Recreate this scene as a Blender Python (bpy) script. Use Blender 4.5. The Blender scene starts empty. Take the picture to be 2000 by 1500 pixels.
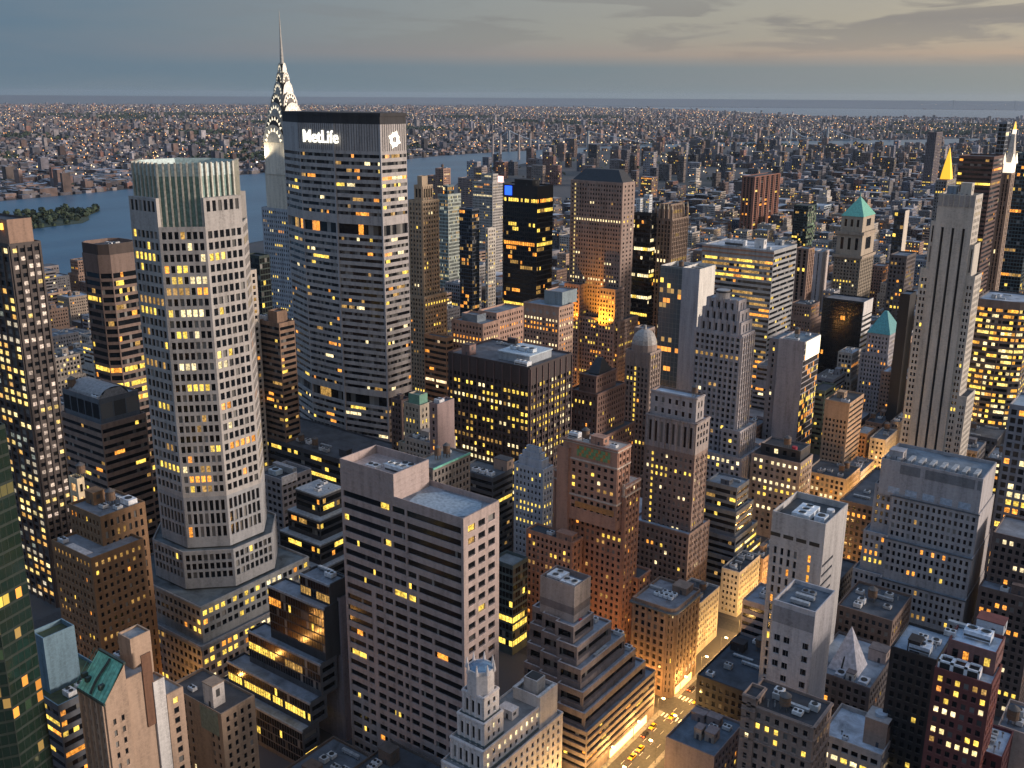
import bpy, math, random
import numpy as np
from mathutils import Vector, Matrix
from mathutils.bvhtree import BVHTree
R = math.radians
scene = bpy.context.scene
COL = scene.collection

# ------------------------------------------------------------------ camera
# world axes: +x = east along the cross streets, +y = uptown along the avenues, z = metres above the street
FPX, YAW, CZ = 1950.0, R(36.46), 259.0
PITCH = math.atan(563 / FPX)
FWD = Vector((math.sin(YAW) * math.cos(PITCH), -math.cos(YAW) * math.cos(PITCH), -math.sin(PITCH)))
cam_data = bpy.data.cameras.new('camera')
cam = bpy.data.objects.new('camera', cam_data)
COL.objects.link(cam)
cam_data.sensor_fit = 'HORIZONTAL'
cam_data.sensor_width = 36.0
cam_data.lens = 36.0 * FPX / 2000.0
cam_data.clip_start, cam_data.clip_end = 1.0, 90000.0
cam.matrix_world = Matrix.Translation((0, 0, CZ)) @ FWD.to_track_quat('-Z', 'Y').to_matrix().to_4x4() @ Matrix.Rotation(0.006, 4, 'Z')
scene.camera = cam
RIGHT = Vector((-math.cos(YAW), -math.sin(YAW), 0))
UPV = RIGHT.cross(FWD)

# ------------------------------------------------------------------ node helpers
def nn(nt, kind, **kw):
    n = nt.nodes.new(kind)
    for k, v in kw.items():
        if k in n.inputs.keys():
            n.inputs[k].default_value = v
        else:
            setattr(n, k, v)
    return n
def mth(nt, op, a, b=None, c=None, clamp=False):
    n = nt.nodes.new('ShaderNodeMath'); n.operation = op; n.use_clamp = clamp
    for i, v in enumerate((a, b, c)):
        if v is None: continue
        if isinstance(v, (int, float)): n.inputs[i].default_value = v
        else: nt.links.new(v, n.inputs[i])
    return n.outputs[0]
def ramp(nt, fac, stops, interp='LINEAR'):
    n = nt.nodes.new('ShaderNodeValToRGB'); cr = n.color_ramp; cr.interpolation = interp
    while len(cr.elements) < len(stops): cr.elements.new(0.5)
    for e, (p, c) in zip(cr.elements, stops):
        e.position = p; e.color = tuple(c) + (1,) if len(c) == 3 else c
    nt.links.new(fac, n.inputs['Fac'])
    return n.outputs['Color']
def mixc(nt, fac, a, b, mode='MIX'):
    n = nt.nodes.new('ShaderNodeMix'); n.data_type = 'RGBA'; n.blend_type = mode
    for sock, v in ((n.inputs[0], fac), (n.inputs[6], a), (n.inputs[7], b)):
        if hasattr(v, 'node'): nt.links.new(v, sock)
        elif isinstance(v, (int, float)): sock.default_value = v
        else: sock.default_value = tuple(v) + (1,) if len(v) == 3 else v
    return n.outputs[2]

# ------------------------------------------------------------------ world: dusk sky with a bank of cloud over the horizon
world = bpy.data.worlds.new('World'); scene.world = world; world.use_nodes = True
nt = world.node_tree; nt.nodes.clear()
tc = nn(nt, 'ShaderNodeTexCoord'); sep = nn(nt, 'ShaderNodeSeparateXYZ'); nt.links.new(tc.outputs['Generated'], sep.inputs[0])
z = sep.outputs[2]
# how far towards the sunset (downtown and west, the right of the picture)
west = mth(nt, 'ADD', mth(nt, 'MULTIPLY', sep.outputs[0], -0.804), mth(nt, 'MULTIPLY', sep.outputs[1], -0.594))
tw = mth(nt, 'MULTIPLY_ADD', west, 1.1, 0.5, clamp=True)
cold = ramp(nt, mth(nt, 'MULTIPLY', z, 5.0, clamp=True), [(0, (.135, .20, .255)), (.10, (.125, .195, .26)), (.35, (.118, .195, .27)), (1, (.15, .23, .33))])
warm = ramp(nt, mth(nt, 'MULTIPLY', z, 5.0, clamp=True), [(0, (.24, .275, .275)), (.13, (.26, .285, .275)), (.19, (.50, .375, .27)), (.27, (.50, .43, .31)), (.5, (.48, .45, .36)), (1, (.50, .47, .39))])
base = mixc(nt, tw, cold, warm)
mp = nn(nt, 'ShaderNodeMapping'); mp.inputs['Scale'].default_value = (8.5, 8.5, 62); mp.inputs['Location'].default_value = (2.2, 0.7, 1.3)
nt.links.new(tc.outputs['Generated'], mp.inputs[0])
cl = nn(nt, 'ShaderNodeTexNoise', Scale=1.0, Detail=8.0, Roughness=0.55, Distortion=0.35); nt.links.new(mp.outputs[0], cl.inputs['Vector'])
cmask = ramp(nt, cl.outputs['Fac'], [(.49, (0, 0, 0)), (.58, (1, 1, 1))])
band = ramp(nt, mth(nt, 'MULTIPLY', z, 5.0, clamp=True), [(.12, (0, 0, 0)), (.2, (.45, .45, .45)), (.34, (1, 1, 1)), (.5, (.55, .55, .55))])
cm = mth(nt, 'MULTIPLY', mth(nt, 'MULTIPLY', cmask, band), mth(nt, 'MULTIPLY_ADD', tw, 1.0, -0.12, clamp=True))
sky1 = mixc(nt, mth(nt, 'MULTIPLY', cm, 0.95), base, (.20, .195, .195))
mp2 = nn(nt, 'ShaderNodeMapping'); mp2.inputs['Scale'].default_value = (2.2, 2.2, 16); mp2.inputs['Location'].default_value = (3, 1, 7)
nt.links.new(tc.outputs['Generated'], mp2.inputs[0])
cl2 = nn(nt, 'ShaderNodeTexNoise', Scale=1.0, Detail=5.0, Roughness=0.6); nt.links.new(mp2.outputs[0], cl2.inputs['Vector'])
sky1 = mixc(nt, mth(nt, 'MULTIPLY', ramp(nt, cl2.outputs['Fac'], [(.42, (0, 0, 0)), (.7, (1, 1, 1))]), 0.32), sky1, (.27, .27, .28))
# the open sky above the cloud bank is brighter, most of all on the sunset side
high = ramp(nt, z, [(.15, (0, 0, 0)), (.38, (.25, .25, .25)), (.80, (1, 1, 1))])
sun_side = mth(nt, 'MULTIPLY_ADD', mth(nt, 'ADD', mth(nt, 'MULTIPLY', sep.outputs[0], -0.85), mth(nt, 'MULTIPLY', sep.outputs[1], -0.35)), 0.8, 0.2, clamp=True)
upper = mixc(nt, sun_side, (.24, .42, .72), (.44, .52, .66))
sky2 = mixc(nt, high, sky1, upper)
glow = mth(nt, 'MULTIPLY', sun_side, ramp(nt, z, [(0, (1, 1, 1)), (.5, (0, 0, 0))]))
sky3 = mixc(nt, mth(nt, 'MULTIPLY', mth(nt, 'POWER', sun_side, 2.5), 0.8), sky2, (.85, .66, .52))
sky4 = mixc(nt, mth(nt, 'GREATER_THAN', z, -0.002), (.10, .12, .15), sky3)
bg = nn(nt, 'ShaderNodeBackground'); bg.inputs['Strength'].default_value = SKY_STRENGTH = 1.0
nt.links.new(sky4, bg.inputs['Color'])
wo = nn(nt, 'ShaderNodeOutputWorld'); nt.links.new(bg.outputs[0], wo.inputs['Surface'])

# afterglow of the sun just gone down over the west side
sun = bpy.data.lights.new('sun', 'SUN'); sun.energy = 4.3; sun.angle = R(10); sun.color = (1.0, .84, .72)
suno = bpy.data.objects.new('sun', sun); COL.objects.link(suno)
suno.rotation_euler = Vector((0.83, 0.53, -0.165)).to_track_quat('-Z', 'Y').to_euler()
scene.view_settings.view_transform = 'Standard'; scene.view_settings.look = 'None'
scene.view_settings.exposure = 0.0; scene.view_settings.gamma = 1.0
scene.cycles.max_bounces = 4; scene.cycles.diffuse_bounces = 2; scene.cycles.glossy_bounces = 2
scene.cycles.sample_clamp_indirect = 3.0
scene.cycles.volume_bounces = 0

# ------------------------------------------------------------------ materials
MATS = {}
def new_mat(name):
    m = bpy.data.materials.new(name); m.use_nodes = True
    t = m.node_tree; t.nodes.clear()
    out = nn(t, 'ShaderNodeOutputMaterial'); p = nn(t, 'ShaderNodeBsdfPrincipled'); t.links.new(p.outputs[0], out.inputs[0])
    return m, t, p
def wall(c, rough=.85, streak=.28, metal=0.0):
    """masonry, concrete or metal of one colour with soot, patches and rain streaks"""
    key = ('wall', tuple(round(v, 3) for v in c), rough, streak, metal)
    if key in MATS: return MATS[key]
    m, t, p = new_mat('facade')
    g = nn(t, 'ShaderNodeNewGeometry')
    mp = nn(t, 'ShaderNodeMapping'); mp.inputs['Scale'].default_value = (.35, .35, .035); t.links.new(g.outputs['Position'], mp.inputs[0])
    n1 = nn(t, 'ShaderNodeTexNoise', Scale=1.0, Detail=6.0, Roughness=.65); t.links.new(mp.outputs[0], n1.inputs['Vector'])
    n2 = nn(t, 'ShaderNodeTexNoise', Scale=.9, Detail=3.0); t.links.new(g.outputs['Position'], n2.inputs['Vector'])
    sp_ = nn(t, 'ShaderNodeSeparateXYZ'); t.links.new(g.outputs['Position'], sp_.inputs[0]); cb = nn(t, 'ShaderNodeCombineXYZ'); t.links.new(mth(t, 'ADD', sp_.outputs[0], sp_.outputs[1]), cb.inputs[0]); t.links.new(sp_.outputs[2], cb.inputs[1])
    bk = nn(t, 'ShaderNodeTexBrick', Scale=.42); bk.inputs['Color1'].default_value = (0, 0, 0, 1); bk.inputs['Color2'].default_value = (1, 1, 1, 1); bk.inputs['Mortar'].default_value = (0, 0, 0, 1); bk.inputs['Mortar Size'].default_value = .03; t.links.new(cb.outputs[0], bk.inputs['Vector'])
    f = mth(t, 'ADD', mth(t, 'ADD', mth(t, 'MULTIPLY', n1.outputs['Fac'], .7), mth(t, 'MULTIPLY', n2.outputs['Fac'], .25)), mth(t, 'MULTIPLY', bk.outputs['Color'], .09))
    lo = tuple(v * (1 - streak * 1.6) for v in c); hi = tuple(min(1, v * (1 + streak)) for v in c)
    t.links.new(ramp(t, f, [(.3, lo), (.5, c), (.72, hi)]), p.inputs['Base Color'])
    p.inputs['Roughness'].default_value = rough; p.inputs['Metallic'].default_value = metal
    MATS[key] = m; return m
def roof(c):
    key = ('roof', c)
    if key in MATS: return MATS[key]
    m, t, p = new_mat('roofing')
    g = nn(t, 'ShaderNodeNewGeometry')
    n1 = nn(t, 'ShaderNodeTexNoise', Scale=.16, Detail=7.0, Roughness=.7, Distortion=.6); t.links.new(g.outputs['Position'], n1.inputs['Vector'])
    n2 = nn(t, 'ShaderNodeTexVoronoi', Scale=.12); t.links.new(g.outputs['Position'], n2.inputs['Vector'])
    f = mth(t, 'ADD', mth(t, 'MULTIPLY', n1.outputs['Fac'], .8), mth(t, 'MULTIPLY', n2.outputs['Distance'], .22))
    t.links.new(ramp(t, f, [(.3, tuple(v * .35 for v in c)), (.48, c), (.66, tuple(min(1, v * 1.55) for v in c))]), p.inputs['Base Color'])
    p.inputs['Roughness'].default_value = .8
    MATS[key] = m; return m
def make_glass():
    m, t, p = new_mat('window_glass')
    a = nn(t, 'ShaderNodeAttribute', attribute_name='lit')
    g = nn(t, 'ShaderNodeNewGeometry')
    n = nn(t, 'ShaderNodeTexNoise', Scale=1.15, Detail=3.0); t.links.new(g.outputs['Position'], n.inputs['Vector'])
    k = mth(t, 'MULTIPLY_ADD', n.outputs['Fac'], 3.6, -.75, clamp=False)
    t.links.new(a.outputs['Color'], p.inputs['Emission Color'])
    t.links.new(mth(t, 'MAXIMUM', k, .15), p.inputs['Emission Strength'])
    bc = mixc(t, a.outputs['Alpha'], (.006, .008, .011), (.34, .33, .31))
    t.links.new(bc, p.inputs['Base Color'])
    p.inputs['Roughness'].default_value = .12; p.inputs['Specular IOR Level'].default_value = .45
    m.cycles.emission_sampling = 'NONE'
    return m
GLASS = make_glass()
def glass_tint(c, rough=.12, spec=.9):
    key = ('gt', c, rough)
    if key in MATS: return MATS[key]
    m, t, p = new_mat('tinted_glass')
    p.inputs['Base Color'].default_value = c + (1,); p.inputs['Roughness'].default_value = rough
    p.inputs['Specular IOR Level'].default_value = spec
    a = nn(t, 'ShaderNodeAttribute', attribute_name='lit')
    t.links.new(a.outputs['Color'], p.inputs['Emission Color']); p.inputs['Emission Strength'].default_value = 1.0
    m.cycles.emission_sampling = 'NONE'
    MATS[key] = m; return m
def plain(name, c, rough=.6, metal=0.0):
    key = (name, c, rough, metal)
    if key in MATS: return MATS[key]
    m, t, p = new_mat(name)
    g = nn(t, 'ShaderNodeNewGeometry')
    n = nn(t, 'ShaderNodeTexNoise', Scale=.8, Detail=4.0); t.links.new(g.outputs['Position'], n.inputs['Vector'])
    t.links.new(ramp(t, n.outputs['Fac'], [(.3, tuple(v * .7 for v in c)), (.7, tuple(min(1, v * 1.25) for v in c))]), p.inputs['Base Color'])
    p.inputs['Roughness'].default_value = rough; p.inputs['Metallic'].default_value = metal
    MATS[key] = m; return m
def lamp_mat(name, c, s, sample=False):
    key = ('em', name, c, s)
    if key in MATS: return MATS[key]
    m, t, p = new_mat(name)
    p.inputs['Base Color'].default_value = c + (1,)
    p.inputs['Emission Color'].default_value = c + (1,); p.inputs['Emission Strength'].default_value = s
    if not sample: m.cycles.emission_sampling = 'NONE'
    MATS[key] = m; return m

# ------------------------------------------------------------------ mesh helpers
class Q:
    """collects quads, each with a material index and, for panes, a light colour"""
    def __init__(s): s.q, s.m, s.l, s.mats = [], [], [], []
    def mi(s, mat):
        if mat not in s.mats: s.mats.append(mat)
        return s.mats.index(mat)
    def add(s, quads, mat, lit=None):
        quads = np.asarray(quads, np.float32).reshape(-1, 4, 3)
        if not len(quads): return
        s.q.append(quads); s.m.append(np.full(len(quads), s.mi(mat), np.int32))
        s.l.append(np.zeros((len(quads), 4), np.float32) if lit is None else np.asarray(lit, np.float32).reshape(-1, 4))
    def box(s, x0, x1, y0, y1, z0, z1, mat, bottom=False):
        v = [(x0, y0, z0), (x1, y0, z0), (x1, y1, z0), (x0, y1, z0), (x0, y0, z1), (x1, y0, z1), (x1, y1, z1), (x0, y1, z1)]
        f = [(4, 5, 6, 7), (0, 1, 5, 4), (1, 2, 6, 5), (2, 3, 7, 6), (3, 0, 4, 7)] + ([(3, 2, 1, 0)] if bottom else [])
        s.add([[v[i] for i in k] for k in f], mat)
    def prism(s, pts, z0, z1, mat, top=True, pts1=None):
        """closed prism over a convex outline, optionally tapering to pts1"""
        p1 = pts1 or pts; n = len(pts)
        s.add([[(*pts[i], z0), (*pts[(i + 1) % n], z0), (*p1[(i + 1) % n], z1), (*p1[i], z1)] for i in range(n)], mat)
        if top:
            cx = sum(p[0] for p in p1) / n; cy = sum(p[1] for p in p1) / n
            qs = []
            for i in range(0, n, 2):
                a, b, c = p1[i], p1[(i + 1) % n], p1[(i + 2) % n] if i + 2 <= n else p1[(i + 1) % n]
                qs.append([(cx, cy, z1), (*a, z1), (*b, z1), (*c, z1)])
            s.add(qs, mat)
    def cyl(s, x, y, r0, r1, z0, z1, mat, n=12, top=True):
        a = [(x + r0 * math.cos(2 * math.pi * i / n), y + r0 * math.sin(2 * math.pi * i / n)) for i in range(n)]
        b = [(x + r1 * math.cos(2 * math.pi * i / n), y + r1 * math.sin(2 * math.pi * i / n)) for i in range(n)]
        s.prism(a, z0, z1, mat, top=top, pts1=b)
    def bar(s, a, b, r, mat):
        a, b = Vector(a), Vector(b); d = (b - a).normalized()
        u = d.orthogonal().normalized() * r; w = d.cross(u)
        c = [u + w, w - u, -u - w, u - w]
        s.add([[a + c[i], a + c[(i + 1) % 4], b + c[(i + 1) % 4], b + c[i]] for i in range(4)] + [[b + k for k in c]], mat)
    def obj(s, name, parent=None, origin=(0, 0, 0), with_lit=False):
        q = np.concatenate(s.q) - np.asarray(origin, np.float32); n = len(q)
        me = bpy.data.meshes.new(name)
        me.vertices.add(n * 4); me.vertices.foreach_set('co', q.reshape(-1))
        me.loops.add(n * 4); me.loops.foreach_set('vertex_index', np.arange(n * 4, dtype=np.int32))
        me.polygons.add(n); me.polygons.foreach_set('loop_start', np.arange(0, n * 4, 4, dtype=np.int32))
        me.polygons.foreach_set('loop_total', np.full(n, 4, np.int32))
        for m in s.mats: me.materials.append(m)
        me.polygons.foreach_set('material_index', np.concatenate(s.m))
        if with_lit:
            at = me.attributes.new('lit', 'FLOAT_COLOR', 'FACE'); at.data.foreach_set('color', np.concatenate(s.l).reshape(-1))
        me.update(calc_edges=True)
        o = bpy.data.objects.new(name, me); COL.objects.link(o)
        if parent is not None: o.parent = parent
        else: o.location = origin
        return o
def empty(name, loc, label, cat, group=None):
    o = bpy.data.objects.new(name, None); COL.objects.link(o); o.location = loc; o.empty_display_size = 1
    o['label'] = label; o['category'] = cat
    if group: o['group'] = group
    return o
def tag(o, label=None, cat=None, group=None, kind=None):
    for k, v in (('label', label), ('category', cat), ('group', group), ('kind', kind)):
        if v: o[k] = v
    return o

# ------------------------------------------------------------------ facades
YEL, WHT, ORG, DIM = (1.0, .66, .10), (1.0, .80, .42), (1.0, .36, .05), (.34, .19, .05)
STY = {
    'ribbon': dict(bay=1.7, fu=1.0, fh=3.9, fv=.50, rec=.30, contig=True),
    'punch': dict(bay=3.0, fu=.54, fh=3.6, fv=.58, rec=.32, sill=.14),
    'pier': dict(bay=3.0, fu=.55, fh=3.8, fv=.62, rec=.35, rib=.4),
    'slot': dict(bay=5.0, fu=.30, fh=3.9, fv=.97, rec=.6),
    'grid': dict(bay=2.6, fu=.68, fh=3.9, fv=.66, rec=.35),
    'curtain': dict(bay=1.6, fu=.90, fh=3.9, fv=.80, rec=.08),
    'blank': None,
}
def style(s):
    if s is None or isinstance(s, dict): return s
    if isinstance(s, tuple):
        d = dict(STY[s[0]]); d.update(s[1]); return d
    return STY[s]
def lights_for(nf, nb, st, rng):
    """which panes of a face are lit: whole floors, runs of a floor and single rooms"""
    lit = np.zeros((nf, nb, 4), np.float32)
    p, pf = st.get('lit', .12), st.get('full', .05)
    cols = np.array(st.get('cols', [YEL, YEL, WHT, ORG, DIM, DIM]), np.float32)
    lit[..., 3] = (rng.random((nf, nb)) < st.get('blind', .12)) * rng.random((nf, nb)) * .7
    hot = st.get('hot', 1.25)
    for j in range(nf):
        rows = set(st.get('rows', ()))
        if rng.random() < pf or (nf - 1 - j) in rows:
            a, b = (0, nb) if (rng.random() < .55 or (nf - 1 - j) in rows) else sorted(rng.integers(0, nb + 1, 2))
            c = cols[rng.integers(0, min(3, len(cols)))]
            for i in range(a, b):
                if rng.random() < .88: lit[j, i, :3] = c * (.7 + .8 * rng.random()) * hot
        pj = min(1, p * rng.gamma(1.2, .85))
        i = 0
        while i < nb:
            if rng.random() < pj:
                run = 1 + int(rng.geometric(st.get('run', .6))) - 1
                c = cols[rng.integers(0, len(cols))]
                for k in range(i, min(nb, i + run)): lit[j, k, :3] = c * (.6 + .8 * rng.random()) * hot
                i += run
            i += 1
    return lit
TRIM = {}
def trim_of(wm):
    if wm.name not in TRIM:
        k = next((k for k, v in MATS.items() if v == wm), None); c = k[1] if k and k[0] == 'wall' else (.3, .28, .26)
        TRIM[wm.name] = wall(tuple(min(.7, v * 1.25 + .03) for v in c))
    return TRIM[wm.name]
def facade(W, P, p0, p1, z0, z1, st, wm, rng, top=None):
    """one face from p0 to p1 (outward side on the left): wall lattice into W, panes into P"""
    p0 = np.array(p0, float); p1 = np.array(p1, float); w = np.linalg.norm(p1 - p0)
    if w < .05 or z1 - z0 < .05: return
    d = (p1 - p0) / w; n = np.array((-d[1], d[0]))
    def pt(u, v, dep=0.0):
        u = np.asarray(u, float); v = np.asarray(v, float)
        u, v, dep = np.broadcast_arrays(u, v, np.asarray(dep, float))
        return np.stack([p0[0] + d[0] * u + n[0] * dep, p0[1] + d[1] * u + n[1] * dep, v], -1)
    def quad(u0, u1, v0, v1, dep=0.0):
        return np.stack([pt(u0, v0, dep), pt(u1, v0, dep), pt(u1, v1, dep), pt(u0, v1, dep)], -2).reshape(-1, 4, 3)
    st = style(st)
    if st is not None: st = dict(st)
    if st is None:
        W.add(quad(0, w, z0, z1), wm); return
    mu = min(st.get('mu', st['bay'] * (1 - st['fu']) * .6), w * .2); mt = st.get('mt', 1.6) if top is None else top; mb = st.get('mb', .6)
    fh = st['fh']; nf = int((z1 - z0 - mt - mb) / fh); nb = max(1, int(round((w - 2 * mu) / st['bay'])))
    nb = st.get('nb', nb)
    if nf < 1:
        W.add(quad(0, w, z0, z1), wm); return
    if st.get('contig'): st['fu'] = 1.0; mu = max(mu, min(.5, w * .05))
    bay = (w - 2 * mu) / nb; ww = bay * st['fu']; wh = fh * st['fv']; rec = st['rec']
    va = z1 - mt - (np.arange(nf)[::-1] + 1) * fh + (fh - wh) * .5; vb = va + wh
    ua = mu + np.arange(nb) * bay + (bay - ww) / 2; ub = ua + ww
    skip = st.get('skip')
    # spandrels
    sv0 = np.concatenate([[z0], vb]); sv1 = np.concatenate([va, [z1]])
    W.add(quad(0, w, sv0, sv1), st.get('spandrel', wm) if not skip else wm)
    # piers
    pu0 = np.concatenate([[0], ub]); pu1 = np.concatenate([ua, [w]])
    U0, V0 = np.meshgrid(pu0, va); U1, V1 = np.meshgrid(pu1, vb)
    if st.get('contig'): W.add(quad(np.zeros(nf), np.full(nf, mu), va, vb), wm); W.add(quad(np.full(nf, w - mu), np.full(nf, w), va, vb), wm)
    else: W.add(quad(U0, U1, V0, V1), wm)
    A, VA = np.meshgrid(ua, va); B_, VB = np.meshgrid(ub, vb)
    keep = np.ones(A.shape, bool)
    if skip:
        keep = np.array([[skip(i / max(1, nb - 1), (nf - 1 - j), i, nb, nf) for i in range(nb)] for j in range(nf)], bool)
        W.add(quad(A[~keep], B_[~keep], VA[~keep], VB[~keep]), wm)
    a, b, va2, vb2 = A[keep], B_[keep], VA[keep], VB[keep]
    if rec > .04:
        W.add(np.stack([pt(a, va2, 0), pt(b, va2, 0), pt(b, va2, -rec), pt(a, va2, -rec)], -2), wm)
        W.add(np.stack([pt(a, vb2, -rec), pt(b, vb2, -rec), pt(b, vb2, 0), pt(a, vb2, 0)], -2), wm)
        ea, eb = keep, keep
        if st.get('contig'):      # only where a run of panes ends
            pad = np.pad(keep, ((0, 0), (1, 1))); ea = keep & ~pad[:, :-2]; eb = keep & ~pad[:, 2:]
        a1, y0_, y1_ = A[ea], VA[ea], VB[ea]
        W.add(np.stack([pt(a1, y0_, -rec), pt(a1, y1_, -rec), pt(a1, y1_, 0), pt(a1, y0_, 0)], -2), wm)
        b1, y0_, y1_ = B_[eb], VA[eb], VB[eb]
        W.add(np.stack([pt(b1, y0_, 0), pt(b1, y1_, 0), pt(b1, y1_, -rec), pt(b1, y0_, -rec)], -2), wm)
    if st.get('sill') and not skip:
        sl = st['sill']
        W.add(quad(a - .12, b + .12, va2 - .22, va2, sl), st.get('sillmat') or trim_of(wm)); W.add(np.stack([pt(a - .12, va2, sl), pt(b + .12, va2, sl), pt(b + .12, va2, 0), pt(a - .12, va2, 0)], -2), st.get('sillmat') or trim_of(wm))
    lit = lights_for(nf, nb, st, rng)
    if 'fn' in st: st['fn'](lit, nf, nb)
    P.add(quad(a, b, va2, vb2, -max(rec, .03)), st.get('glass', GLASS), lit[keep])
    rib = st.get('rib', 0)
    if rib:
        every = st.get('every', 1); rw = st.get('rw', bay * (1 - st['fu']) * .55)
        c = mu + np.arange(0, nb + 1, every) * bay
        l_, r_ = np.clip(c - rw / 2, .02, w - .02), np.clip(c + rw / 2, .02, w - .02)
        rm = st.get('ribmat', wm); zt = z1 - st.get('ribtop', 1.2)
        W.add(quad(l_, r_, z0, zt, rib), rm)
        W.add(np.stack([pt(l_, z0, 0), pt(l_, z0, rib), pt(l_, zt, rib), pt(l_, zt, 0)], -2), rm)
        W.add(np.stack([pt(r_, z0, rib), pt(r_, z0, 0), pt(r_, zt, 0), pt(r_, zt, rib)], -2), rm)
        W.add(np.stack([pt(l_, zt, rib), pt(r_, zt, rib), pt(r_, zt, 0), pt(l_, zt, 0)], -2), rm)
    cor = st.get('cornice', 0)
    if cor:
        for zz, hh in [(z1 - .9, .7)] + [(z1 - mt - k * fh - .12, .35) for k in st.get('belts', ())]:
            W.add(quad(0, w, zz, zz + hh, cor), wm)
            W.add(np.stack([pt(0, zz + hh, cor), pt(w, zz + hh, cor), pt(w, zz + hh, 0), pt(0, zz + hh, 0)], -2)[None], wm)
            W.add(np.stack([pt(0, zz, 0), pt(w, zz, 0), pt(w, zz, cor), pt(0, zz, cor)], -2)[None], wm)

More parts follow.
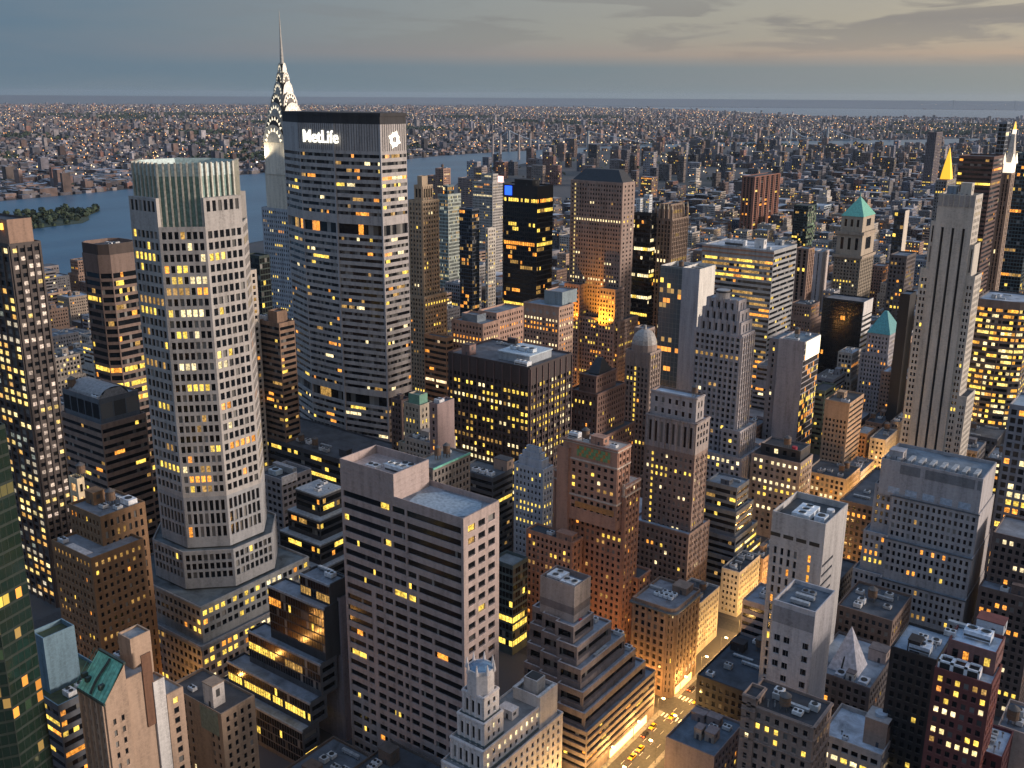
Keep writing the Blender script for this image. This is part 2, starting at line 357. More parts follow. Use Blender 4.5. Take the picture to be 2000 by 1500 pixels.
OCC_V, OCC_F = [], []       # coarse blocks of every building, to find out which windows the camera can see
HERO = []
FOOT = []                   # footprints already taken
def occ_box(x0, x1, y0, y1, z0, z1):
    i = len(OCC_V)
    OCC_V.extend([(x0, y0, z0), (x1, y0, z0), (x1, y1, z0), (x0, y1, z0), (x0, y0, z1), (x1, y0, z1), (x1, y1, z1), (x0, y1, z1)])
    OCC_F.extend([(i + a, i + b, i + c, i + e) for a, b, c, e in ((4, 5, 6, 7), (0, 1, 5, 4), (1, 2, 6, 5), (2, 3, 7, 6), (3, 0, 4, 7))])
NB = [0]
class Bld:
    """one building: an empty at its base with wall, roof, windows and rooftop pieces as children"""
    def __init__(s, label, wm, st='punch', name='building', cat='building', roofc=(.19, .21, .235), group=None, par=None, wins=True):
        NB[0] += 1
        s.label, s.cat, s.name, s.group = label, cat, name, group
        if isinstance(wm, tuple): wm = wall(wm)
        s.wm, s.st, s.rm = wm, st, roof(roofc); s.par = par or wm
        s.W, s.P, s.Rf = Q(), Q(), []; s.root = None; s.wins = wins
        s.rng = np.random.default_rng(NB[0] * 77 + 5); s.rnd = random.Random(NB[0] * 31 + 3); s.parts = []
        HERO.append(s)
    def base(s, x, y):
        if s.root is None: s.o = (x, y, 0.0); s.root = empty(s.name, s.o, s.label, s.cat, s.group)
    def poly(s, pts, z1, z0=0.0, sts=None, parapet=1.1, roofz=None, wm=None, top=None, foot=True):
        """storeys over an outline listed clockwise seen from above; sts gives a style per side"""
        cx = sum(p[0] for p in pts) / len(pts); cy = sum(p[1] for p in pts) / len(pts); s.base(cx, cy)
        n = len(pts); wm = wm or s.wm
        for i in range(n):
            st = s.st if sts is None else (sts[i] if isinstance(sts, list) else sts)
            facade(s.W, s.P, pts[i], pts[(i + 1) % n], z0, z1, st, wm, s.rng, top)
        k = parapet
        ins = []
        for (x, y) in pts:
            L = math.hypot(cx - x, cy - y); ins.append((x + (cx - x) * .6 / L, y + (cy - y) * .6 / L))
        if k > 0:
            s.W.add([[(*pts[i], z1), (*pts[(i + 1) % n], z1), (*ins[(i + 1) % n], z1), (*ins[i], z1)] for i in range(n)], s.par)
            s.W.add([[(*ins[i], z1), (*ins[(i + 1) % n], z1), (*ins[(i + 1) % n], z1 - k), (*ins[i], z1 - k)] for i in range(n)], s.par)
        s.roofp(ins if k > 0 else pts, z1 - max(k, 0), cx, cy)
        occ_box(min(p[0] for p in pts) + .8, max(p[0] for p in pts) - .8, min(p[1] for p in pts) + .8, max(p[1] for p in pts) - .8, z0, z1)
        if foot: FOOT.append((min(p[0] for p in pts), max(p[0] for p in pts), min(p[1] for p in pts), max(p[1] for p in pts)))
        return s
    def roofp(s, pts, z, cx, cy):
        n = len(pts); q = []
        for i in range(0, n, 2):
            q.append([(cx, cy, z), (*pts[i], z), (*pts[(i + 1) % n], z), (*(pts[(i + 2) % n] if i + 2 <= n else pts[(i + 1) % n]), z)])
        k = Q(); k.add(q, s.rm); s.Rf.append(k)
    def rect(s, x, y, z1, w, l, z0=0.0, sn='', sw='', **k):
        """box of storeys: (x, y) is the corner nearest the camera, w runs east and l downtown"""
        back = k.pop('back', 'blank')
        sn = s.st if sn == '' else sn; sw = s.st if sw == '' else sw
        return s.poly([(x, y - l), (x, y), (x + w, y), (x + w, y - l)], z1, z0, sts=[sw, sn, back, back], **k)
    def part(s, name, q, label=None, lit=False):
        o = q.obj(name, s.root, s.o, with_lit=lit)
        if label: o['label'] = label
        return o
    # ---- rooftop pieces
    def ac(s, x, y, z, w=3.2, l=2.6, h=1.8, fans=2, c=(.55, .56, .58)):
        q = Q(); m = plain('painted_steel', c, .5); q.box(x, x + w, y - l, y, z + .25, z + h, m, bottom=True)
        fq = []
        for i in range(fans):
            fx = x + w * (i + .5) / fans; k = Q(); fq.append(k)
            k.cyl(fx, y - l / 2, min(w / fans, l) * .38, min(w / fans, l) * .38, z + h, z + h + .25, plain('fan_black', (.02, .02, .02)), 10)
        for i in (0, 1): q.box(x + w * (.1 + .7 * i), x + w * (.2 + .7 * i), y - l + .1, y - .1, z, z + .25, plain('steel_dark', (.1, .1, .1)))
        o = s.part('rooftop_unit', q)
        for k in fq: k.obj('fan', o, s.o)
    def bulk(s, x, y, z, w, l, h, wm=None, door=True):
        q = Q(); q.box(x, x + w, y - l, y, z, z + h, wm or s.wm); q.box(x - .15, x + w + .15, y - l - .15, y + .15, z + h, z + h + .3, s.par, bottom=True)
        if door:
            dq = Q(); dq.box(x + w * .3, x + w * .3 + 1.0, y, y + .06, z, z + 2.1, plain('door_dark', (.05, .05, .06)))
            q.box(x - .06, x, y - l * .6, y - l * .6 + 1.6, z + h * .45, z + h * .8, plain('louvre', (.06, .06, .06)))
        o = s.part('bulkhead', q)
        if door: dq.obj('door', o, s.o)
    def tank(s, x, y, z, r=1.9, h=3.6):
        q = Q(); wd = plain('tank_wood', (.16, .10, .065), .9)
        q.cyl(x, y, r, r * .96, z + 2.2, z + 2.2 + h, wd, 14, top=False); cq = Q(); cq.cyl(x, y, r * 1.08, .1, z + 2.2 + h, z + 2.2 + h + r * .75, plain('tank_cap', (.10, .09, .085)), 14); lq = []
        for k in range(3): q.cyl(x, y, r * 1.015, r * 1.015, z + 2.6 + k * h * .38, z + 2.72 + k * h * .38, plain('steel_dark', (.1, .1, .1)), 14, top=False)
        for a in range(4):
            px, py = x + r * .75 * math.cos(.785 + a * 1.571), y + r * .75 * math.sin(.785 + a * 1.571)
            k = Q(); k.box(px - .14, px + .14, py - .14, py + .14, z, z + 2.2, plain('steel_dark', (.1, .1, .1))); lq.append(k)
        o = s.part('water_tank', q); cq.obj('cap', o, s.o)
        for k in lq: k.obj('leg', o, s.o)
    def duct(s, x, y, z, w, l, h=1.0):
        q = Q(); m = plain('duct_zinc', (.42, .44, .46), .45, .4); q.box(x, x + w, y - l, y, z + .4, z + .4 + h, m, bottom=True)
        n = max(2, int(max(w, l) / 2.5))
        for i in range(n):
            t = (i + .5) / n
            if w > l: q.box(x + w * t - .08, x + w * t + .08, y - l - .06, y + .06, z, z + .46 + h, m)
            else: q.box(x - .06, x + w + .06, y - l * t - .08, y - l * t + .08, z, z + .46 + h, m)
        s.part('duct', q)
    def cooling(s, x, y, z, w, l, h, fans=3, c=(.62, .64, .66)):
        q = Q(); m = plain('painted_steel', c, .5); q.box(x, x + w, y - l, y, z + .8, z + h, m, bottom=True)
        fq = []
        for i in range(4): q.box(x + (w - .3) * (i % 2), x + (w - .3) * (i % 2) + .3, y - l + (l - .3) * (i // 2), y - l + (l - .3) * (i // 2) + .3, z, z + .8, m)
        for i in range(fans):
            t = (i + .5) / fans; fx, fy, r = (x + w * t, y - l / 2, min(w / fans, l) * .4) if w > l else (x + w / 2, y - l * t, min(l / fans, w) * .4)
            q.cyl(fx, fy, r, r, z + h, z + h + .5, m, 14, top=False); k = Q(); fq.append(k); k.cyl(fx, fy, r * .92, r * .92, z + h - .1, z + h + .12, plain('fan_black', (.02, .02, .02)), 14)
        q.box(x + .2, x + w - .2, y, y + .05, z + 1.1, z + h * .6, plain('louvre', (.06, .06, .06)))
        o = s.part('cooling_tower', q)
        for k in fq: k.obj('fan', o, s.o)
    def pipe(s, x, y, z, h=2.0):
        q = Q(); q.cyl(x, y, .22, .22, z, z + h, plain('duct_zinc', (.42, .44, .46), .45, .4), 8); q.cyl(x, y, .38, .38, z + h, z + h + .3, plain('steel_dark', (.1, .1, .1)), 8)
        s.part('vent_pipe', q)
    def mast(s, x, y, z, h, c=(.5, .5, .5)):
        q = Q(); q.cyl(x, y, .35, .10, z, z + h, plain('mast_steel', c, .4, .6), 8); s.part('antenna', q)
    def clutter(s, x, y, z, w, l, n=5):
        """a believable scatter of plant on a flat roof"""
        r = s.rnd; spots = []
        for _ in range(n * 6):
            if len(spots) >= n: break
            kind = r.choice(['ac', 'ac', 'bulk', 'duct', 'pipe', 'tank', 'ac'])
            bw, bl = {'ac': (3.2, 2.6), 'bulk': (min(6, w * .3), min(5, l * .35)), 'duct': (min(9, w * .4), 1.3), 'pipe': (1, 1), 'tank': (4.6, 4.6)}[kind]
            if bw > w - 2 or bl > l - 2: continue
            px = r.uniform(x + 1, x + w - 1 - bw); py = r.uniform(y - l + 1 + bl, y - 1)
            if any(px < a + c and a < px + bw and py - bl < b and b - d < py for a, b, c, d in spots): continue
            spots.append((px, py, bw, bl))
            if kind == 'ac': s.ac(px, py, z, bw, bl, r.uniform(1.4, 2.4), r.choice((1, 2)), c=(r.uniform(.35, .7),) * 3)
            elif kind == 'bulk': s.bulk(px, py, z, bw, bl, r.uniform(3, 5.5))
            elif kind == 'duct': s.duct(px, py, z, bw, bl, r.uniform(.7, 1.3))
            elif kind == 'pipe': s.pipe(px, py, z, r.uniform(1.2, 2.6))
            else: s.tank(px + bw / 2, py - bl / 2, z, r.uniform(1.6, 2.1), r.uniform(3, 4))
        return s
def finish_buildings():
    bvh = BVHTree.FromPolygons(OCC_V, OCC_F)
    eye = Vector((0, 0, CZ)); E = np.array((0, 0, CZ)); F = np.array(FWD); RR = np.array(RIGHT); U = np.array(UPV)
    for b in HERO:
        b.W.obj('wall', b.root, b.o)
        for k in b.Rf: k.obj('roof', b.root, b.o)
        if not b.P.q: continue
        q = np.concatenate(b.P.q); l = np.concatenate(b.P.l); m = np.concatenate(b.P.m)
        take = []
        if b.wins:
            c = q.mean(1) - E; dep = c @ F; px = c @ RR / dep * FPX; py = -(c @ U) / dep * FPX
            def pr(v):
                v = v - E; dd = v @ F; return np.stack([v @ RR / dd * FPX, -(v @ U) / dd * FPX], -1)
            a = pr(q); wpx = np.linalg.norm(a[:, 1] - a[:, 0], axis=1); hpx = np.linalg.norm(a[:, 3] - a[:, 0], axis=1)
            ok = (np.abs(px) < 1000) & (np.abs(py) < 750) & (np.minimum(wpx, hpx) > b.minpx if hasattr(b, 'minpx') else (np.minimum(wpx, hpx) > 4.2))
            idx = np.where(ok)[0]; idx = idx[np.argsort(-(wpx * hpx)[idx])]
            seen = 0
            for i in idx[:1600]:
                v = Vector(q[i].mean(0).tolist()); d = v - eye; L = d.length; d.normalize()
                h = bvh.ray_cast(eye, d, L - 2.2)
                if h[0] is None or (h[0] - v).length < 2.5:
                    take.append(i)
                    if len(take) >= 100: break
        sel = np.zeros(len(q), bool); sel[take] = True
        if len(take) and len(q) - len(take) <= 100 - len(take): sel[:] = True
        for i in np.where(sel)[0]:
            w = Q(); w.add(q[i], b.P.mats[m[i]], l[i]); w.obj('window', b.root, b.o, with_lit=True)
        if (~sel).any():
            w = Q(); w.mats = b.P.mats; w.q = [q[~sel]]; w.m = [m[~sel]]; w.l = [l[~sel]]
            o = w.obj('window', b.root, b.o, with_lit=True)
            if (~sel).sum() > 3: o['kind'] = 'stuff'
# ------------------------------------------------------------------ wall colours
PINK, PURP, BRN, TAN, RED = (.345, .275, .255), (.30, .26, .265), (.20, .135, .10), (.36, .29, .225), (.30, .135, .09)
GREY, LGREY, WHITE, DARK, BLACK = (.30, .29, .30), (.42, .41, .41), (.58, .56, .54), (.055, .055, .062), (.018, .018, .02)
BLUE, CREAM, DBRN, OLIVE = (.22, .26, .31), (.45, .39, .31), (.10, .07, .058), (.26, .22, .18)
ROOFB, ROOFD, ROOFL = (.105, .13, .16), (.04, .047, .057), (.27, .32, .38)

# ---- foreground slab of pinkish concrete with ribbon windows and a tall plant box on its roof
x, y, z1, w, l = (200.0, -243.2, 120.3, 59.4, 20.2)
b = Bld('pinkish concrete office slab with black ribbon windows and a raised plant box on its roof', PINK, roofc=(.20, .22, .25))
seams = [(.575, 0, 40), (.445, 0, 40), (.655, 3, 40), (.35, 5, 40), (.76, 8, 40), (.235, 10, 40), (.84, 12, 40), (.50, 14, 40), (.13, 15, 40), (.91, 18, 40)]
def slab_skip(t, j, i, nb, nf):
    return not any(abs(t - s) < .0105 and a <= j <= e for s, a, e in seams)
SN = ('ribbon', dict(bay=1.0, fh=4.75, fv=.52, rec=.5, lit=.018, full=.0, run=.35, mt=2.6, mu=1.1, skip=slab_skip, blind=.02, cols=[YEL, YEL, ORG]))
b.rect(x, y, z1, w, l, sn=SN, sw=('punch', dict(nb=3, fu=.68, fh=4.75, fv=.52, rec=.6, lit=.12, full=0, mt=2.6, mu=1.6, blind=.04)), parapet=2.2)
px, py, pz, pw, pl = (231.7, -243.2, 128.8, 27.2, 21.4)
b.rect(x + w - pw - .03, y + .04, pz, pw, l - 1.0, z0=z1 - 2.2, sn='blank', sw='blank', parapet=4.5, foot=False)
for k in range(4):
    b.W.box(x + w - pw - .12, x + w + .05, y - l + 1.1, y + .12, z1 - 1 + k * 2.05, z1 - .82 + k * 2.05, b.wm)
ux = x + w - pw
b.cooling(ux + 3, y - 8, pz - 4.5, 9, 4, 3.4, 3); b.duct(ux + 3, y - 3, pz - 4.5, 12, 1.6, 1.4); b.ac(ux + 14, y - 5, pz - 4.5, 5, 3.6, 2.6); b.ac(ux + 4, y - 14, pz - 4.5, 6, 3, 2.4); b.duct(ux + 14, y - 11, pz - 4.5, 2, 6, 1.2)
q = Q(); oc = [(x + 7, y - 1.6), (x + 3, y - 6), (x + 2.6, y - 13), (x + 6, y - l + 2.4), (x + 24, y - l + 2.4), (x + 30, y - 10), (x + 28, y - 3.5), (x + 20, y - 1.4)]
q.prism(oc, z1 - 2.15, z1 - 1.75, plain('pale_gravel', (.27, .34, .40), .9)); b.part('roof_pad', q)

# ---- red-brown brick tower with glazed tile panel
b = Bld('red brown brick setback tower with a green and orange tiled panel at its crown', (.37, .205, .145), ('pier', dict(bay=3.0, fu=.5, fh=3.5, fv=.55, rib=.3, rw=.6, lit=.10, blind=.25, cornice=.35)), roofc=ROOFD)
x, y, z1, w, l = (216.0, -374.0, 103.8, 30.0, 8.8)
b.rect(x, y, z1, w, l + 3, z0=z1 - 40, sn=('punch', dict(bay=3.3, fu=.5, fh=3.6, fv=.5, mt=9.5, lit=.2, mb=2.5, cornice=.5)))
q = Q()
for i in range(14):
    for j in range(3):
        q.box(x + 4 + i * 1.3, x + 5.2 + i * 1.3, y, y + .16, z1 - 7.2 + j * 1.7, z1 - 5.6 + j * 1.7, plain('tile_green' if (i + j) % 3 else 'tile_orange', (.16, .30, .14) if (i + j) % 3 else (.50, .20, .06)))
b.part('tile_panel', q, 'green and orange glazed tile panel')
q = Q(); q.box(x + 1, x + w * .75, y, y + .2, z1 - 33, z1 - 30.2, plain('tile_orange', (.42, .20, .07))); b.part('tile_band', q)
b.rect(x + w - 4, y + 1.2, z1 - 4, 6.5, 7, z0=z1 - 52, sn='blank', parapet=.8, foot=False)
pale_ = wall((.46, .38, .32))
for zz in (z1 - 1.3, z1 - 9.4, z1 - 27.5): b.W.box(x - .4, x + w + .4, y - l - 3, y + .5, zz, zz + .7, pale_)
b.tank(x + 20, y - 4, z1 - 1); b.bulk(x + 9, y - 2, z1 - 1, 7, 5, 4); b.ac(x + 3, y - 3, z1 - 1); b.ac(x + 17, y - 2, z1 - 1, 3, 2); b.cooling(x + 24, y - 3, z1 - 1, 5, 4, 3, 2)
x2, y2, z2, w2, l2 = (214.0, -378.8, 85.2, 40.2, 9.0)
b.rect(x2, y2, z2, w2, l2 + 5, foot=True)
for zz in (z2 - 1.2, z2 - 5.6): b.W.box(x2 - .5, x2 + w2 + .4, y2 - l2 - 5, y2 + .5, zz, zz + .8, pale_)
for k in range(9): b.W.box(x2 + w2 * k / 9 + .3, x2 + w2 * k / 9 + 1.3, y2, y2 + .6, z2 - 5.2, z2 + .9, pale_)
x3, y3, z3, w3, l3 = (234.3, -366.0, 55.7, 26.9, 12.2)
b.rect(x3, y3, z3, w3, 9, sn=('punch', dict(bay=2.6, fh=3.4, lit=.12, blind=.3)))
b.bulk(x3 + 1, y3 - 1, z3 - 1, 9, 5, 3.4); b.ac(x3 + 13, y3 - 2, z3 - 1)
for k in range(4):      # stepped terraces down to the avenue
    b.rect(x2 - 3.5 - 3.2 * k, y2 - l2 - 1, z2 - 50 - 7.5 * k, 9 + 3.2 * k, 12, sn=('punch', dict(bay=2.6, fh=3.5, lit=.08, cornice=.3)), foot=True)

# ---- stepped office block with notched terraces along the avenue
b = Bld('stepped office block of brown banded terraces with a beige box penthouse beside the lit avenue', (.215, .175, .165), ('ribbon', dict(bay=1.8, fh=6.0, fv=.60, rec=1.6, lit=.012, full=.0, mt=1.4, mb=0)), roofc=(.185, .21, .25))
HX = [(203.0, -323.0, 37.0, 26.4, 15.3), (199.0, -318.3, 30.6, 27.0, 26.8), (196.0, -316.1, 21.0, 28.3, 36.2), (193.0, -314.0, 7.4, 29.6, 41.5), (191.0, -313.7, -0.3, 31.3, 60.6)]
lv = [(44, 0), (36.5, 0), (28.5, 0), (17.5, 0), (10, 0)]
x0, y0 = 174.3, -286.0
steps = [(58.5, 14.0, 10.5, 23, 15), (52.0, 10.5, 8.0, 26, 26), (44.5, 7.0, 5.5, 29, 34), (36.5, 4.4, 3.4, 31.5, 41), (29.0, 2.2, 1.6, 34, 48), (22.5, 0, 0, 36, 55)]
for i, (zt, dx, dy, w, l) in enumerate(steps):
    zb = steps[i + 1][0] - 1.1 if i + 1 < len(steps) else 0
    X, Y = x0 + dx, y0 - dy
    nx, ny = 7.5, 2.2          # notch in the north face, then the corner block
    pts = [(X, Y - l), (X, Y), (X + w * .38, Y), (X + w * .38, Y - ny), (X + w * .72, Y - ny), (X + w * .72, Y - 2 * ny), (X + w, Y - 2 * ny), (X + w, Y - l)]
    n = len(pts); b.base(X + w / 2, Y - l / 2)
    if i == 5:
        ST6 = ('ribbon', dict(bay=1.8, fh=3.5, fv=.5, rec=.8, lit=.08, mt=1.0, mb=3.2, cols=[ORG, YEL, DIM]))
        b.rect(X, Y, zt, w, l, z0=0, sn=ST6, sw=ST6, parapet=1.1)
        continue
    for k in range(n):
        facade(b.W, b.P, pts[k], pts[(k + 1) % n], zb, zt, b.st, b.wm, b.rng)
    # parapet shelf of each terrace, a hollow-topped rim
    ins = [(X + .7, Y - l + .7), (X + .7, Y - .7), (X + w * .38 - .7, Y - .7), (X + w * .38 - .7, Y - ny - .7), (X + w * .72 - .7, Y - ny - .7), (X + w * .72 - .7, Y - 2 * ny - .7), (X + w - .7, Y - 2 * ny - .7), (X + w - .7, Y - l + .7)]
    b.W.add([[(*pts[k], zt), (*pts[(k + 1) % n], zt), (*ins[(k + 1) % n], zt), (*ins[k], zt)] for k in range(n)], plain('rim_pale', (.36, .33, .33), .8))
    b.W.add([[(*ins[k], zt), (*ins[(k + 1) % n], zt), (*ins[(k + 1) % n], zt - 1.1), (*ins[k], zt - 1.1)] for k in range(n)], b.wm)
    kq = Q(); b.Rf.append(kq); kq.add([[(X + .7, Y - l + .7, zt - 1.1), (X + .7, Y - .7, zt - 1.1), (X + w * .38 - .7, Y - .7, zt - 1.1), (X + w * .38 - .7, Y - l + .7, zt - 1.1)],
              [(X + w * .38 - .7, Y - l + .7, zt - 1.1), (X + w * .38 - .7, Y - ny - .7, zt - 1.1), (X + w * .72 - .7, Y - ny - .7, zt - 1.1), (X + w * .72 - .7, Y - l + .7, zt - 1.1)],
              [(X + w * .72 - .7, Y - l + .7, zt - 1.1), (X + w * .72 - .7, Y - 2 * ny - .7, zt - 1.1), (X + w - .7, Y - 2 * ny - .7, zt - 1.1), (X + w - .7, Y - l + .7, zt - 1.1)]], b.rm)
    occ_box(X + 1, X + w - 1, Y - l + 1, Y - 5, zb, zt)
X, Y = x0 + 16.5, y0 - 14.5
b.rect(X, Y, 73.5, 16.5, 12, z0=57.4, sn='blank', sw='blank', parapet=2.5, foot=False, wm=wall((.34, .295, .275)))
b.W.box(X - .06, X + 16.56, Y - 12, Y + .06, 61, 64.3, wall((.19, .16, .155)))
b.cooling(X + 1, Y - 1.5, 71, 7, 5, 2.4, 2); b.cooling(X + 9, Y - 3, 71, 6.5, 7, 2.2, 2)
q = Q(); q.cyl(X - 1.2, Y - 3.2, .8, .8, 57.4, 58.4, plain('red_cap', (.55, .03, .03)), 12); b.part('red_vent', q, 'red drum vent on the terrace')
b.ac(X - 1, Y - 15, 50.9); b.ac(x0 + 8, y0 - 38, 43.4, 4, 2.4); b.duct(x0 + 8, y0 - 18, 43.4, 1.2, 9); b.ac(x0 + 6, y0 - 42, 35.4)

# ---- white art deco tower at the bottom edge
b = Bld('white stepped art deco building with a glass topped lantern at the bottom edge', (.60, .56, .545), ('punch', dict(bay=3.4, fu=.42, fh=3.7, fv=.52, lit=.06, cols=[WHT, WHT, YEL], cornice=.25)), roofc=(.16, .165, .17))
bx, by = 181.0, -229.0
tiers = [(33.0, 0, 0, 18.4, 50), (42.0, 1.8, 3.0, 15.0, 42), (51.0, 3.2, 5.4, 12.2, 11), (60.0, 4.4, 6.8, 9.8, 8.6)]
for i, (zt, dx, dy, w, l) in enumerate(tiers):
    b.rect(bx + dx, by - dy, zt, w, l, z0=0 if i == 0 else tiers[i - 1][0] - 1, sn=('pier', dict(bay=2.8, fu=.42, fh=8.0 if i else 3.7, fv=.62 if i else .5, rib=.3, lit=.03 if i else .10, cornice=.3, mt=1.4, cols=[WHT, YEL])), foot=i == 0, parapet=.9)
    if i: b.W.box(bx + dx - .35, bx + dx + w + .35, by - dy - l, by - dy + .35, tiers[i - 1][0] - .5, tiers[i - 1][0] + .1, plain('verdigris_rim', (.10, .13, .135)))
lx, ly = bx + 9.3, by - 11.1
oct_ = lambda r, ph=.3927: [(lx + r * math.cos(-k * math.pi / 4 + ph), ly + r * math.sin(-k * math.pi / 4 + ph)) for k in range(8)]
b.poly(oct_(5.0), 68.5, 59, sts=('slot', dict(nb=1, fu=.45, fh=7.6, fv=.8, rec=.4, lit=0)), parapet=.5, foot=False)
q = Q(); q.prism(oct_(4.5), 68.3, 69.5, plain('lantern_glass', (.12, .22, .34), .25), pts1=oct_(2.8)); q.prism(oct_(2.8), 69.5, 69.9, plain('lantern_glass', (.12, .22, .34), .25), pts1=oct_(.3)); b.part('lantern_roof', q, 'blue glass lantern roof')
for k in range(8):
    q = Q(); p = oct_(4.9)[k]; q.cyl(p[0], p[1], .75, .15, 67.5, 71.4, b.wm, 6); b.part('finial', q)
b.rect(bx + 1, by - 36, 46, 12.5, 11.5, z0=32, sn='blank', sw='blank', parapet=1.6, foot=False, wm=wall((.55, .52, .505)))
for s in (0, 1): b.W.box(bx + 1.2 + 10.8 * s, bx + 2.4 + 10.8 * s, by - 46.4, by - 35.2, 45.8, 46.3, plain('rim_pale', (.5, .5, .5), .8))
q = Q(); q.box(bx + 4, bx + 10, by - 43.5, by - 38, 44.4, 50.5, wall((.40, .39, .385))); q.box(bx + 4.6, bx + 9.4, by - 43, by - 38.6, 50.5, 50.8, plain('fan_black', (.02, .02, .02))); b.part('penthouse', q)
b.ac(bx + 15, by - 22, 41.2); b.duct(bx + 9, by - 23, 41.2, 8, 1.4); b.bulk(bx + 5, by - 24, 41.2, 6, 4, 3.4)

# ---- black glass terraced building with a blank purple grey flank
b = Bld('black glass block of receding terraces with a blank grey flank, left of the pinkish slab', (.035, .037, .042), ('curtain', dict(bay=1.5, fh=3.8, fv=.86, lit=.05, full=.06, run=.3, cols=[YEL, YEL, ORG, DIM], mt=1.0)), roofc=(.15, .17, .20))
x, y, z1, w, l = (268.0, -239.5, 64.9, 31.4, 9.7)
BKW = wall((.075, .078, .088)); GW = wall((.225, .20, .225)); LW = wall((.40, .40, .44)); rimm = plain('rim_pale', (.24, .265, .30), .8)
SWH = ('grid', dict(nb=1, fu=.8, fh=4.2, fv=.6, lit=.12, rec=.7))
b.rect(x - .4, y - 8, z1 + 1.5, w * .7, 16, sn='blank', sw='blank', wm=GW, parapet=.6)
tt = [(z1 + 8.5, 1.0, 4.0, 17, 9), (z1, .4, 0, 33, 16), (z1 - 23, .2, -3.5, 44, 23), (z1 - 37, 0, -10, 51, 30), (z1 - 47, -.3, -15, 56, 36)]
for i, (zt, dx, dy, ww_, ll_) in enumerate(tt):
    zb = tt[i + 1][0] - 1 if i + 1 < len(tt) else 0
    zb = max(0, zb); zt = max(zt, 5)
    if zt - zb < 2: continue
    b.rect(x + dx, y - dy, zt, ww_, min(ll_, 9), z0=zb, sn='', sw=SWH if i > 1 else 'blank', parapet=.9, foot=i == 4, wm=None if i < 2 else BKW)
    b.W.box(x + dx - .12, x + dx + ww_, y - dy - .5, y - dy + .3, zt - .8, zt + .08, rimm)
b.ac(x + 5, y - 9, z1 + 7.8, 4, 3, 2); b.duct(x + 8, y - 12, z1 + 7.8, 8, 1.4)
FOOT.append((x - 1, x + 56, y - 26, y + 22))

# ---- tan gothic tower with green copper roof
b = Bld('tan brick tower with a steep green copper roof and a tall plain flank, bottom left', (.36, .255, .185), ('punch', dict(bay=2.7, fu=.48, fh=3.6, fv=.55, lit=.0, blind=.4, cornice=0)), roofc=(.22, .23, .24))
gx, gy, gz = *(249.2, -135.7, 86.0, 13.6, 22.0)[:3],
gw, gl = 14.0, 16.0
SGW = ('punch', dict(nb=2, fu=.36, fh=3.9, fv=.5, lit=0, blind=.5, mt=6, mu=1.0))
b.rect(gx, gy, gz, gw, 7.5, sn=('pier', dict(bay=3.0, fu=.5, fh=3.7, fv=.56, lit=.02, rib=.7, rw=.8, mt=1.5)), sw=SGW, parapet=0)
b.rect(gx + .6, gy - 7.5, gz + 3.5, gw - .6, gl - 7.5, sn='blank', sw='blank', parapet=.9)
q = Q(); cop = plain('copper_green', (.18, .52, .40), .6); ry = gy - 7.4
q.add([[(gx - .3, gy + .4, gz - .3), (gx + gw, gy + .4, gz - .3), (gx + gw - .5, ry, gz + 9), (gx + .6, ry, gz + 9)]], cop)
for k in range(11): q.add([[(gx + k * 1.55, gy + .48, gz - .22), (gx + k * 1.55 + .16, gy + .48, gz - .22), (gx + k * 1.5 + .72, ry + .06, gz + 9.1), (gx + k * 1.5 + .56, ry + .06, gz + 9.1)]], plain('copper_seam', (.08, .30, .23), .6))
q.box(gx + .3, gx + gw - .4, ry - .7, ry + .1, gz + 8.6, gz + 9.5, plain('copper_dark', (.03, .05, .045)))
q.box(gx - .4, gx + gw, gy + .1, gy + .7, gz - 1.0, gz - .2, plain('copper_dark', (.03, .05, .045)))
b.part('copper_roof', q, 'steep green copper roof')
q = Q()   # west gable wall that carries the end of the copper roof
q.add([[(gx - .02, ry, gz - 1), (gx - .02, gy, gz - 1), (gx - .02, gy - .2, gz), (gx - .02, ry, gz + 9)], [(gx - .02, ry, gz + 9), (gx + gw, ry, gz + 9), (gx + gw, ry, gz - 1), (gx - .02, ry, gz - 1)]], b.wm); b.part('gable', q)
q = Q(); dk = plain('copper_dark', (.03, .05, .045))
for k in range(6): q.add([[(gx + 6.2 + .5 * math.sin(k * .8), gy + .5 - k * 1.2, gz + .4 + k * 1.45), (gx + 7.4 + .5 * math.sin(k * .8), gy + .5 - k * 1.2, gz + .4 + k * 1.45), (gx + 7.4 + .5 * math.sin(k * .8 + .8), gy - .7 - k * 1.2, gz + 1.85 + k * 1.45), (gx + 6.2 + .5 * math.sin(k * .8 + .8), gy - .7 - k * 1.2, gz + 1.85 + k * 1.45)]], dk)
b.part('roof_stair', q)
for k, (dx, dz) in enumerate(((3.2, 2.2), (12.0, 3.0), (10.2, 2.2))):
    q = Q(); q.box(gx + dx, gx + dx + 1.1, gy - 2.4, gy - .7, gz + dz, gz + dz + 1.5, dk); b.part('dormer', q)
b.rect(gx + 5, gy - 13, gz + 13, 6.5, 7, z0=gz - 14, sn='blank', sw='blank', parapet=.7, foot=False)
q = Q(); q.box(gx + .2, gx + .62, gy - 16.5, gy - 13.2, gz - 16, gz + 9, wall((.15, .075, .045))); b.part('brick_chase', q, 'rust stained brick chase')
b.ac(gx + 10, gy - 9, gz + 2.7, 5, 3, 2.4, 3); b.ac(gx + 12.5, gy - 13, gz + 2.7, 3, 2.4)
b.rect(gx - .1, gy - gl - .05, gz - 1.5, 12, 4, sn='blank', sw='blank', parapet=.8, wm=wall((.55, .53, .51)))
b.rect(gx - .3, gy - gl - 4.1, gz - 8, 14, 6, sn='blank', sw=('punch', dict(bay=3, fh=3.6, lit=.02, fu=.45)), parapet=.8)

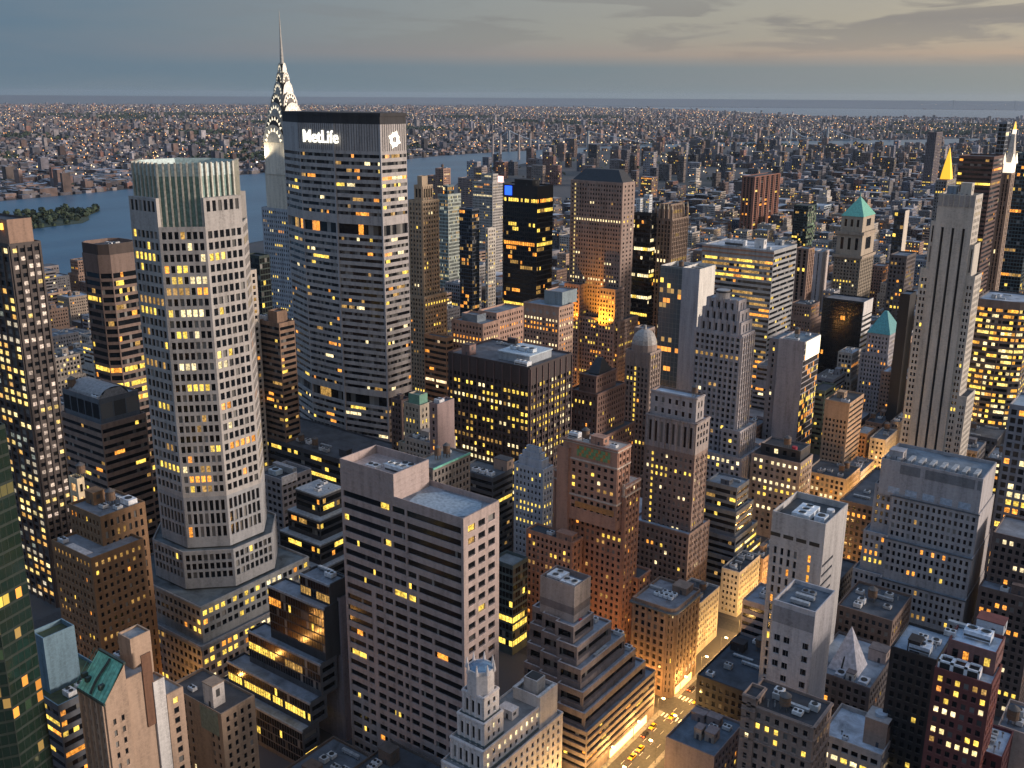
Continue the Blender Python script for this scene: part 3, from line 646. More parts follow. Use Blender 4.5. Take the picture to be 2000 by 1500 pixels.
b = Bld('low brown building with a tall white stair box on its roof, bottom left', (.31, .22, .155), ('punch', dict(bay=3.0, fu=.42, fh=3.7, lit=.04)), roofc=(.06, .055, .055))
x, y, z1, w, l = (259.7, -182.6, 52.0, 29.9, 6.6)
b.rect(x, y, z1, w, l + 8, sn=('punch', dict(bay=3.2, fu=.42, fh=3.7, lit=.03, skip=lambda t, j, i, nb, nf: t < .22 or t > .5)), parapet=1.0)
b.bulk(x + 6, y - 1.5, z1 - 1, 5.5, 5, 8.5, wall((.56, .52, .49)))
q = Q(); q.box(x + 2, x + 12, y, y + .12, z1 - 10, z1 - .6, plain('faded_green', (.20, .235, .18), .9)); b.part('painted_panel', q, 'faded green painted wall panel')
b.ac(x + 20, y - 3, z1 - 1, 3, 2, 1.6)

# ---- left edge towers
b = Bld('dark steel tower with a tight grid of small lit windows on the left edge', (.075, .062, .058), name='building', roofc=ROOFD)
x, y, z1, w, l = (470.0, -236.6, 190.5, 37.6, 15.6)
LT = ('grid', dict(bay=3.2, fu=.62, fh=4.0, fv=.5, rec=.35, lit=.93, full=0, blind=0, mt=1.5, cols=[(.62, .46, .36), (.58, .44, .34), (.66, .5, .38), (.9, .62, .2), (.5, .38, .3)], rib=.5, rw=1.0))
LTN = ('grid', dict(bay=6.2, fu=.82, fh=4.0, fv=.62, rec=.4, lit=.75, full=.2, blind=.5, cols=[(1, .78, .35), (1, .7, .2), (.5, .42, .3), (.22, .24, .2), (.8, .42, .1)], hot=1.15, rib=.5, rw=1.1))
b.rect(x, y, z1, w, l, sn=LTN, sw=LT)
b.rect(x + 3, y - 2, z1 + 11, 34, 12, z0=z1 - 1.2, sn='blank', sw='blank', wm=wall((.26, .17, .125)), foot=False)
b.part('beacon', (lambda q: (q.box(x + 7, x + 8.2, y - 2, y - 1, z1 + 6, z1 + 9, lamp_mat('beacon_orange', (1, .5, .08), 2.5)), q)[1])(Q()))

b = Bld('faceted dark green glass tower at the lower left edge', (.014, .023, .018), name='building', roofc=ROOFD)
x, y, z1, w, l = (255.0, -119.1, 165.7, 32.5, 4.9)
gt = glass_tint((.010, .022, .016), .08)
CT = dict(bay=2.0, fu=.93, fh=3.9, fv=.80, rec=.06, glass=gt, lit=.15, full=.06, run=.6, blind=.0, cols=[YEL, ORG, YEL, DIM, (.10, .07, .02), (.03, .045, .02)], mt=.8)
cx, cy = x + 22, y + 1
pts = [(cx + 14 * math.cos(a), cy + 13 * math.sin(a)) for a in (-2.45, 2.95, 2.30, 1.50, .6, -.9)]
pt2 = [(cx + 15.5 * math.cos(a), cy + 14.5 * math.sin(a)) for a in (-2.5, 2.75, 2.2, 1.40, .55, -.9)]
b.poly(pts, z1 + 6, 46, sts=('curtain', CT), parapet=1); b.poly(pt2, 46.5, 0, sts=('curtain', CT), parapet=1)

b = Bld('dark octagonal tower with thin brown bands by the river, left of the green crowned tower', (.17, .12, .10), ('ribbon', dict(bay=1.6, fh=4.3, fv=.62, rec=.4, lit=.06, full=.02, rows=(12, 14, 15, 16), run=.4, mt=9, cols=[YEL, YEL, ORG, DIM])), roofc=ROOFD)
x, y, z1, w, l = (480.0, -289.6, 177.5, 21.6, 15.6)
w += 2; c = 4.5
b.poly([(x, y - l - 8 + c), (x, y - c), (x + c, y), (x + w - c, y), (x + w, y - c), (x + w, y - l - 8 + c), (x + w - c, y - l - 8), (x + c, y - l - 8)], z1, 0, parapet=1.2)
b.poly([(x + .5, y - l - 7 + c), (x + .5, y - c), (x + c, y - .5), (x + w - c, y - .5), (x + w - .5, y - c), (x + w - .5, y - l - 7 + c), (x + w - c, y - l - 7), (x + c, y - l - 7)], z1 + 5.5, z1 - 2, sts='blank', wm=wall((.06, .045, .04)), foot=False, parapet=2)
b.clutter(x + 4, y - 4, z1 + 3.5, w - 8, l - 2, 3)

b = Bld('low dark banded block with a rounded grey roof left of the green crowned tower', (.20, .145, .12), ('ribbon', dict(bay=1.8, fh=3.9, fv=.5, rec=.6, lit=.05, full=.10, cols=[YEL, ORG, DIM])), roofc=(.22, .235, .26))
x, y, z1, w, l = (405.0, -234.7, 114.5, 33.6, 23.2)
b.rect(x, y, z1, w, l)
b.rect(x + 3, y - 2, z1 + 11, w - 3, l - 3, z0=z1 - 1, sn=('curtain', dict(bay=6, fh=9, fv=.8, lit=.0)), sw=('curtain', dict(bay=6, fh=9, fv=.8, lit=.0)), wm=wall((.10, .115, .135)), foot=False)
q = Q()
for k in range(9):
    a0, a1 = k * math.pi / 9, (k + 1) * math.pi / 9
    q.add([[(x + 5, y - 11 + 7.5 * math.cos(a), z1 + 9.8 + 5 * math.sin(a)) for a in (a0, a1)] + [(x + w - 3, y - 11 + 7.5 * math.cos(a), z1 + 9.8 + 5 * math.sin(a)) for a in (a1, a0)]], plain('grey_membrane', (.27, .265, .27)))
q.add([[(x + 5, y - 11 + 7.5 * math.cos(a), z1 + 9.8 + 5 * math.sin(a)) for a in (0, 1.05, 2.1, math.pi)]], plain('grey_membrane', (.27, .265, .27)))
b.part('barrel_roof', q); b.ac(x + 6, y - 3, z1 + 9.8, 5, 3); b.tank(x + w - 4, y - 5, z1 + 9.8)

b = Bld('amber lit brick building with a row of bright windows under its terrace, lower left', (.20, .115, .06), ('punch', dict(bay=2.7, fu=.45, fh=3.6, fv=.5, lit=.18, cols=[ORG, DIM, DIM, YEL, ORG], rows=(0,))), roofc=(.16, .165, .18))
x, y, z1, w, l = (345.0, -195.1, 99.1, 22.7, 20.1)
b.rect(x, y, z1, w, l, sn=('punch', dict(bay=2.6, fu=.4, fh=3.8, fv=.55, lit=.10, cols=[ORG, DIM, YEL])), sw=('punch', dict(bay=2.8, fu=.45, fh=4.6, fv=.62, lit=.03, cols=[ORG, DIM])))
b.clutter(x + 1, y - 1, z1 - 1, w - 2, l - 2, 6); b.ac(x + 2, y - 14, z1 - 1, 6, 4, 2.6, 1, c=(.75, .76, .78))
x2, y2, z2, w2, l2 = (337.0, -184.9, 87.6, 28.0, 23.0)
b.rect(x2, y2, z2, w2, l2)
q = Q(); q.box(x2 + 6, x2 + 20, y2 - 4.5, y2 - .9, z2 - 1.05, z2 - .85, plain('pale_deck', (.62, .52, .46))); b.part('roof_deck', q, 'pale roof deck on the terrace')
b.ac(x2 + 22, y2 - 1.5, z2 - 1, 4, 2.5)
ambx, amby = x2, y2

b = Bld('small blue grey metal clad plant box building with a mossy hatch roof, lower left', (.12, .20, .26), 'blank', roofc=(.06, .075, .035))
x, y, z1, w, l = (300.0, -144.8, 85.0, 7.7, 11.1)
b.rect(x, y, z1, w, l, z0=40, parapet=1.2, par=None) if False else b.rect(x, y, z1, w, l, z0=40, parapet=1.6)
b.rect(x - 10, y + 3, z1 - 20, 26, 22, sn=('ribbon', dict(bay=2, fh=4, fv=.5, lit=.3, full=.45, cols=[YEL, ORG, YEL])), sw=('ribbon', dict(bay=2, fh=4, fv=.5, lit=.3, full=.5, cols=[YEL, ORG, YEL])), wm=wall((.10, .11, .13)))
for k in range(3): b.ac(x - 8, y - 2 - 4.2 * k, z1 - 21, 4, 3, 2.2)
b.cooling(x - 9, y - 14, z1 - 21, 7, 3.6, 2.8, 3)

b = Bld('glowing cream facade fragment on a small building behind the amber lit brick block', (.55, .45, .30), ('grid', dict(bay=5, fu=.7, fh=6, fv=.6, lit=.9, cols=[(1, .55, .2), (.9, .5, .2)], rec=.5)), roofc=ROOFD)
x, y, z1, w, l = (390.0, -212.1, 98.9, 6.8, 3.3)
b.rect(x, y, z1, w, l); b.tank(x + 3, y - 4, z1 - 1)

# ---- octagonal granite tower with green glass crown
b = Bld('octagonal granite tower with a ribbed green glass crown and square podium, left of centre', (.335, .315, .30), roofc=(.10, .12, .13))
b.minpx = 5.2
cx0, cy0, cz, _, _ = (352.0, -233.3, 206.9, 9.7, 45.3)
# outline: an octagon whose north, north-west and west sides face the camera
tcx, tcy, RO = cx0 + 14.5, cy0 - 30.5, 26.0
def octa(r, cham=.42):
    k = r * cham; return [(tcx - r, tcy - k), (tcx - r, tcy + k), (tcx - k, tcy + r), (tcx + k, tcy + r), (tcx + r, tcy + k), (tcx + r, tcy - k), (tcx + k, tcy - r), (tcx - k, tcy - r)]
rr = 22.5
gg = dict(bay=3.5, fu=.70, fh=4.62, fv=.66, rec=.5, mt=1.2, mb=.4, lit=.15, full=.06, run=.55, blind=.3, cols=[YEL, YEL, ORG, DIM, WHT])
GW_ = ('grid', gg); G0 = dict(gg, nb=6)
GD = [('grid', dict(G0, lit=.06, full=.03, cols=[YEL, DIM, DIM])), ('grid', dict(G0, lit=.15)), ('grid', dict(G0, lit=.26, full=.03, nb=7)), ('grid', dict(G0, lit=.1))]
zt = cz; zs = cz - 118
sts = [GD[1], GD[2], GD[0], None, None, None, None, GD[3]]
b.poly(octa(rr), zt, zs, sts=sts, parapet=.8)
def upper(a, c):      # wall panels that rise above the north and west sides
    p, q_ = octa(rr)[a], octa(rr)[c]
    facade(b.W, b.P, p, q_, zt, zt + 11.5, ('grid', dict(bay=3.5, nb=6, fu=.62, fh=5.2, fv=.84, rec=.3, lit=0, glass=GLASS, mt=.8)), b.wm, b.rng)
o = octa(rr); oi = octa(rr - 4.2)
for a, c in ((0, 1), (2, 3), (4, 5), (6, 7)):
    b.W.add([[(*o[a], zt - .8), (*oi[a], zt - .8), (*oi[a], zt + 11.5), (*o[a], zt + 11.5)], [(*oi[c], zt - .8), (*o[c], zt - .8), (*o[c], zt + 11.5), (*oi[c], zt + 11.5)],
             [(*o[a], zt + 11.5), (*o[c], zt + 11.5), (*oi[c], zt + 11.5), (*oi[a], zt + 11.5)]], b.wm)
    upper(a, c)
for k in range(1, 8, 2):     # green glass strips in the folded corners
    pass
crown = Q(); gcr = plain('crown_glass', (.15, .25, .22), .25); gpale = plain('crown_glass_pale', (.42, .55, .55), .3); fin = plain('crown_fin', (.44, .42, .35), .5)
def octc(r): k = r * .41421; return octa(r, .41421)
NSEG = 8
ch = zt + 25.0
oc = octc(rr - 2.8)
crown.prism(oc, zt - .8, ch - 5, gcr, top=False); crown.prism(oc, ch - 5, ch, gpale, top=False)
b.part('crown', crown, 'green glass octagonal crown')
cri = Q(); ocI = octc(rr - 4.2); cri.prism(ocI[::-1], ch - 9, ch - .4, gpale, top=False); cri.prism(octc(rr - 4.3), ch - 10, ch - 9, plain('fan_black', (.02, .02, .02))); b.part('crown_lining', cri)
for k in (0, 1, 2, 3, 7):
    p, q_ = Vector(oc[k]), Vector(oc[(k + 1) % 8]); d = (q_ - p); nrm = Vector((-d.y, d.x)).normalized()
    nf_ = 6 if (k % 2 == 0) else 7
    for i in range(nf_ + 1):
        c = p + d * ((i + .0) / nf_); f = Q(); e = nrm * .9; s_ = d.normalized() * .34
        pts = [tuple(c + s_), tuple(c + s_ + e), tuple(c - s_ + e), tuple(c - s_)]
        f.prism(pts, zt - .6, ch + .5, fin); b.part('crown_fin', f)
# lower shaft swells by one step, then the podium
GL = ('grid', dict(gg, nb=7, fu=.66, fh=6.2, fv=.80, lit=.01, full=0, rows=()))
b.poly(octa(rr + .02), zs + .02, zs - 24, sts=[GL] * 3 + [None] * 5, parapet=0, foot=False, wm=wall((.255, .26, .27)))
r2 = rr + 4.0
b.poly(octa(r2), zs - 24, zs - 42, sts=[('grid', dict(gg, nb=8, lit=.015, full=0, fh=4.2, fv=.72, rows=(3,)))] * 3 + [None] * 5, parapet=.9, foot=False, wm=wall((.25, .255, .265)))
zp = zs - 52
ph = 38.0
PSW = ('grid', dict(bay=3.2, fu=.7, fh=4.3, fv=.58, lit=.35, full=.55, cols=[YEL, YEL, WHT, ORG], cornice=.3)); PSN = ('grid', dict(bay=3.2, fu=.7, fh=4.3, fv=.58, lit=.12, full=.10, cols=[ORG, YEL, DIM], cornice=.3))
bk = wall((.22, .23, .235))
b.rect(tcx - 30, tcy + 33, 47, 62, 62, z0=29, sn=PSN, sw=PSW, wm=bk)
b.rect(tcx - 32.5, tcy + 36, 30, 66, 68, z0=0, sn=PSN, sw=PSW, wm=wall((.26, .24, .235)))
b.W.box(tcx - 33, tcx + 33.5, tcy - 32, tcy + 36.5, 28.2, 29.2, plain('podium_ledge', (.16, .18, .20)))

# ---- broad tower with horizontal bands and a glowing rooftop sign
b = Bld('broad grey eight sided tower with horizontal bands and a glowing white name sign', (.36, .335, .325), roofc=(.08, .08, .09))
mx, my, mz, mw, ml = (424.0, -441.4, 242.3, 86.2, 22.7)
b.minpx = 3.4
dgl = dict(bay=1.9, fu=.86, fh=4.3, fv=.47, rec=.45, mt=16, mb=0, lit=.045, full=.02, run=.45, blind=.5, cols=[YEL, WHT, ORG, DIM])
dk_ = wall((.03, .03, .033))
# corners: west end, tapered north-west side, long north side, tapered north-east side
A = (mx, my - ml); B_ = (mx, my); C_ = (mx + 32, my + 7.0); D_ = (mx + 64, my + 6.0); E_ = (mx + 90, my - 4.0); F_ = (mx + 90, my - ml)
S1 = (mx + 64, my - ml - 8); S2 = (mx + 32, my - ml - 8)
ring = [A, B_, C_, D_, E_, F_, S1, S2]
def mband(zhi, zlo, **k):
    d = dict(dgl); d.update(k)
    b.poly(ring, zhi, zlo, sts=[('ribbon', dict(d, bay=1.8, lit=.06))] + [('ribbon', d)] * 3 + [None] * 4, parapet=0, foot=False)
WST = wall((.40, .36, .345))
mband(mz, mz - 59, mt=16.5)
mband(mz - 59, mz - 66.5, fh=7.0, fv=.9, mt=.2, bay=3.4, fu=.8, rec=1.2, lit=.12, cols=[ORG, DIM])
mband(mz - 66.5, mz - 168, mt=.1)
mband(mz - 168, mz - 175.5, fh=7.0, fv=.9, mt=.2, bay=3.4, fu=.8, rec=1.2, lit=.02, cols=[ORG, DIM])
mband(mz - 175.5, 8, mt=.1)
FOOT.append((mx - 3, mx + 103, my - ml - 10, my + 11))
q = Q()     # dark louvred attic and the projecting roof slab
ro = [(p[0] + (p[0] - mx - 50) * .012, p[1] + (p[1] - my + ml / 2) * .02) for p in ring]
q.prism(ring, mz + .02, mz + 4.5, dk_); q.prism(ro, mz + 4.5, mz + 6.5, dk_); b.part('roof_slab', q, 'black overhanging roof slab')
q = Q()
for k in range(3):
    p, e = Vector(ring[k]), Vector(ring[k + 1]); d = e - p; n_ = Vector((-d.y, d.x)).normalized(); m = int(d.length / 1.8)
    for i in range(m + 1):
        c = p + d * i / m; s_ = d.normalized() * .12
        q.prism([tuple(c - s_), tuple(c - s_ + n_ * .25), tuple(c + s_ + n_ * .25), tuple(c + s_)], mz - 15.6, mz, plain('attic_fin', (.10, .10, .105)), top=False)
b.part('attic_fins', q)
for k in range(1, 3):
    q = Q(); p = Vector(ring[k]); q.box(p.x - .6, p.x + .6, p.y - .2, p.y + .6, 8, mz, wall((.34, .33, .335))); b.part('corner_mullion', q)
def letters(text, p, d, up, size, mat, name, parent, origin):
    cu = bpy.data.curves.new(name, 'FONT'); cu.body = text; cu.size = size; cu.extrude = .35; cu.offset = .008 * size; cu.space_character = 1.02
    t = bpy.data.objects.new(name, cu); COL.objects.link(t)
    dg = bpy.context.evaluated_depsgraph_get(); me = bpy.data.meshes.new_from_object(t.evaluated_get(dg)); bpy.data.objects.remove(t)
    me.materials.clear(); me.materials.append(mat)
    d = Vector(d).normalized(); u = Vector((0, 0, 1)); n_ = d.cross(u)
    M = Matrix((d, u, n_)).transposed().to_4x4(); M.translation = Vector(p) - Vector(origin)
    me.transform(M); o = bpy.data.objects.new(name, me); COL.objects.link(o); o.parent = parent; return o
sgn = lamp_mat('sign_white', (1.0, .96, .80), 1.7)
pD = Vector((*D_, 0)); pC = Vector((*C_, 0)); dN = (pC - pD).normalized()
o = letters('MetLife', (D_[0] - 4, D_[1] + .6, mz - 11.4), tuple(dN), None, 10.6, sgn, 'sign', b.root, b.o); o['label'] = 'glowing white letters on the north face'
q = Q()     # flower shaped emblem on the west end
ex, ey, ez = mx - .5, my - ml * .52, mz - 9.0
for k in range(8):
    a0, a1 = k * math.pi / 4, (k + 1) * math.pi / 4; am = (a0 + a1) / 2
    r0, r1, r2_ = 1.9, 3.9, 5.6
    f = lambda r, a: (ey + r * math.cos(a), ez + r * math.sin(a))
    p = [f(r0, a0), f(r1, a0), f(r2_ if k % 2 == 0 else r1 * 1.15, am), f(r1, a1), f(r0, a1)]
    for tri in ((0, 1, 2, 2), (0, 2, 4, 4), (2, 3, 4, 4)):
        q.add([[(ex, *p[i]) for i in tri]], sgn)
b.part('emblem', q, 'glowing white flower shaped emblem on the west end')

# ---- stainless spire behind the broad tower
b = Bld('floodlit stainless steel stepped spire tower with triangular crown windows behind the broad banded tower', (.34, .37, .41), ('punch', dict(bay=2.6, fu=.5, fh=3.8, fv=.55, lit=.10, full=.05, blind=.2)), roofc=ROOFB, name='building')
sx, sy, _ = at_ = (640.0, -557.4, 237.0)
sw_ = 30.0; zk = 196.0
b.rect(sx - 20, sy + 13, 170, 40, 30, sn='', sw='')
b.rect(sx - 14, sy + 12, 200, 28, 26, z0=168, sn=('pier', dict(bay=3.5, fu=.5, fh=30, fv=.9, lit=0)), sw='blank', wm=wall((.58, .53, .44)), foot=False)
b.rect(sx - 12.5, sy + 12.5, 224, 25, 25, z0=197, sn=('slot', dict(nb=4, fu=.4, fh=36, fv=.9, lit=.8, cols=[(1, .8, .45)])), sw=('slot', dict(nb=3, fu=.4, fh=36, fv=.9, lit=.8, cols=[(1, .8, .45)])), wm=wall((.66, .60, .50)), foot=False, parapet=0)  # upper shaft walls painted paler cream than below to carry the floodlit look
stl = plain('spire_steel', (.42, .41, .38), .4, .2); dsk = plain('spire_dark', (.06, .055, .05), .5); tri = lamp_mat('crown_lamp', (1, .86, .62), 1.25)
z0_, r_ = 244.0, 13.2
levels = [(9.5, 12.6, 14), (9.5, 11.2, 13), (9, 9.4, 12), (9, 7.3, 11), (8.5, 5.3, 10), (7.5, 3.6, 9), (7, 2.3, 8)]
zc = 222.0
for i, (dz, r, hh) in enumerate(levels):
    rn = levels[i + 1][1] if i + 1 < len(levels) else 1.6
    sq = lambda r: [(sx - r, sy - r), (sx - r, sy + r), (sx + r, sy + r), (sx + r, sy - r)]
    q = Q(); q.prism(sq(r), zc, zc + dz, stl if i % 2 else dsk, pts1=sq(rn), top=i == len(levels) - 1)
    # arched hood in front of each face with glowing triangles
    for fx in (0, 1):
        for s_ in range(8):
            a0, a1 = math.pi * s_ / 8, math.pi * (s_ + 1) / 8
            def hp(a, k, pr):
                u = math.cos(a) * r * k; v = zc + math.sin(a) * hh * k
                return (sx - r - pr, sy + u, v) if fx else (sx + u, sy + r + pr, v)
            q.add([[hp(a0, .86, .5), hp(a0, 1.0, .5), hp(a1, 1.0, .5), hp(a1, .86, .5)]], stl)
            am = (a0 + a1) / 2
            q.add([[hp(a0 + .04, .62, .55), hp(am, .85, .55), hp(a1 - .04, .62, .55), hp(am, .60, .55)]], tri)
            q.add([[hp(a0, .0, .4), hp(a0, .88, .4), hp(a1, .88, .4), hp(a1, 0, .4)]], dsk if i % 2 else stl)
    b.part('crown_tier', q); zc += dz
q = Q(); q.cyl(sx, sy, 1.7, .9, zc, zc + 16, stl, 8); q.cyl(sx, sy, .9, .12, zc + 16, zc + 40, stl, 8); b.part('spire', q, 'slender steel needle spire')

# ---- right of the broad tower
b = Bld('tan brick art deco tower standing just right of the broad banded tower', (.34, .265, .185), ('pier', dict(bay=3.2, fu=.5, fh=3.7, fv=.55, rib=.35, lit=.05, blind=.3)), roofc=ROOFD)
x, y, z1, w, l = (545.0, -613.4, 177.0, 15.0, 21.0)
b.rect(x, y, z1, w, l); b.rect(x + 2, y - 3, z1 + 12, w - 6, l - 8, z0=z1 - 1, foot=False, sn=('pier', dict(bay=3, fh=10, fv=.7, lit=0)), sw=('pier', dict(bay=3, fh=10, fv=.7, lit=0))); b.rect(x + 4, y - 5, z1 + 19, w - 10, l - 14, z0=z1 + 11, foot=False, sn='blank', sw='blank'); b.rect(x - 4, y + 4, z1 - 78, w + 8, l + 8)
b = Bld('pale green glass and concrete office block right of the tan brick art deco tower', (.36, .40, .36), ('grid', dict(bay=2, fh=3.8, lit=.15, cols=[(.5, .42, .2), DIM, (.4, .4, .3)])), roofc=ROOFL)
x, y, z1, w, l = (690.0, -818.1, 158.4, 14.2, 21.3); b.rect(x, y, z1, w, l); b.rect(x + 4, y - 4, z1 + 9, w - 8, l * .5, z0=z1 - 1, sn='curtain', sw='curtain', foot=False, wm=wall((.10, .14, .16)))
b = Bld('pale grey tower with fine window rows left of the blue lit black tower', (.36, .34, .32), ('punch', dict(bay=2.2, fh=3.6, lit=.06)), roofc=ROOFB)
x, y, z1, w, l = (800.0, -1037.8, 151.6, 33.0, 25.3); b.rect(x, y, z1, w, l); b.rect(x + 4, y - 6, z1 + 10, w - 14, l - 14, z0=z1 - 1, foot=False)
b = Bld('pair of red brown apartment slabs at the river edge above the pale office blocks', (.30, .19, .15), ('punch', dict(bay=3, fh=3, lit=.04)), roofc=ROOFD)
x, y, z1, w, l = (1000.0, -1175.6, 152.8, 16.3, 16.8); b.rect(x, y, z1, w, l); b.rect(x + 20, y - 4, z1 - 12, w, l); b.clutter(x + 1, y - 2, z1 - 1, w - 2, l - 3, 2)
b = Bld('brown and grey stepped tower at the river edge left of the four chimneys', (.24, .20, .19), ('punch', dict(bay=3, fh=3.4, lit=.04)), roofc=ROOFD)
x, y, z1, w, l = (1020.0, -1294.8, 147.4, 16.9, 14.8); b.rect(x, y, z1, w, l); b.rect(x - 8, y + 4, z1 - 18, w + 38, l + 10)
b = Bld('dark blue glass slab with scattered orange windows among pale roofs left of the black tower', (.05, .065, .09), ('curtain', dict(bay=2.4, fh=3.6, lit=.10, cols=[DIM, ORG, DIM])), roofc=ROOFL)
x, y, z1, w, l = (610.0, -759.0, 153.8, 16.0, 11.1); b.rect(x, y, z1, w, l)
b = Bld('slim pale lit slab squeezed against the left side of the black tower', (.60, .55, .48), ('punch', dict(bay=2.5, fh=3.6, lit=.15)), roofc=ROOFL)
x, y, z1, w, l = (600.0, -771.1, 134.7, 3.2, 12.3); b.rect(x, y, z1, w, l)
b = Bld('black glass tower with rows of yellow windows and a blue light at its crown', BLACK, ('curtain', dict(bay=2.1, fh=3.95, fv=.72, rec=.15, lit=.05, full=.05, rows=(0, 9, 22, 24), run=.4, mt=10, cols=[YEL, YEL, ORG, DIM, DIM], blind=.0)), roofc=ROOFD, par=wall(BLACK))
x, y, z1, w, l = (470.0, -669.2, 188.9, 33.6, 14.5)
c = 9
b.poly([(x, y - l - 8), (x, y), (x + w, y), (x + w + c, y - c * 1.1), (x + w + c, y - l - 8)] + [(x + 10, y - l - 9)], z1, 0)
q = Q(); q.box(x + w - 8, x + w - 1, y + .1, y + .6, z1 - 8.5, z1 - 1, lamp_mat('blue_lamp', (.02, .10, 1.0), 2.2)); b.part('crown_light', q, 'blue crown light')
q = Q(); q.box(x + w + 4, x + w + 9, y - 4, y - 3, z1 + 1, z1 + 6, lamp_mat('red_white_lamp', (1, .55, .5), 2)); b.part('beacon', q); b.bulk(x + 8, y - 4, z1 - 1, 18, 10, 5, wall(BLACK))
b = Bld('brown brick hotel slab with a pinkish end wall, right of the blue lit black tower', (.265, .195, .165), ('punch', dict(bay=2.5, fu=.5, fh=3.45, fv=.52, lit=.035, blind=.35, rib=.3, every=3, rw=.8, rows=(8,), cols=[YEL, DIM, WHT])), roofc=ROOFD)
x, y, z1, w, l = (405.0, -693.6, 193.7, 49.1, 19.3)
def col_lit(lit, nf, nb): lit[:, nb - 2, :3] = np.array((.95, .70, .25)) * .9
b.rect(x, y, z1, w, l, sn=('punch', dict(bay=2.5, fu=.5, fh=3.45, fv=.52, lit=.035, blind=.35, rib=.3, every=3, rw=.8, rows=(8,), cols=[YEL, DIM, WHT], fn=col_lit)), sw=('punch', dict(nb=3, fu=.35, fh=3.45, fv=.5, lit=.03, blind=.2)))
q = Q(); q.add([[(x + 1, y - 1, z1), (x + w - 1, y - 1, z1), (x + w - 9, y - 8, z1 + 9), (x + 9, y - 8, z1 + 9)], [(x + 1, y - l + 1, z1), (x + 1, y - 1, z1), (x + 9, y - 8, z1 + 9), (x + 9, y - l + 4, z1 + 9)], [(x + 9, y - 8, z1 + 9), (x + w - 9, y - 8, z1 + 9), (x + w - 9, y - l + 4, z1 + 9), (x + 9, y - l + 4, z1 + 9)]], plain('slate', (.025, .027, .032))); b.part('slate_roof', q, 'black hipped roof')
zw = z1 - 79
for dx, ww2 in ((-3.5, 15), (w * .62, 15)):
    b.rect(x + dx, y + 12, zw - 4, ww2, 14, sn=('punch', dict(bay=2.6, fh=3.6, lit=.10, cols=[ORG, YEL])), foot=False)
b.rect(x - 6, y + 9, zw - 30, w + 10, l + 12, sn=('punch', dict(bay=2.6, fh=3.6, lit=.15, cols=[ORG, YEL])))
hotx, hoty, hotz, hotw = x, y, zw, w

b = Bld('black glass tower with bright yellow floors wedged behind the brown hotel slab', BLACK, ('curtain', dict(bay=2.2, fh=3.9, fv=.7, lit=.06, full=.10, rows=(7, 13, 18), cols=[YEL, ORG, WHT])), roofc=ROOFD)
x, y, z1, w, l = (420.0, -769.1, 161.7, 18.2, 9.1); b.rect(x, y, z1, w, l)
b = Bld('brown gothic tower with a pinnacled crown beside the wedged black glass tower', (.23, .165, .125), ('pier', dict(bay=3.2, fu=.5, fh=3.7, fv=.75, rib=.5, lit=.03, rows=(9, 14), cols=[YEL, WHT])), roofc=ROOFD)
x, y, z1, w, l = (405.0, -779.4, 157.5, 18.0, 30.8); b.rect(x, y, z1, w, l)
b.rect(x + 4, y - 4, z1 + 12, w - 8, l - 8, z0=z1 - 1, foot=False)
for k in range(5):
    for m in range(2):
        q = Q(); px, py = x + 1 + (w - 2) * k / 4, y - 1 - (l - 2) * m; q.box(px - .9, px + .9, py - .9, py + .9, z1 - 1, z1 + 8, b.wm); q.cyl(px, py, 1.2, .1, z1 + 8, z1 + 13, plain('pinnacle', (.42, .33, .22)), 6); b.part('pinnacle', q)
b = Bld('slim white and blue tower standing just behind the brown hotel slab on its right', (.55, .58, .60), ('punch', dict(bay=2.4, fh=3.6, lit=.05)), roofc=ROOFL)
x, y, z1, w, l = (720.0, -1284.2, 117.2, 6.8, 19.6); b.rect(x, y, z1, w, l); b.rect(x - 8, y - 12, z1 + 5, 9, 9)

# ---- orange lit low blocks under the hotel
b = Bld('pinkish masonry block with a dark flat roof right of the broad banded tower', (.34, .215, .165), ('punch', dict(bay=2.7, fu=.5, fh=3.6, fv=.5, lit=.05, rows=(2,), cols=[(1, .7, .3), ORG])), roofc=(.13, .16, .19))
x, y, z1, w, l = (385.0, -489.3, 119.0, 25.9, 17.3); b.rect(x, y, z1, w, l); b.rect(x + 2, y - l + .1, z1 + 4, w * .6, 30, z0=0); b.rect(x + w * .3, y - 4, z1 + 4, w * .5, l - 8, z0=z1 - 1, sn='blank', sw='blank', wm=roof((.13, .16, .19)), foot=False)
b = Bld('tan block with round attic windows and bright lit floors left of the brown hotel base', (.37, .25, .19), ('punch', dict(bay=2.8, fu=.5, fh=3.7, fv=.5, lit=.06, rows=(2, 3), cols=[(1, .75, .4), ORG], cornice=.4)), roofc=(.17, .21, .25))
x, y, z1, w, l = (400.0, -598.9, 110.2, 32.5, 13.6); b.rect(x, y, z1, w, l + 6, sn=('punch', dict(bay=2.8, fu=.5, fh=3.7, fv=.5, mt=9, lit=.06, rows=(0, 1), cols=[(1, .75, .4), ORG], cornice=.4)))
for k in range(5):
    q = Q(); fx = x + w * (k + .7) / 5.4
    q.add([[(fx + 1.6 * math.cos(a), y + .08, z1 - 5.5 + 1.6 * math.sin(a)) for a in (s, s + .9, s + 1.8, s + math.pi)] for s in (0, math.pi)], GLASS); b.part('round_window', q)
b.rect(x + 4, y - 10, z1 + 9, w * .5, 20, z0=z1 - 1, sn='blank', sw='blank', wm=wall((.20, .26, .29)), foot=False)
b = Bld('orange floodlit banded office block at the foot of the broad banded tower', (.33, .19, .11), ('ribbon', dict(bay=2, fh=3.8, lit=.06, full=.12, cols=[(1, .72, .4), ORG])), roofc=ROOFD)
x, y, z1, w, l = (405.0, -477.0, 109.3, 19.2, 6.7); b.rect(x, y, z1, w, l)
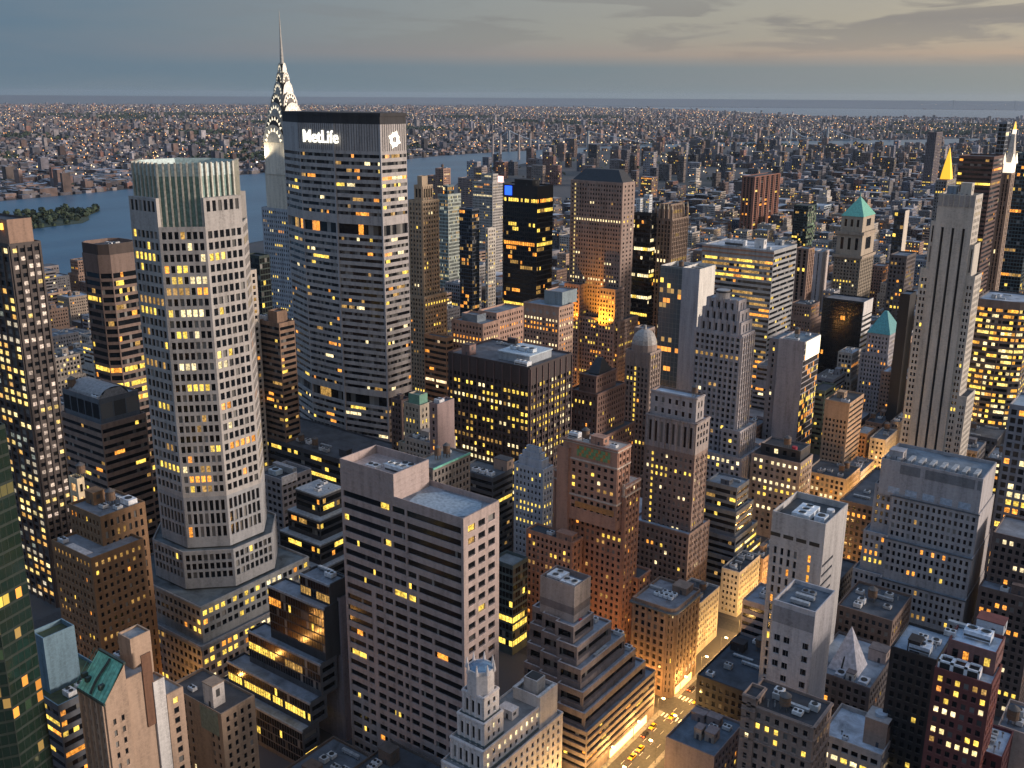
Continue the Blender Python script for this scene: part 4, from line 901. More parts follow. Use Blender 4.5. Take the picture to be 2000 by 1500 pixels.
b = Bld('brown tower block in the gap between the green crowned and the broad banded towers', (.22, .14, .095), ('ribbon', dict(bay=2.2, fh=3.8, lit=.08, full=.06, cols=[YEL, ORG, DIM])), roofc=(.12, .11, .11))
x, y, z1, w, l = (455.0, -383.0, 128.4, 18.4, 11.9); b.rect(x, y, z1, w, l); b.rect(x + 5, y - 3, z1 + 6, 8, 8, z0=z1 - 1, sn='blank', sw='blank', foot=False); b.ac(x + 15, y - 3, z1 - 1, 6, 4, 3)
b = Bld('slender pale tower with lit window column tucked behind the green crowned tower', (.42, .37, .32), ('punch', dict(bay=2.4, fh=3.6, lit=.25)), roofc=ROOFD)
x, y, z1, w, l = (470.0, -376.2, 159.6, 8.3, 4.9); b.rect(x, y, z1, w, l)
b = Bld('dark green glass block behind the green crowned tower and the stainless spire tower', (.03, .045, .04), ('curtain', dict(bay=2.5, fh=4, lit=.06, cols=[YEL])), roofc=ROOFD)
x, y, z1, w, l = (560.0, -457.2, 149.5, 15.5, 9.2); b.rect(x, y, z1, w, l)

# ---- centre
b = Bld('squat black office block with yellow window rows and a pale blue plant deck on top', (.045, .033, .033), ('grid', dict(bay=3.0, fu=.66, fh=4.1, fv=.55, rec=.5, mt=10, lit=.42, full=.22, run=.5, blind=0, rib=.6, every=2, rw=.7, ribmat=None, cols=[YEL, YEL, WHT, YEL, DIM])), roofc=(.10, .10, .11), par=wall((.09, .06, .06)))
b.st[1].pop('ribmat'); b.st = (b.st[0], dict(b.st[1], ribmat=wall((.085, .055, .055))))
x, y, z1, w, l = (312.0, -439.0, 113.1, 59.7, 43.3); b.rect(x, y, z1, w, l)
dk2 = plain('plant_deck_blue', (.42, .50, .56), .6)
q = Q(); q.box(x + 6, x + 28, y - 30, y - 8, z1 - 1, z1 + 3.5, wall((.30, .33, .36))); q.box(x + 5.5, x + 28.5, y - 30.5, y - 7.5, z1 + 3.5, z1 + 4.2, dk2); b.part('plant_deck', q, 'pale blue plant deck')
for k in range(3): b.ac(x + 8 + 6 * k, y - 14, z1 + 4.2, 4.5, 4, 2.2, 1, c=(.5, .56, .6))
b.bulk(x + w - 14, y - 3, z1 - 1, 6, 6, 6, wall((.22, .14, .125))); b.cooling(x + 3, y - 1.5, z1 - 1, 9, 4.5, 3, 3); b.clutter(x + 2, y - 34, z1 - 1, w - 4, l - 36, 5)
b = Bld('low dark block with white fans on its roof behind the pinkish slab', (.06, .065, .075), ('ribbon', dict(bay=2.2, fh=3.8, lit=.05, cols=[YEL, DIM])), roofc=(.10, .115, .13))
x, y, z1, w, l = (300.0, -389.3, 65.4, 25.2, 18.1); b.rect(x, y, z1, w, l)
for k in range(3): b.ac(x + 3 + 5 * k, y - 3, z1 - 1, 3.6, 3.2, 2.2, 1, c=(.66, .68, .7))
b.bulk(x + 1, y - 14, z1 - 1, 9, 6, 6, wall((.30, .22, .18)))
b = Bld('slim pale blue grey tower with a stepped cap left of the red brown brick tower', (.40, .44, .50), ('punch', dict(bay=2.4, fu=.42, fh=3.5, fv=.5, lit=.08, rows=(5, 8), cols=[YEL, YEL])), roofc=(.14, .16, .19))
x, y, z1, w, l = (272.0, -395.5, 74.7, 18.6, 9.3); b.rect(x, y, z1, w, l)
for k, (m, h) in enumerate(((2.0, 4), (3.6, 7), (5.2, 9.5))): b.rect(x + m, y - m * .7, z1 + h, max(3, w - 2 * m), max(2.5, l - 1.4 * m), z0=z1 - 1 + (h - 4), sn='blank', sw='blank', foot=False, parapet=.3)
b = Bld('green tinted glass block with bright floors behind the right edge of the pinkish slab', (.07, .10, .105), ('curtain', dict(bay=2, fh=4.2, fv=.7, lit=.04, full=.16, rows=(6, 9), cols=[YEL, YEL])), roofc=(.16, .18, .19))
x, y, z1, w, l = (252.0, -342.7, 47.6, 12.7, 11.9); b.rect(x, y, z1, w, l, parapet=1.5)
b = Bld('grey stone office block with a white roof sign board left of the pinkish slab', (.34, .33, .345), ('grid', dict(bay=3.6, fu=.7, fh=4, fv=.55, lit=.03, cols=[YEL, DIM])), roofc=(.045, .05, .058))
x, y, z1, w, l = (400.0, -331.6, 58.7, 20.7, 21.8); b.rect(x, y, z1, w, l, parapet=1.6)
b.duct(x + 3, y - 11, z1 - 1.6, w - 4, 3, 3.4); b.ac(x + 9, y - 4, z1 - 1.6, 6, 5, 3, 1, c=(.45, .55, .62))
q = Q(); q.box(x - .4, x - .05, y - 11, y - .2, z1 - 3.4, z1 + 1.4, plain('white_board', (.85, .83, .82))); b.part('sign_board', q, 'blank white board on the parapet corner')
b = Bld('dark ziggurat of glass terraces with blue rims left of the pinkish slab', (.05, .05, .055), ('ribbon', dict(bay=2, fh=3.8, fv=.7, lit=.10, fu=.9, cols=[ORG, DIM, YEL])), roofc=(.16, .18, .21))
x, y, z1, w, l = (345.0, -309.6, 57.5, 26.6, 21.8)
for k in range(5):
    zt_ = z1 + 10 - 11 * k; zb_ = max(0, zt_ - 12.0) if k < 4 else 0
    b.rect(x - 3.2 * k + 5, y + 3.6 * k - 4, zt_, w + 6.0 * k - 9, l + 7 * k - 6, z0=zb_, foot=k == 4)
    b.W.box(x - 3.2 * k + 4.7, x - 3.2 * k + 5 + w + 6 * k - 9, y + 3.6 * k - 4 - (l + 7 * k - 6), y + 3.6 * k - 3.7, zt_ - .7, zt_ + .1, plain('rim_pale', (.30, .33, .36), .8))
b.clutter(x + 6, y - 6, z1 + 9, w - 12, l - 8, 4)
b = Bld('broad low dark podium at the foot of the broad banded tower', (.06, .06, .068), ('ribbon', dict(bay=3, fh=5, lit=.2, full=.3, cols=[YEL])), roofc=(.055, .058, .066))
x, y, z1, w, l = (395.0, -380.8, 54.5, 92.9, 48.2); b.rect(x, y, z1, min(w, 120), 40); b.clutter(x + 4, y - 3, z1 - 1, 60, 14, 10)

b = Bld('brown windowless flank slab with a lit window column left of the squat black office block', (.25, .185, .18), ('punch', dict(bay=3, fu=.4, fh=3.6, lit=.2, nb=1)), roofc=ROOFB)
x, y, z1, w, l = (330.0, -380.5, 102.6, 5.7, 13.9); b.rect(x, y, z1, w, l, sw='blank'); b.ac(x + 1, y - 3, z1 - 1, 4, 4, 2.4)
b = Bld('tan apartment house with a green copper mansard left of the windowless brown slab', (.34, .29, .23), ('punch', dict(bay=2.6, fu=.42, fh=3.4, lit=.08, blind=.3)), roofc=(.12, .20, .17))
x, y, z1, w, l = (352.0, -391.3, 95.1, 12.1, 10.7); b.rect(x, y, z1, w, l); b.rect(x + 2, y - 2, z1 + 5, w - 4, l - 4, z0=z1 - 1, sn='blank', sw='blank', wm=wall((.13, .27, .21)), foot=False); b.rect(x - 3, y + 5, z1 - 22, w + 3, l); b.tank(x + 3, y + 2, z1 - 23); b.clutter(x - 2, y + 4, z1 - 23, w, 6, 3)
b = Bld('narrow dark brick building against the lower corner of the broad banded tower', (.11, .075, .07), ('punch', dict(bay=2.6, fh=3.4, lit=.05)), roofc=ROOFD)
x, y, z1, w, l = (372.0, -398.0, 92.7, 8.3, 7.8); b.rect(x, y, z1, w, l); b.clutter(x, y, z1 - 1, w, l, 2)
b = Bld('beige apartment house crowded with roof tanks behind the pinkish slab', (.36, .31, .27), ('punch', dict(bay=2.7, fh=3.4, lit=.06, blind=.3)), roofc=ROOFB)
x, y, z1, w, l = (335.0, -384.1, 78.2, 22.3, 17.3); b.rect(x, y, z1, w, min(l, 24)); b.clutter(x + 1, y - 1, z1 - 1, w - 2, 20, 7)
b = Bld('low grey block with a green copper eave directly behind the pinkish slab roof', (.20, .18, .165), ('punch', dict(bay=2.7, fh=3.8, lit=.05)), roofc=(.14, .16, .17))
x, y, z1, w, l = (285.0, -324.7, 94.0, 14.2, 27.4); b.rect(x, y, z1, w, l); b.W.box(x - .5, x, y - l, y, z1 - .8, z1 + .1, plain('copper_green', (.14, .43, .33), .6)); b.clutter(x + 1, y - 1, z1 - 1, w - 2, l - 2, 4)

b = Bld('dark red brown building with a black pyramid roof right of the squat black block', (.17, .10, .08), ('punch', dict(bay=2.7, fu=.45, fh=3.5, lit=.05, cornice=.4, cols=[YEL, ORG])), roofc=ROOFD)
x, y, z1, w, l = (300.0, -492.5, 87.1, 20.2, 33.3); b.rect(x, y, z1, w, l); b.rect(x + 3, y - 3, z1 + 10, w - 8, l - 10, z0=z1 - 1, foot=False); b.rect(x - 5, y + 5, z1 - 26, w + 12, l + 10)
q = Q(); hx, hy = x + w / 2 - 1, y - l / 2; hw, hl = w / 2 - 6, l / 2 - 9
q.prism([(hx - hw, hy - hl), (hx - hw, hy + hl), (hx + hw, hy + hl), (hx + hw, hy - hl)], z1 + 9.5, z1 + 18, plain('slate', (.025, .027, .032)), pts1=[(hx - 2, hy - 1), (hx - 2, hy + 1), (hx + 2, hy + 1), (hx + 2, hy - 1)]); b.part('slate_roof', q, 'black pyramid roof')
b.ac(x - 2, y + 3, z1 - 27, 6, 3, 2, 2, c=(.6, .65, .7))
b = Bld('stone building with a pale ribbed dome and one bright window column, centre right', (.27, .21, .18), ('pier', dict(bay=3, fu=.45, fh=3.6, lit=.04, blind=.2)), roofc=(.20, .22, .26))
x, y, z1, w, l = (300.0, -556.2, 99.6, 18.3, 8.9)
def one_col(lit, nf, nb): lit[:, max(0, nb // 2), :3] = np.array(YEL) * 1.1
b.rect(x, y, z1, w, l + 6, sn=('pier', dict(bay=3, fu=.5, fh=3.6, lit=.03, mt=10, fn=one_col)))
q = Q(); hx, hy = x + 9, y - 8; dm = plain('dome_lead', (.33, .31, .29), .6)
for k in range(5):
    a0, a1 = k * math.pi / 10, (k + 1) * math.pi / 10; q.cyl(hx, hy, 8.2 * math.cos(a0), max(.2, 8.2 * math.cos(a1)), z1 + 4 + 9.5 * math.sin(a0), z1 + 4 + 9.5 * math.sin(a1), dm, 16, top=k == 4)
q.cyl(hx, hy, 8.4, 8.4, z1 - 1, z1 + 4, b.wm, 16); b.part('dome', q, 'pale ribbed dome')
q = Q(); q.cyl(hx, hy, 1.2, 1.0, z1 + 13.4, z1 + 16, dm, 8); b.part('cupola', q); b.rect(x + w - 8, y - 14, z1 + 12, 10, 10, z0=z1 - 1, foot=False)

# ---- centre right along the avenue
b = Bld('brown brick office building with a rounded bracketed cornice at the lit avenue corner', (.22, .155, .12), ('pier', dict(bay=3.1, fu=.5, fh=3.7, fv=.62, rib=.3, lit=.02, full=.0, cols=[YEL, WHT])), roofc=(.16, .165, .185))
x, y, z1, w, l = (174.3, -355.6, 44.4, 20.9, 25.2); y += 0
c = 3.2
arc = [(x + c - c * math.cos(a), y - c + c * math.sin(a)) for a in (0, .52, 1.05, 1.571)]
b.poly([(x, y - l)] + arc + [(x + w, y), (x + w, y - l)], z1, 0, parapet=1.3)
oc2 = [(p[0] + (p[0] - x - w / 2) * .10, p[1] + (p[1] - y + l / 2) * .07) for p in [(x, y - l)] + arc + [(x + w, y), (x + w, y - l)]]
q = Q(); q.prism(oc2, z1 - 2.6, z1 - 1.9, plain('cornice_copper', (.10, .115, .125)), top=False)
n = len(oc2); inn = [(x, y - l)] + arc + [(x + w, y), (x + w, y - l)]
q.add([[(*oc2[i], z1 - 1.9), (*oc2[(i + 1) % n], z1 - 1.9), (*inn[(i + 1) % n], z1 - 1.7), (*inn[i], z1 - 1.7)] for i in range(n)], plain('cornice_copper', (.10, .115, .125))); b.part('cornice', q, 'dark green projecting cornice')
for k in range(7): b.ac(x + 6 + 2.4 * (k % 4), y - 9 - 3.4 * (k // 4), z1 - 1.2, 1.9, 2.4, 1.6, 1, c=(.66, .7, .74))
b.bulk(x + 3, y - 17, z1 - 1.2, 7, 7, 3.2); b.duct(x + 14, y - 14, z1 - 1.2, 6, 1.5)
b = Bld('brown brick slab tower with tall crown arches and a column of lit windows, centre right', (.235, .17, .145), ('punch', dict(bay=2.6, fu=.46, fh=3.5, fv=.52, lit=.04, blind=.4, rib=.25, every=2, rw=.5, cols=[WHT, YEL])), roofc=ROOFL)
x, y, z1, w, l = (206.0, -433.4, 103.2, 28.6, 14.9)
def r8c(lit, nf, nb): lit[nf // 3:, nb - 2, :3] = np.array(YEL) * 1.15
base8 = dict(bay=2.6, fu=.46, fh=3.5, fv=.52, lit=.04, blind=.4, rib=.25, every=2, rw=.5, cols=[WHT, YEL], fn=r8c, mt=2)
b.rect(x, y, z1 - 17, w, l, sn=('punch', base8), parapet=0)
b.rect(x, y + .02, z1, w, l, z0=z1 - 17, sn=('pier', dict(bay=3.4, fu=.42, fh=13, fv=.85, rib=.5, lit=.08, mt=2, cornice=.5)), sw=('punch', dict(bay=3, fh=4, lit=0, cornice=.5)), wm=wall((.30, .26, .25)), foot=False)
b.rect(x + 1.5, y - 1.5, z1 + 12.5, w - 3, l - 6, z0=z1 - 1, sn=('punch', dict(bay=3.6, fu=.4, fh=5.5, fv=.5, lit=0, cornice=.5)), sw=('punch', dict(bay=3, fu=.4, fh=5.5, lit=0, cornice=.5)), wm=wall((.33, .30, .30)), foot=False)
b.rect(x - 1.5, y + 4.5, z1 - 58, w + 5, l + 9, sn=('punch', dict(bay=2.6, fh=3.5, lit=.03, blind=.3, cornice=.3)))
b.tank(x + 5, y - 6, z1 + 11.5, 1.6, 3)
b = Bld('blue grey glass office block of stacked receding floors right of the brown slab tower', (.15, .17, .20), ('ribbon', dict(bay=1.9, fh=3.9, fv=.55, rec=.3, lit=.06, full=.0, cols=[YEL, DIM])), roofc=(.22, .25, .28))
x, y, z1, w, l = (197.0, -468.2, 59.8, 18.1, 15.8)
for k, (dz, g) in enumerate(((0, 0), (-13, 1.4), (-27, 2.8), (-38, 4.0))):
    b.rect(x - g, y + g * 1.4, z1 + dz, w + g * 1.6, l + 3.2 * g * 1.5, z0=max(0, z1 + dz - 15) if k < 3 else 0, sw=('ribbon', dict(bay=1.9, fh=3.9, fv=.5, lit=.05 if k < 2 else .5, full=.0 if k < 2 else .5, cols=[(1, .75, .35), YEL])), foot=k == 3)
b.bulk(x + 6, y - 3, z1 - 1, 5, 5, 2.6, wall((.12, .13, .15))); b.duct(x + 3, y - 10, z1 - 1, 7, 1.3)
b = Bld('grey stone art deco tower with stepped notched crown and drum cap, right of centre', (.33, .31, .325), ('pier', dict(bay=3.3, fu=.52, fh=3.7, fv=.58, rib=.55, rw=1.0, lit=.05, blind=.3, cols=[YEL, WHT, DIM])), roofc=(.20, .22, .25))
x, y, z1, w, l = (232.0, -542.5, 124.0, 31.3, 16.3); b.rect(x, y, z1, w, l + 2)
for k, (m, h) in enumerate(((2.2, 7), (4.6, 13.5), (7.0, 19.5))):
    b.rect(x + m * .7, y - m * .4, z1 + h, w - 1.5 * m, l + 2 - m, z0=z1 + (0, 6, 12.5)[k] - 1, sn=('slot', dict(bay=4.4, fu=.34, fh=5.4, fv=.85, lit=0, rib=.8, rw=1.6, ribtop=-.7)), sw=('slot', dict(bay=4.4, fu=.34, fh=5.4, fv=.85, lit=0)), foot=False, parapet=.4)
q = Q(); q.cyl(x + w / 2 + 1, y - 6, 4.2, 4.2, z1 + 18.5, z1 + 24.5, wall((.40, .37, .35)), 16); q.cyl(x + w / 2 + 1, y - 6, 4.6, 4.6, z1 + 23.2, z1 + 24, dk_, 16, top=False); b.part('drum_cap', q, 'round drum cap')
b.rect(x - 4.5, y + 4, z1 - 58, 12, l + 8, sn=('punch', dict(bay=3, fh=3.7, lit=.08)))
b.rect(x - 8, y + 6.5, z1 - 74, w + 9, l + 14, sn=('punch', dict(bay=3.2, fh=3.7, lit=.12, rows=(0,), cols=[WHT, YEL])))
b = Bld('glass and white slab tower with a blank grey edge and tiny end windows', (.60, .58, .54), 'blank', roofc=(.05, .055, .06))
x, y, z1, w, l = (332.0, -687.8, 133.6, 33.6, 27.4)
ws = w * .43
b.rect(x, y, z1, ws, l, sn='blank', sw=('punch', dict(nb=4, fu=.3, fh=5.0, fv=.35, lit=0, mt=34, skip=lambda t, j, i, nb, nf: j % 4 != 3)), parapet=2.5, foot=True)
b.W.box(x - .02, x + ws, y - .02, y + .12, 0, z1, wall((.27, .31, .36)))
b.rect(x + ws, y - .3, z1 - .3, w - ws, l - 1, sn=('curtain', dict(bay=3.2, fh=3.9, fv=.93, lit=.05, full=.04, glass=glass_tint((.05, .085, .11), .15), cols=[DIM, YEL, ORG])), sw='blank', wm=wall((.12, .16, .18)), parapet=2.5)
b.clutter(x + 3, y - 3, z1 - 2.5, w - 6, l - 6, 4)
b = Bld('wide office block with white and dark bands right of the glass and white slab', (.30, .305, .31), ('ribbon', dict(bay=2.2, fh=4.3, fv=.52, rec=.5, lit=.25, full=.2, run=.3, mt=8, cols=[YEL, DIM, ORG, DIM])), roofc=(.34, .37, .40))
x, y, z1, w, l = (302.0, -756.4, 142.4, 62.1, 48.6)
b.rect(x, y, z1, w, l, sw=('ribbon', dict(bay=2.2, fh=4.3, fv=.5, rec=.5, lit=.05, mt=2, cols=[DIM, YEL])))
for s in (0, 1): b.W.box(x - .3, x + w, y + .0, y + .35, z1 - 2.6 - 3.4 * s, z1 - 1.4 - 3.4 * s, wall((.30, .17, .11)))
b.cooling(x + 30, y - 8, z1 - 1, 16, 8, 5, 4); b.bulk(x + 14, y - 12, z1 - 1, 8, 6, 7, wall(WHITE)); b.clutter(x + 3, y - 3, z1 - 1, w - 6, l - 6, 6)
b = Bld('plain grey windowless slab with a glowing white panel at its upper right end', (.30, .285, .30), ('punch', dict(nb=1, fu=.3, fh=4, lit=.3)), roofc=(.12, .16, .19))
x, y, z1, w, l = (232.0, -648.1, 99.6, 25.6, 30.2)
b.rect(x, y, z1, w * .72, l, sn='blank', sw=('curtain', dict(bay=2, fh=4, lit=.12, full=.03, cols=[YEL, ORG])), parapet=1.2)
q = Q(); q.box(x - .35, x - .05, y - l * .98, y - l * .1, z1 - 13.5, z1 - .6, lamp_mat('lit_panel', (1, .90, .66), 1.0)); b.part('lit_panel', q, 'glowing white panel')
b.rect(x + w * .72, y - 1.2, z1 - 1, w * .28, l - 2, sn=('punch', dict(nb=1, fu=.3, fh=4, lit=.3)), wm=wall((.20, .19, .20))); b.clutter(x + 1, y - 1, z1 - 1.2, w - 3, l - 3, 5)
b = Bld('plain black slab tower with a striped white west end under the green pyramid roofed tower', (.016, .016, .022), ('curtain', dict(bay=4, fh=4, lit=.0)), roofc=(.14, .14, .15))
x, y, z1, w, l = (252.0, -835.3, 94.9, 34.5, 20.2)
b.rect(x, y, z1, w, l + 4, sn=('curtain', dict(bay=2, fh=4, fv=.9, lit=.012, full=0, blind=.0, cols=[YEL, ORG, DIM])), sw=('ribbon', dict(bay=3, fh=4.6, fv=.5, lit=0)), wm=wall(BLACK))
b.W.box(x - .5, x - .06, y - l - 3.9, y - .02, z1 - 12, z1, wall(WHITE))
for k in range(26): b.W.box(x - .5, x - .06, y - l - 3.9, y - .02, z1 - 15.4 - 4.6 * k, z1 - 13.2 - 4.6 * k, wall(WHITE))
b = Bld('tall tan stone tower with a green copper pyramid roof', (.27, .225, .17), ('punch', dict(bay=3.2, fu=.45, fh=3.7, fv=.55, lit=.03, rib=.3, every=2, cols=[YEL, WHT])), roofc=ROOFD)
x, y, z1, w, l = (332.0, -1075.0, 63.7, 29.1, 41.5)
b.rect(x, y, z1 + 30, w, l + 2, parapet=0)
b.rect(x - 1.5, y + 1.5, z1 + 33, w + 3, l + 5, z0=z1 + 30, sn='blank', sw='blank', foot=False, wm=wall((.36, .29, .22)))
b.rect(x + 1, y - 1, z1 + 55, w - 2, l, z0=z1 + 32, sn=('slot', dict(nb=3, fu=.4, fh=17, fv=.75, lit=.02)), sw=('slot', dict(nb=1, fu=.45, fh=17, fv=.75, lit=0)), foot=False, wm=wall((.40, .33, .25)))
b.rect(x - .5, y + .5, z1 + 58, w + 1, l + 2, z0=z1 + 54.6, sn='blank', sw='blank', foot=False, wm=wall((.36, .29, .22)))
b.rect(x + 2.5, y - 2, z1 + 74, w - 6, l - 2, z0=z1 + 57, sn=('slot', dict(nb=3, fu=.4, fh=11, fv=.7, lit=.0)), sw=('slot', dict(nb=1, fu=.4, fh=11, fv=.7, lit=0)), foot=False, wm=wall((.40, .33, .25)))
q = Q(); hx, hy = x + 2.5 + (w - 6) / 2, y - 2 - (l - 2) / 2; hw, hl = (w - 6) / 2 + .6, (l - 2) / 2 + .6
q.prism([(hx - hw, hy - hl), (hx - hw, hy + hl), (hx + hw, hy + hl), (hx + hw, hy - hl)], z1 + 74, z1 + 93, plain('copper_green', (.14, .43, .33), .6), pts1=[(hx - .6, hy - .6), (hx - .6, hy + .6), (hx + .6, hy + .6), (hx + .6, hy - .6)]); b.part('copper_roof', q, 'green copper pyramid roof')
q = Q(); q.cyl(hx, hy, .7, .1, z1 + 93, z1 + 99, plain('copper_green', (.14, .43, .33), .6), 8); b.part('finial', q)
b = Bld('slender stone tower with a teal pyramid roof left of the tall striped tower', (.30, .29, .31), ('punch', dict(bay=2.6, fu=.42, fh=3.6, lit=.05, cols=[ORG, YEL])), roofc=ROOFD)
x, y, z1, w, l = (215.0, -788.2, 80.6, 17.5, 25.7); b.rect(x, y, z1, w, l + 3); b.rect(x - 1, y + 2, z1 - 16, w + 4, l + 8)
q = Q(); hx, hy = x + w / 2, y - (l + 3) / 2
q.prism([(x - .4, y - l - 3.4), (x - .4, y + .4), (x + w + .4, y + .4), (x + w + .4, y - l - 3.4)], z1, z1 + 16, plain('copper_teal', (.07, .27, .28), .5), pts1=[(hx - 1.2, hy - 1.2), (hx - 1.2, hy + 1.2), (hx + 1.2, hy + 1.2), (hx + 1.2, hy - 1.2)]); b.part('copper_roof', q, 'teal pyramid roof')
b = Bld('flat black slab between the teal roofed tower and the tall striped tower', (.014, .014, .017), 'blank', roofc=ROOFB)
x, y, z1, w, l = (190.0, -736.6, 123.9, 7.2, 10.3); b.rect(x, y, z1, w, l + 6)
b = Bld('red brown tower with shaded face right of the green pyramid roofed tower', (.22, .13, .10), ('punch', dict(bay=2.8, fh=3.6, lit=.06, cols=[ORG, DIM])), roofc=ROOFB)
x, y, z1, w, l = (340.0, -1188.5, 70.4, 13.6, 21.6); b.rect(x, y, z1, w, l)

b = Bld('tan brick shaft tower with a bright striped west side below the black slab tower', (.34, .23, .15), ('punch', dict(bay=2.7, fu=.5, fh=3.6, fv=.55, lit=.03, blind=.1, cols=[YEL, ORG])), roofc=ROOFD)
x, y, z1, w, l = (197.0, -646.1, 63.1, 16.7, 29.6)
b.rect(x, y, z1, w, l, sn=('punch', dict(bay=2.7, fu=.5, fh=3.6, fv=.55, lit=.03, mt=12, cornice=.4)), sw=('ribbon', dict(bay=4, fh=3.6, fv=.45, lit=.0, rec=.5)), wm=wall((.36, .255, .175)))
b.ac(x + 2, y - 3, z1 - 1, 5, 3, 2); b.bulk(x + 8, y - 12, z1 - 1, 5, 6, 4)
b = Bld('small brown brick building right behind the tan brick shaft tower', (.32, .20, .13), ('punch', dict(bay=2.7, fh=3.4, lit=.04)), roofc=(.26, .28, .3))
x, y, z1, w, l = (195.0, -679.8, 31.1, 8.6, 20.4); b.rect(x, y - 6, z1, w, l)
b = Bld('reddish brick block at the foot of the tall striped tower on its left', (.26, .165, .12), ('punch', dict(bay=2.7, fh=3.4, lit=.04)), roofc=ROOFD)
x, y, z1, w, l = (196.0, -723.4, 28.5, 12.0, 38.0); b.rect(x, y, z1, w, l); b.clutter(x, y, z1 - 1, w, l, 3)
b = Bld('dark green banded glass block behind the tan brick shaft tower', (.10, .13, .10), ('ribbon', dict(bay=2, fh=3.8, lit=.08, cols=[YEL, DIM])), roofc=ROOFD)
x, y, z1, w, l = (235.0, -698.2, 50.2, 10.4, 23.7); b.rect(x, y - 10, z1, w, l)
b = Bld('low dark roofed stone block with two rows of white lit windows, right of centre', (.25, .21, .20), ('punch', dict(bay=3.4, fu=.5, fh=4.2, fv=.5, lit=.06, rows=(0, 3), cols=[WHT, (1, .85, .5), YEL])), roofc=(.03, .032, .038))
x, y, z1, w, l = (191.0, -544.9, 52.2, 30.8, 19.9); b.rect(x, y, z1, w, l); b.rect(x + 2, y - 4, z1 + 6, w - 6, l - 4, z0=z1 - 1, sn=('punch', dict(bay=5, fu=.45, fh=6, fv=.5, lit=.7, mt=.4, cols=[WHT])), sw='blank', wm=wall((.03, .03, .035)), foot=False)
b.tank(x + 12, y - 8, z1 + 5, 2.2, 4); q = Q(); q.cyl(x + 7, y - 7, 1.6, 1.6, z1 + 5, z1 + 7, plain('red_cap', (.35, .02, .04)), 12); b.part('red_drum', q)

# ---- west of the avenue
b = Bld('white stone box tower with three round black roof fans, lower right', (.40, .385, .38), 'blank', roofc=(.05, .055, .06))
x, y, z1, w, l = (112.0, -353.2, 102.9, 21.3, 22.5)
SW1 = ('pier', dict(bay=2.6, fu=.36, fh=4.0, fv=.72, rec=.5, lit=.07, mt=15, mu=1, skip=lambda t, j, i, nb, nf: t > .3 and t < .95, cols=[ORG, YEL]))
def r1f(lit, nf, nb): lit[:max(1, nf - 1), 1, :3] = np.array((1, .42, .05)) * 1.0
b.rect(x, y, z1, w, l + 3, sn=('punch', dict(nb=7, fu=.42, fh=4.2, fv=.74, rec=.6, lit=.06, mt=14, fn=r1f, skip=lambda t, j, i, nb, nf: i in (1, 3, 4, 5, 6), cols=[YEL, ORG])), sw=('ribbon', dict(nb=2, fu=.45, fh=4.2, fv=.3, lit=0, mt=16, skip=lambda t, j, i, nb, nf: i == 1)), parapet=2.6)
for k in range(4): b.W.box(x + 1.6 + w * .245 * k, x + 1.6 + w * .245 * k + w * .19, y - .2, y + .05, z1 - 10.2, z1 - 8.6, plain('fan_black', (.02, .02, .02)))
b.cooling(x + 7.5, y - 2.5, z1 - 2.6, 7, 12, 3, 3, c=(.60, .66, .72)); b.ac(x + 2, y - 4, z1 - 2.6, 4, 5, 3, 1, c=(.55, .62, .7)); q = Q(); q.cyl(x + 3, y - 14, 1.5, 1.5, z1 - 2.6, z1 + .6, plain('painted_steel', (.6, .62, .65), .5), 14); b.part('drum_tank', q)
b = Bld('slender white tiled tower with a single column of dark and lit windows, lower right', (.44, .425, .44), 'blank', roofc=(.10, .12, .145))
x, y, z1, w, l = (101.0, -317.1, 85.2, 15.5, 16.0)
def r2f(lit, nf, nb):
    lit[..., :3] = 0
    for j, c in ((nf - 2, YEL), (nf - 5, ORG)): lit[j, 1, :3] = np.array(c) * 1.3
b.rect(x, y, z1, w, l + 4, sn=('punch', dict(nb=4, fu=.62, fh=5.2, fv=.5, rec=.5, lit=0, mt=12, blind=0, fn=r2f, skip=lambda t, j, i, nb, nf: not (i == 1 or (i == 3 and j > 2)))), parapet=1.5)
b.W.box(x + .2, x + w * .99, y - .2, y + .06, z1 - 8.5, z1 - 2, wall((.24, .235, .25)))
for k in range(12): b.W.box(x + w * k / 12 + .2, x + w * k / 12 + .26, y, y + .05, 5, z1 - 8.6, wall((.33, .32, .335)))
b.duct(x + 4, y - 4, z1 - 1.5, 7, 1.6, 1.3); b.duct(x + 4, y - 9, z1 - 1.5, 7, 1.6, 1.3); b.ac(x + 5, y - 12, z1 - 1.5, 5, 3, 1.6, 2, c=(.2, .22, .25))
b = Bld('broad pale stone setback building with four terraces of close set windows, right', (.34, .325, .335), roofc=(.14, .17, .20))
x, y, z1, w, l = (74.7, -440.0, 103.0, 42.8, 12.6)
ZS = dict(bay=2.35, fu=.50, fh=3.75, fv=.60, rec=.4, mt=.9, lit=.07, blind=.1, cols=[YEL, ORG, ORG, DIM], rib=.15)
b.rect(x, y, z1, w, 26, z0=z1 - 17, sn='blank', sw='blank', parapet=1.4, foot=False)
b.W.box(x + 3, x + w * .55, y - .2, y + .08, z1 - 5.5, z1 - 1.2, wall((.17, .17, .18))); b.W.box(x + w * .6, x + w * .8, y - .2, y + .08, z1 - 5.5, z1 - 1.2, wall((.17, .17, .18))); b.W.box(x + .5, x + 2, y - .2, y + .08, z1 - 5.5, z1 - 1.2, wall((.17, .17, .18)))
for k in range(5): b.W.box(x + 3.5 + k * 7.5, x + 8.5 + k * 7.5, y - .2, y + .08, z1 - 15.4, z1 - 12.4, plain('pale_blue_pane', (.32, .40, .50), .3))
for k in range(9): b.duct(x + 3 + k * 4.6, y - 2.5, z1 - 1.4, 1.8, 8, 1.6)
b.bulk(x + w - 8, y - 4, z1 - 1.4, 6, 6, 4.5)
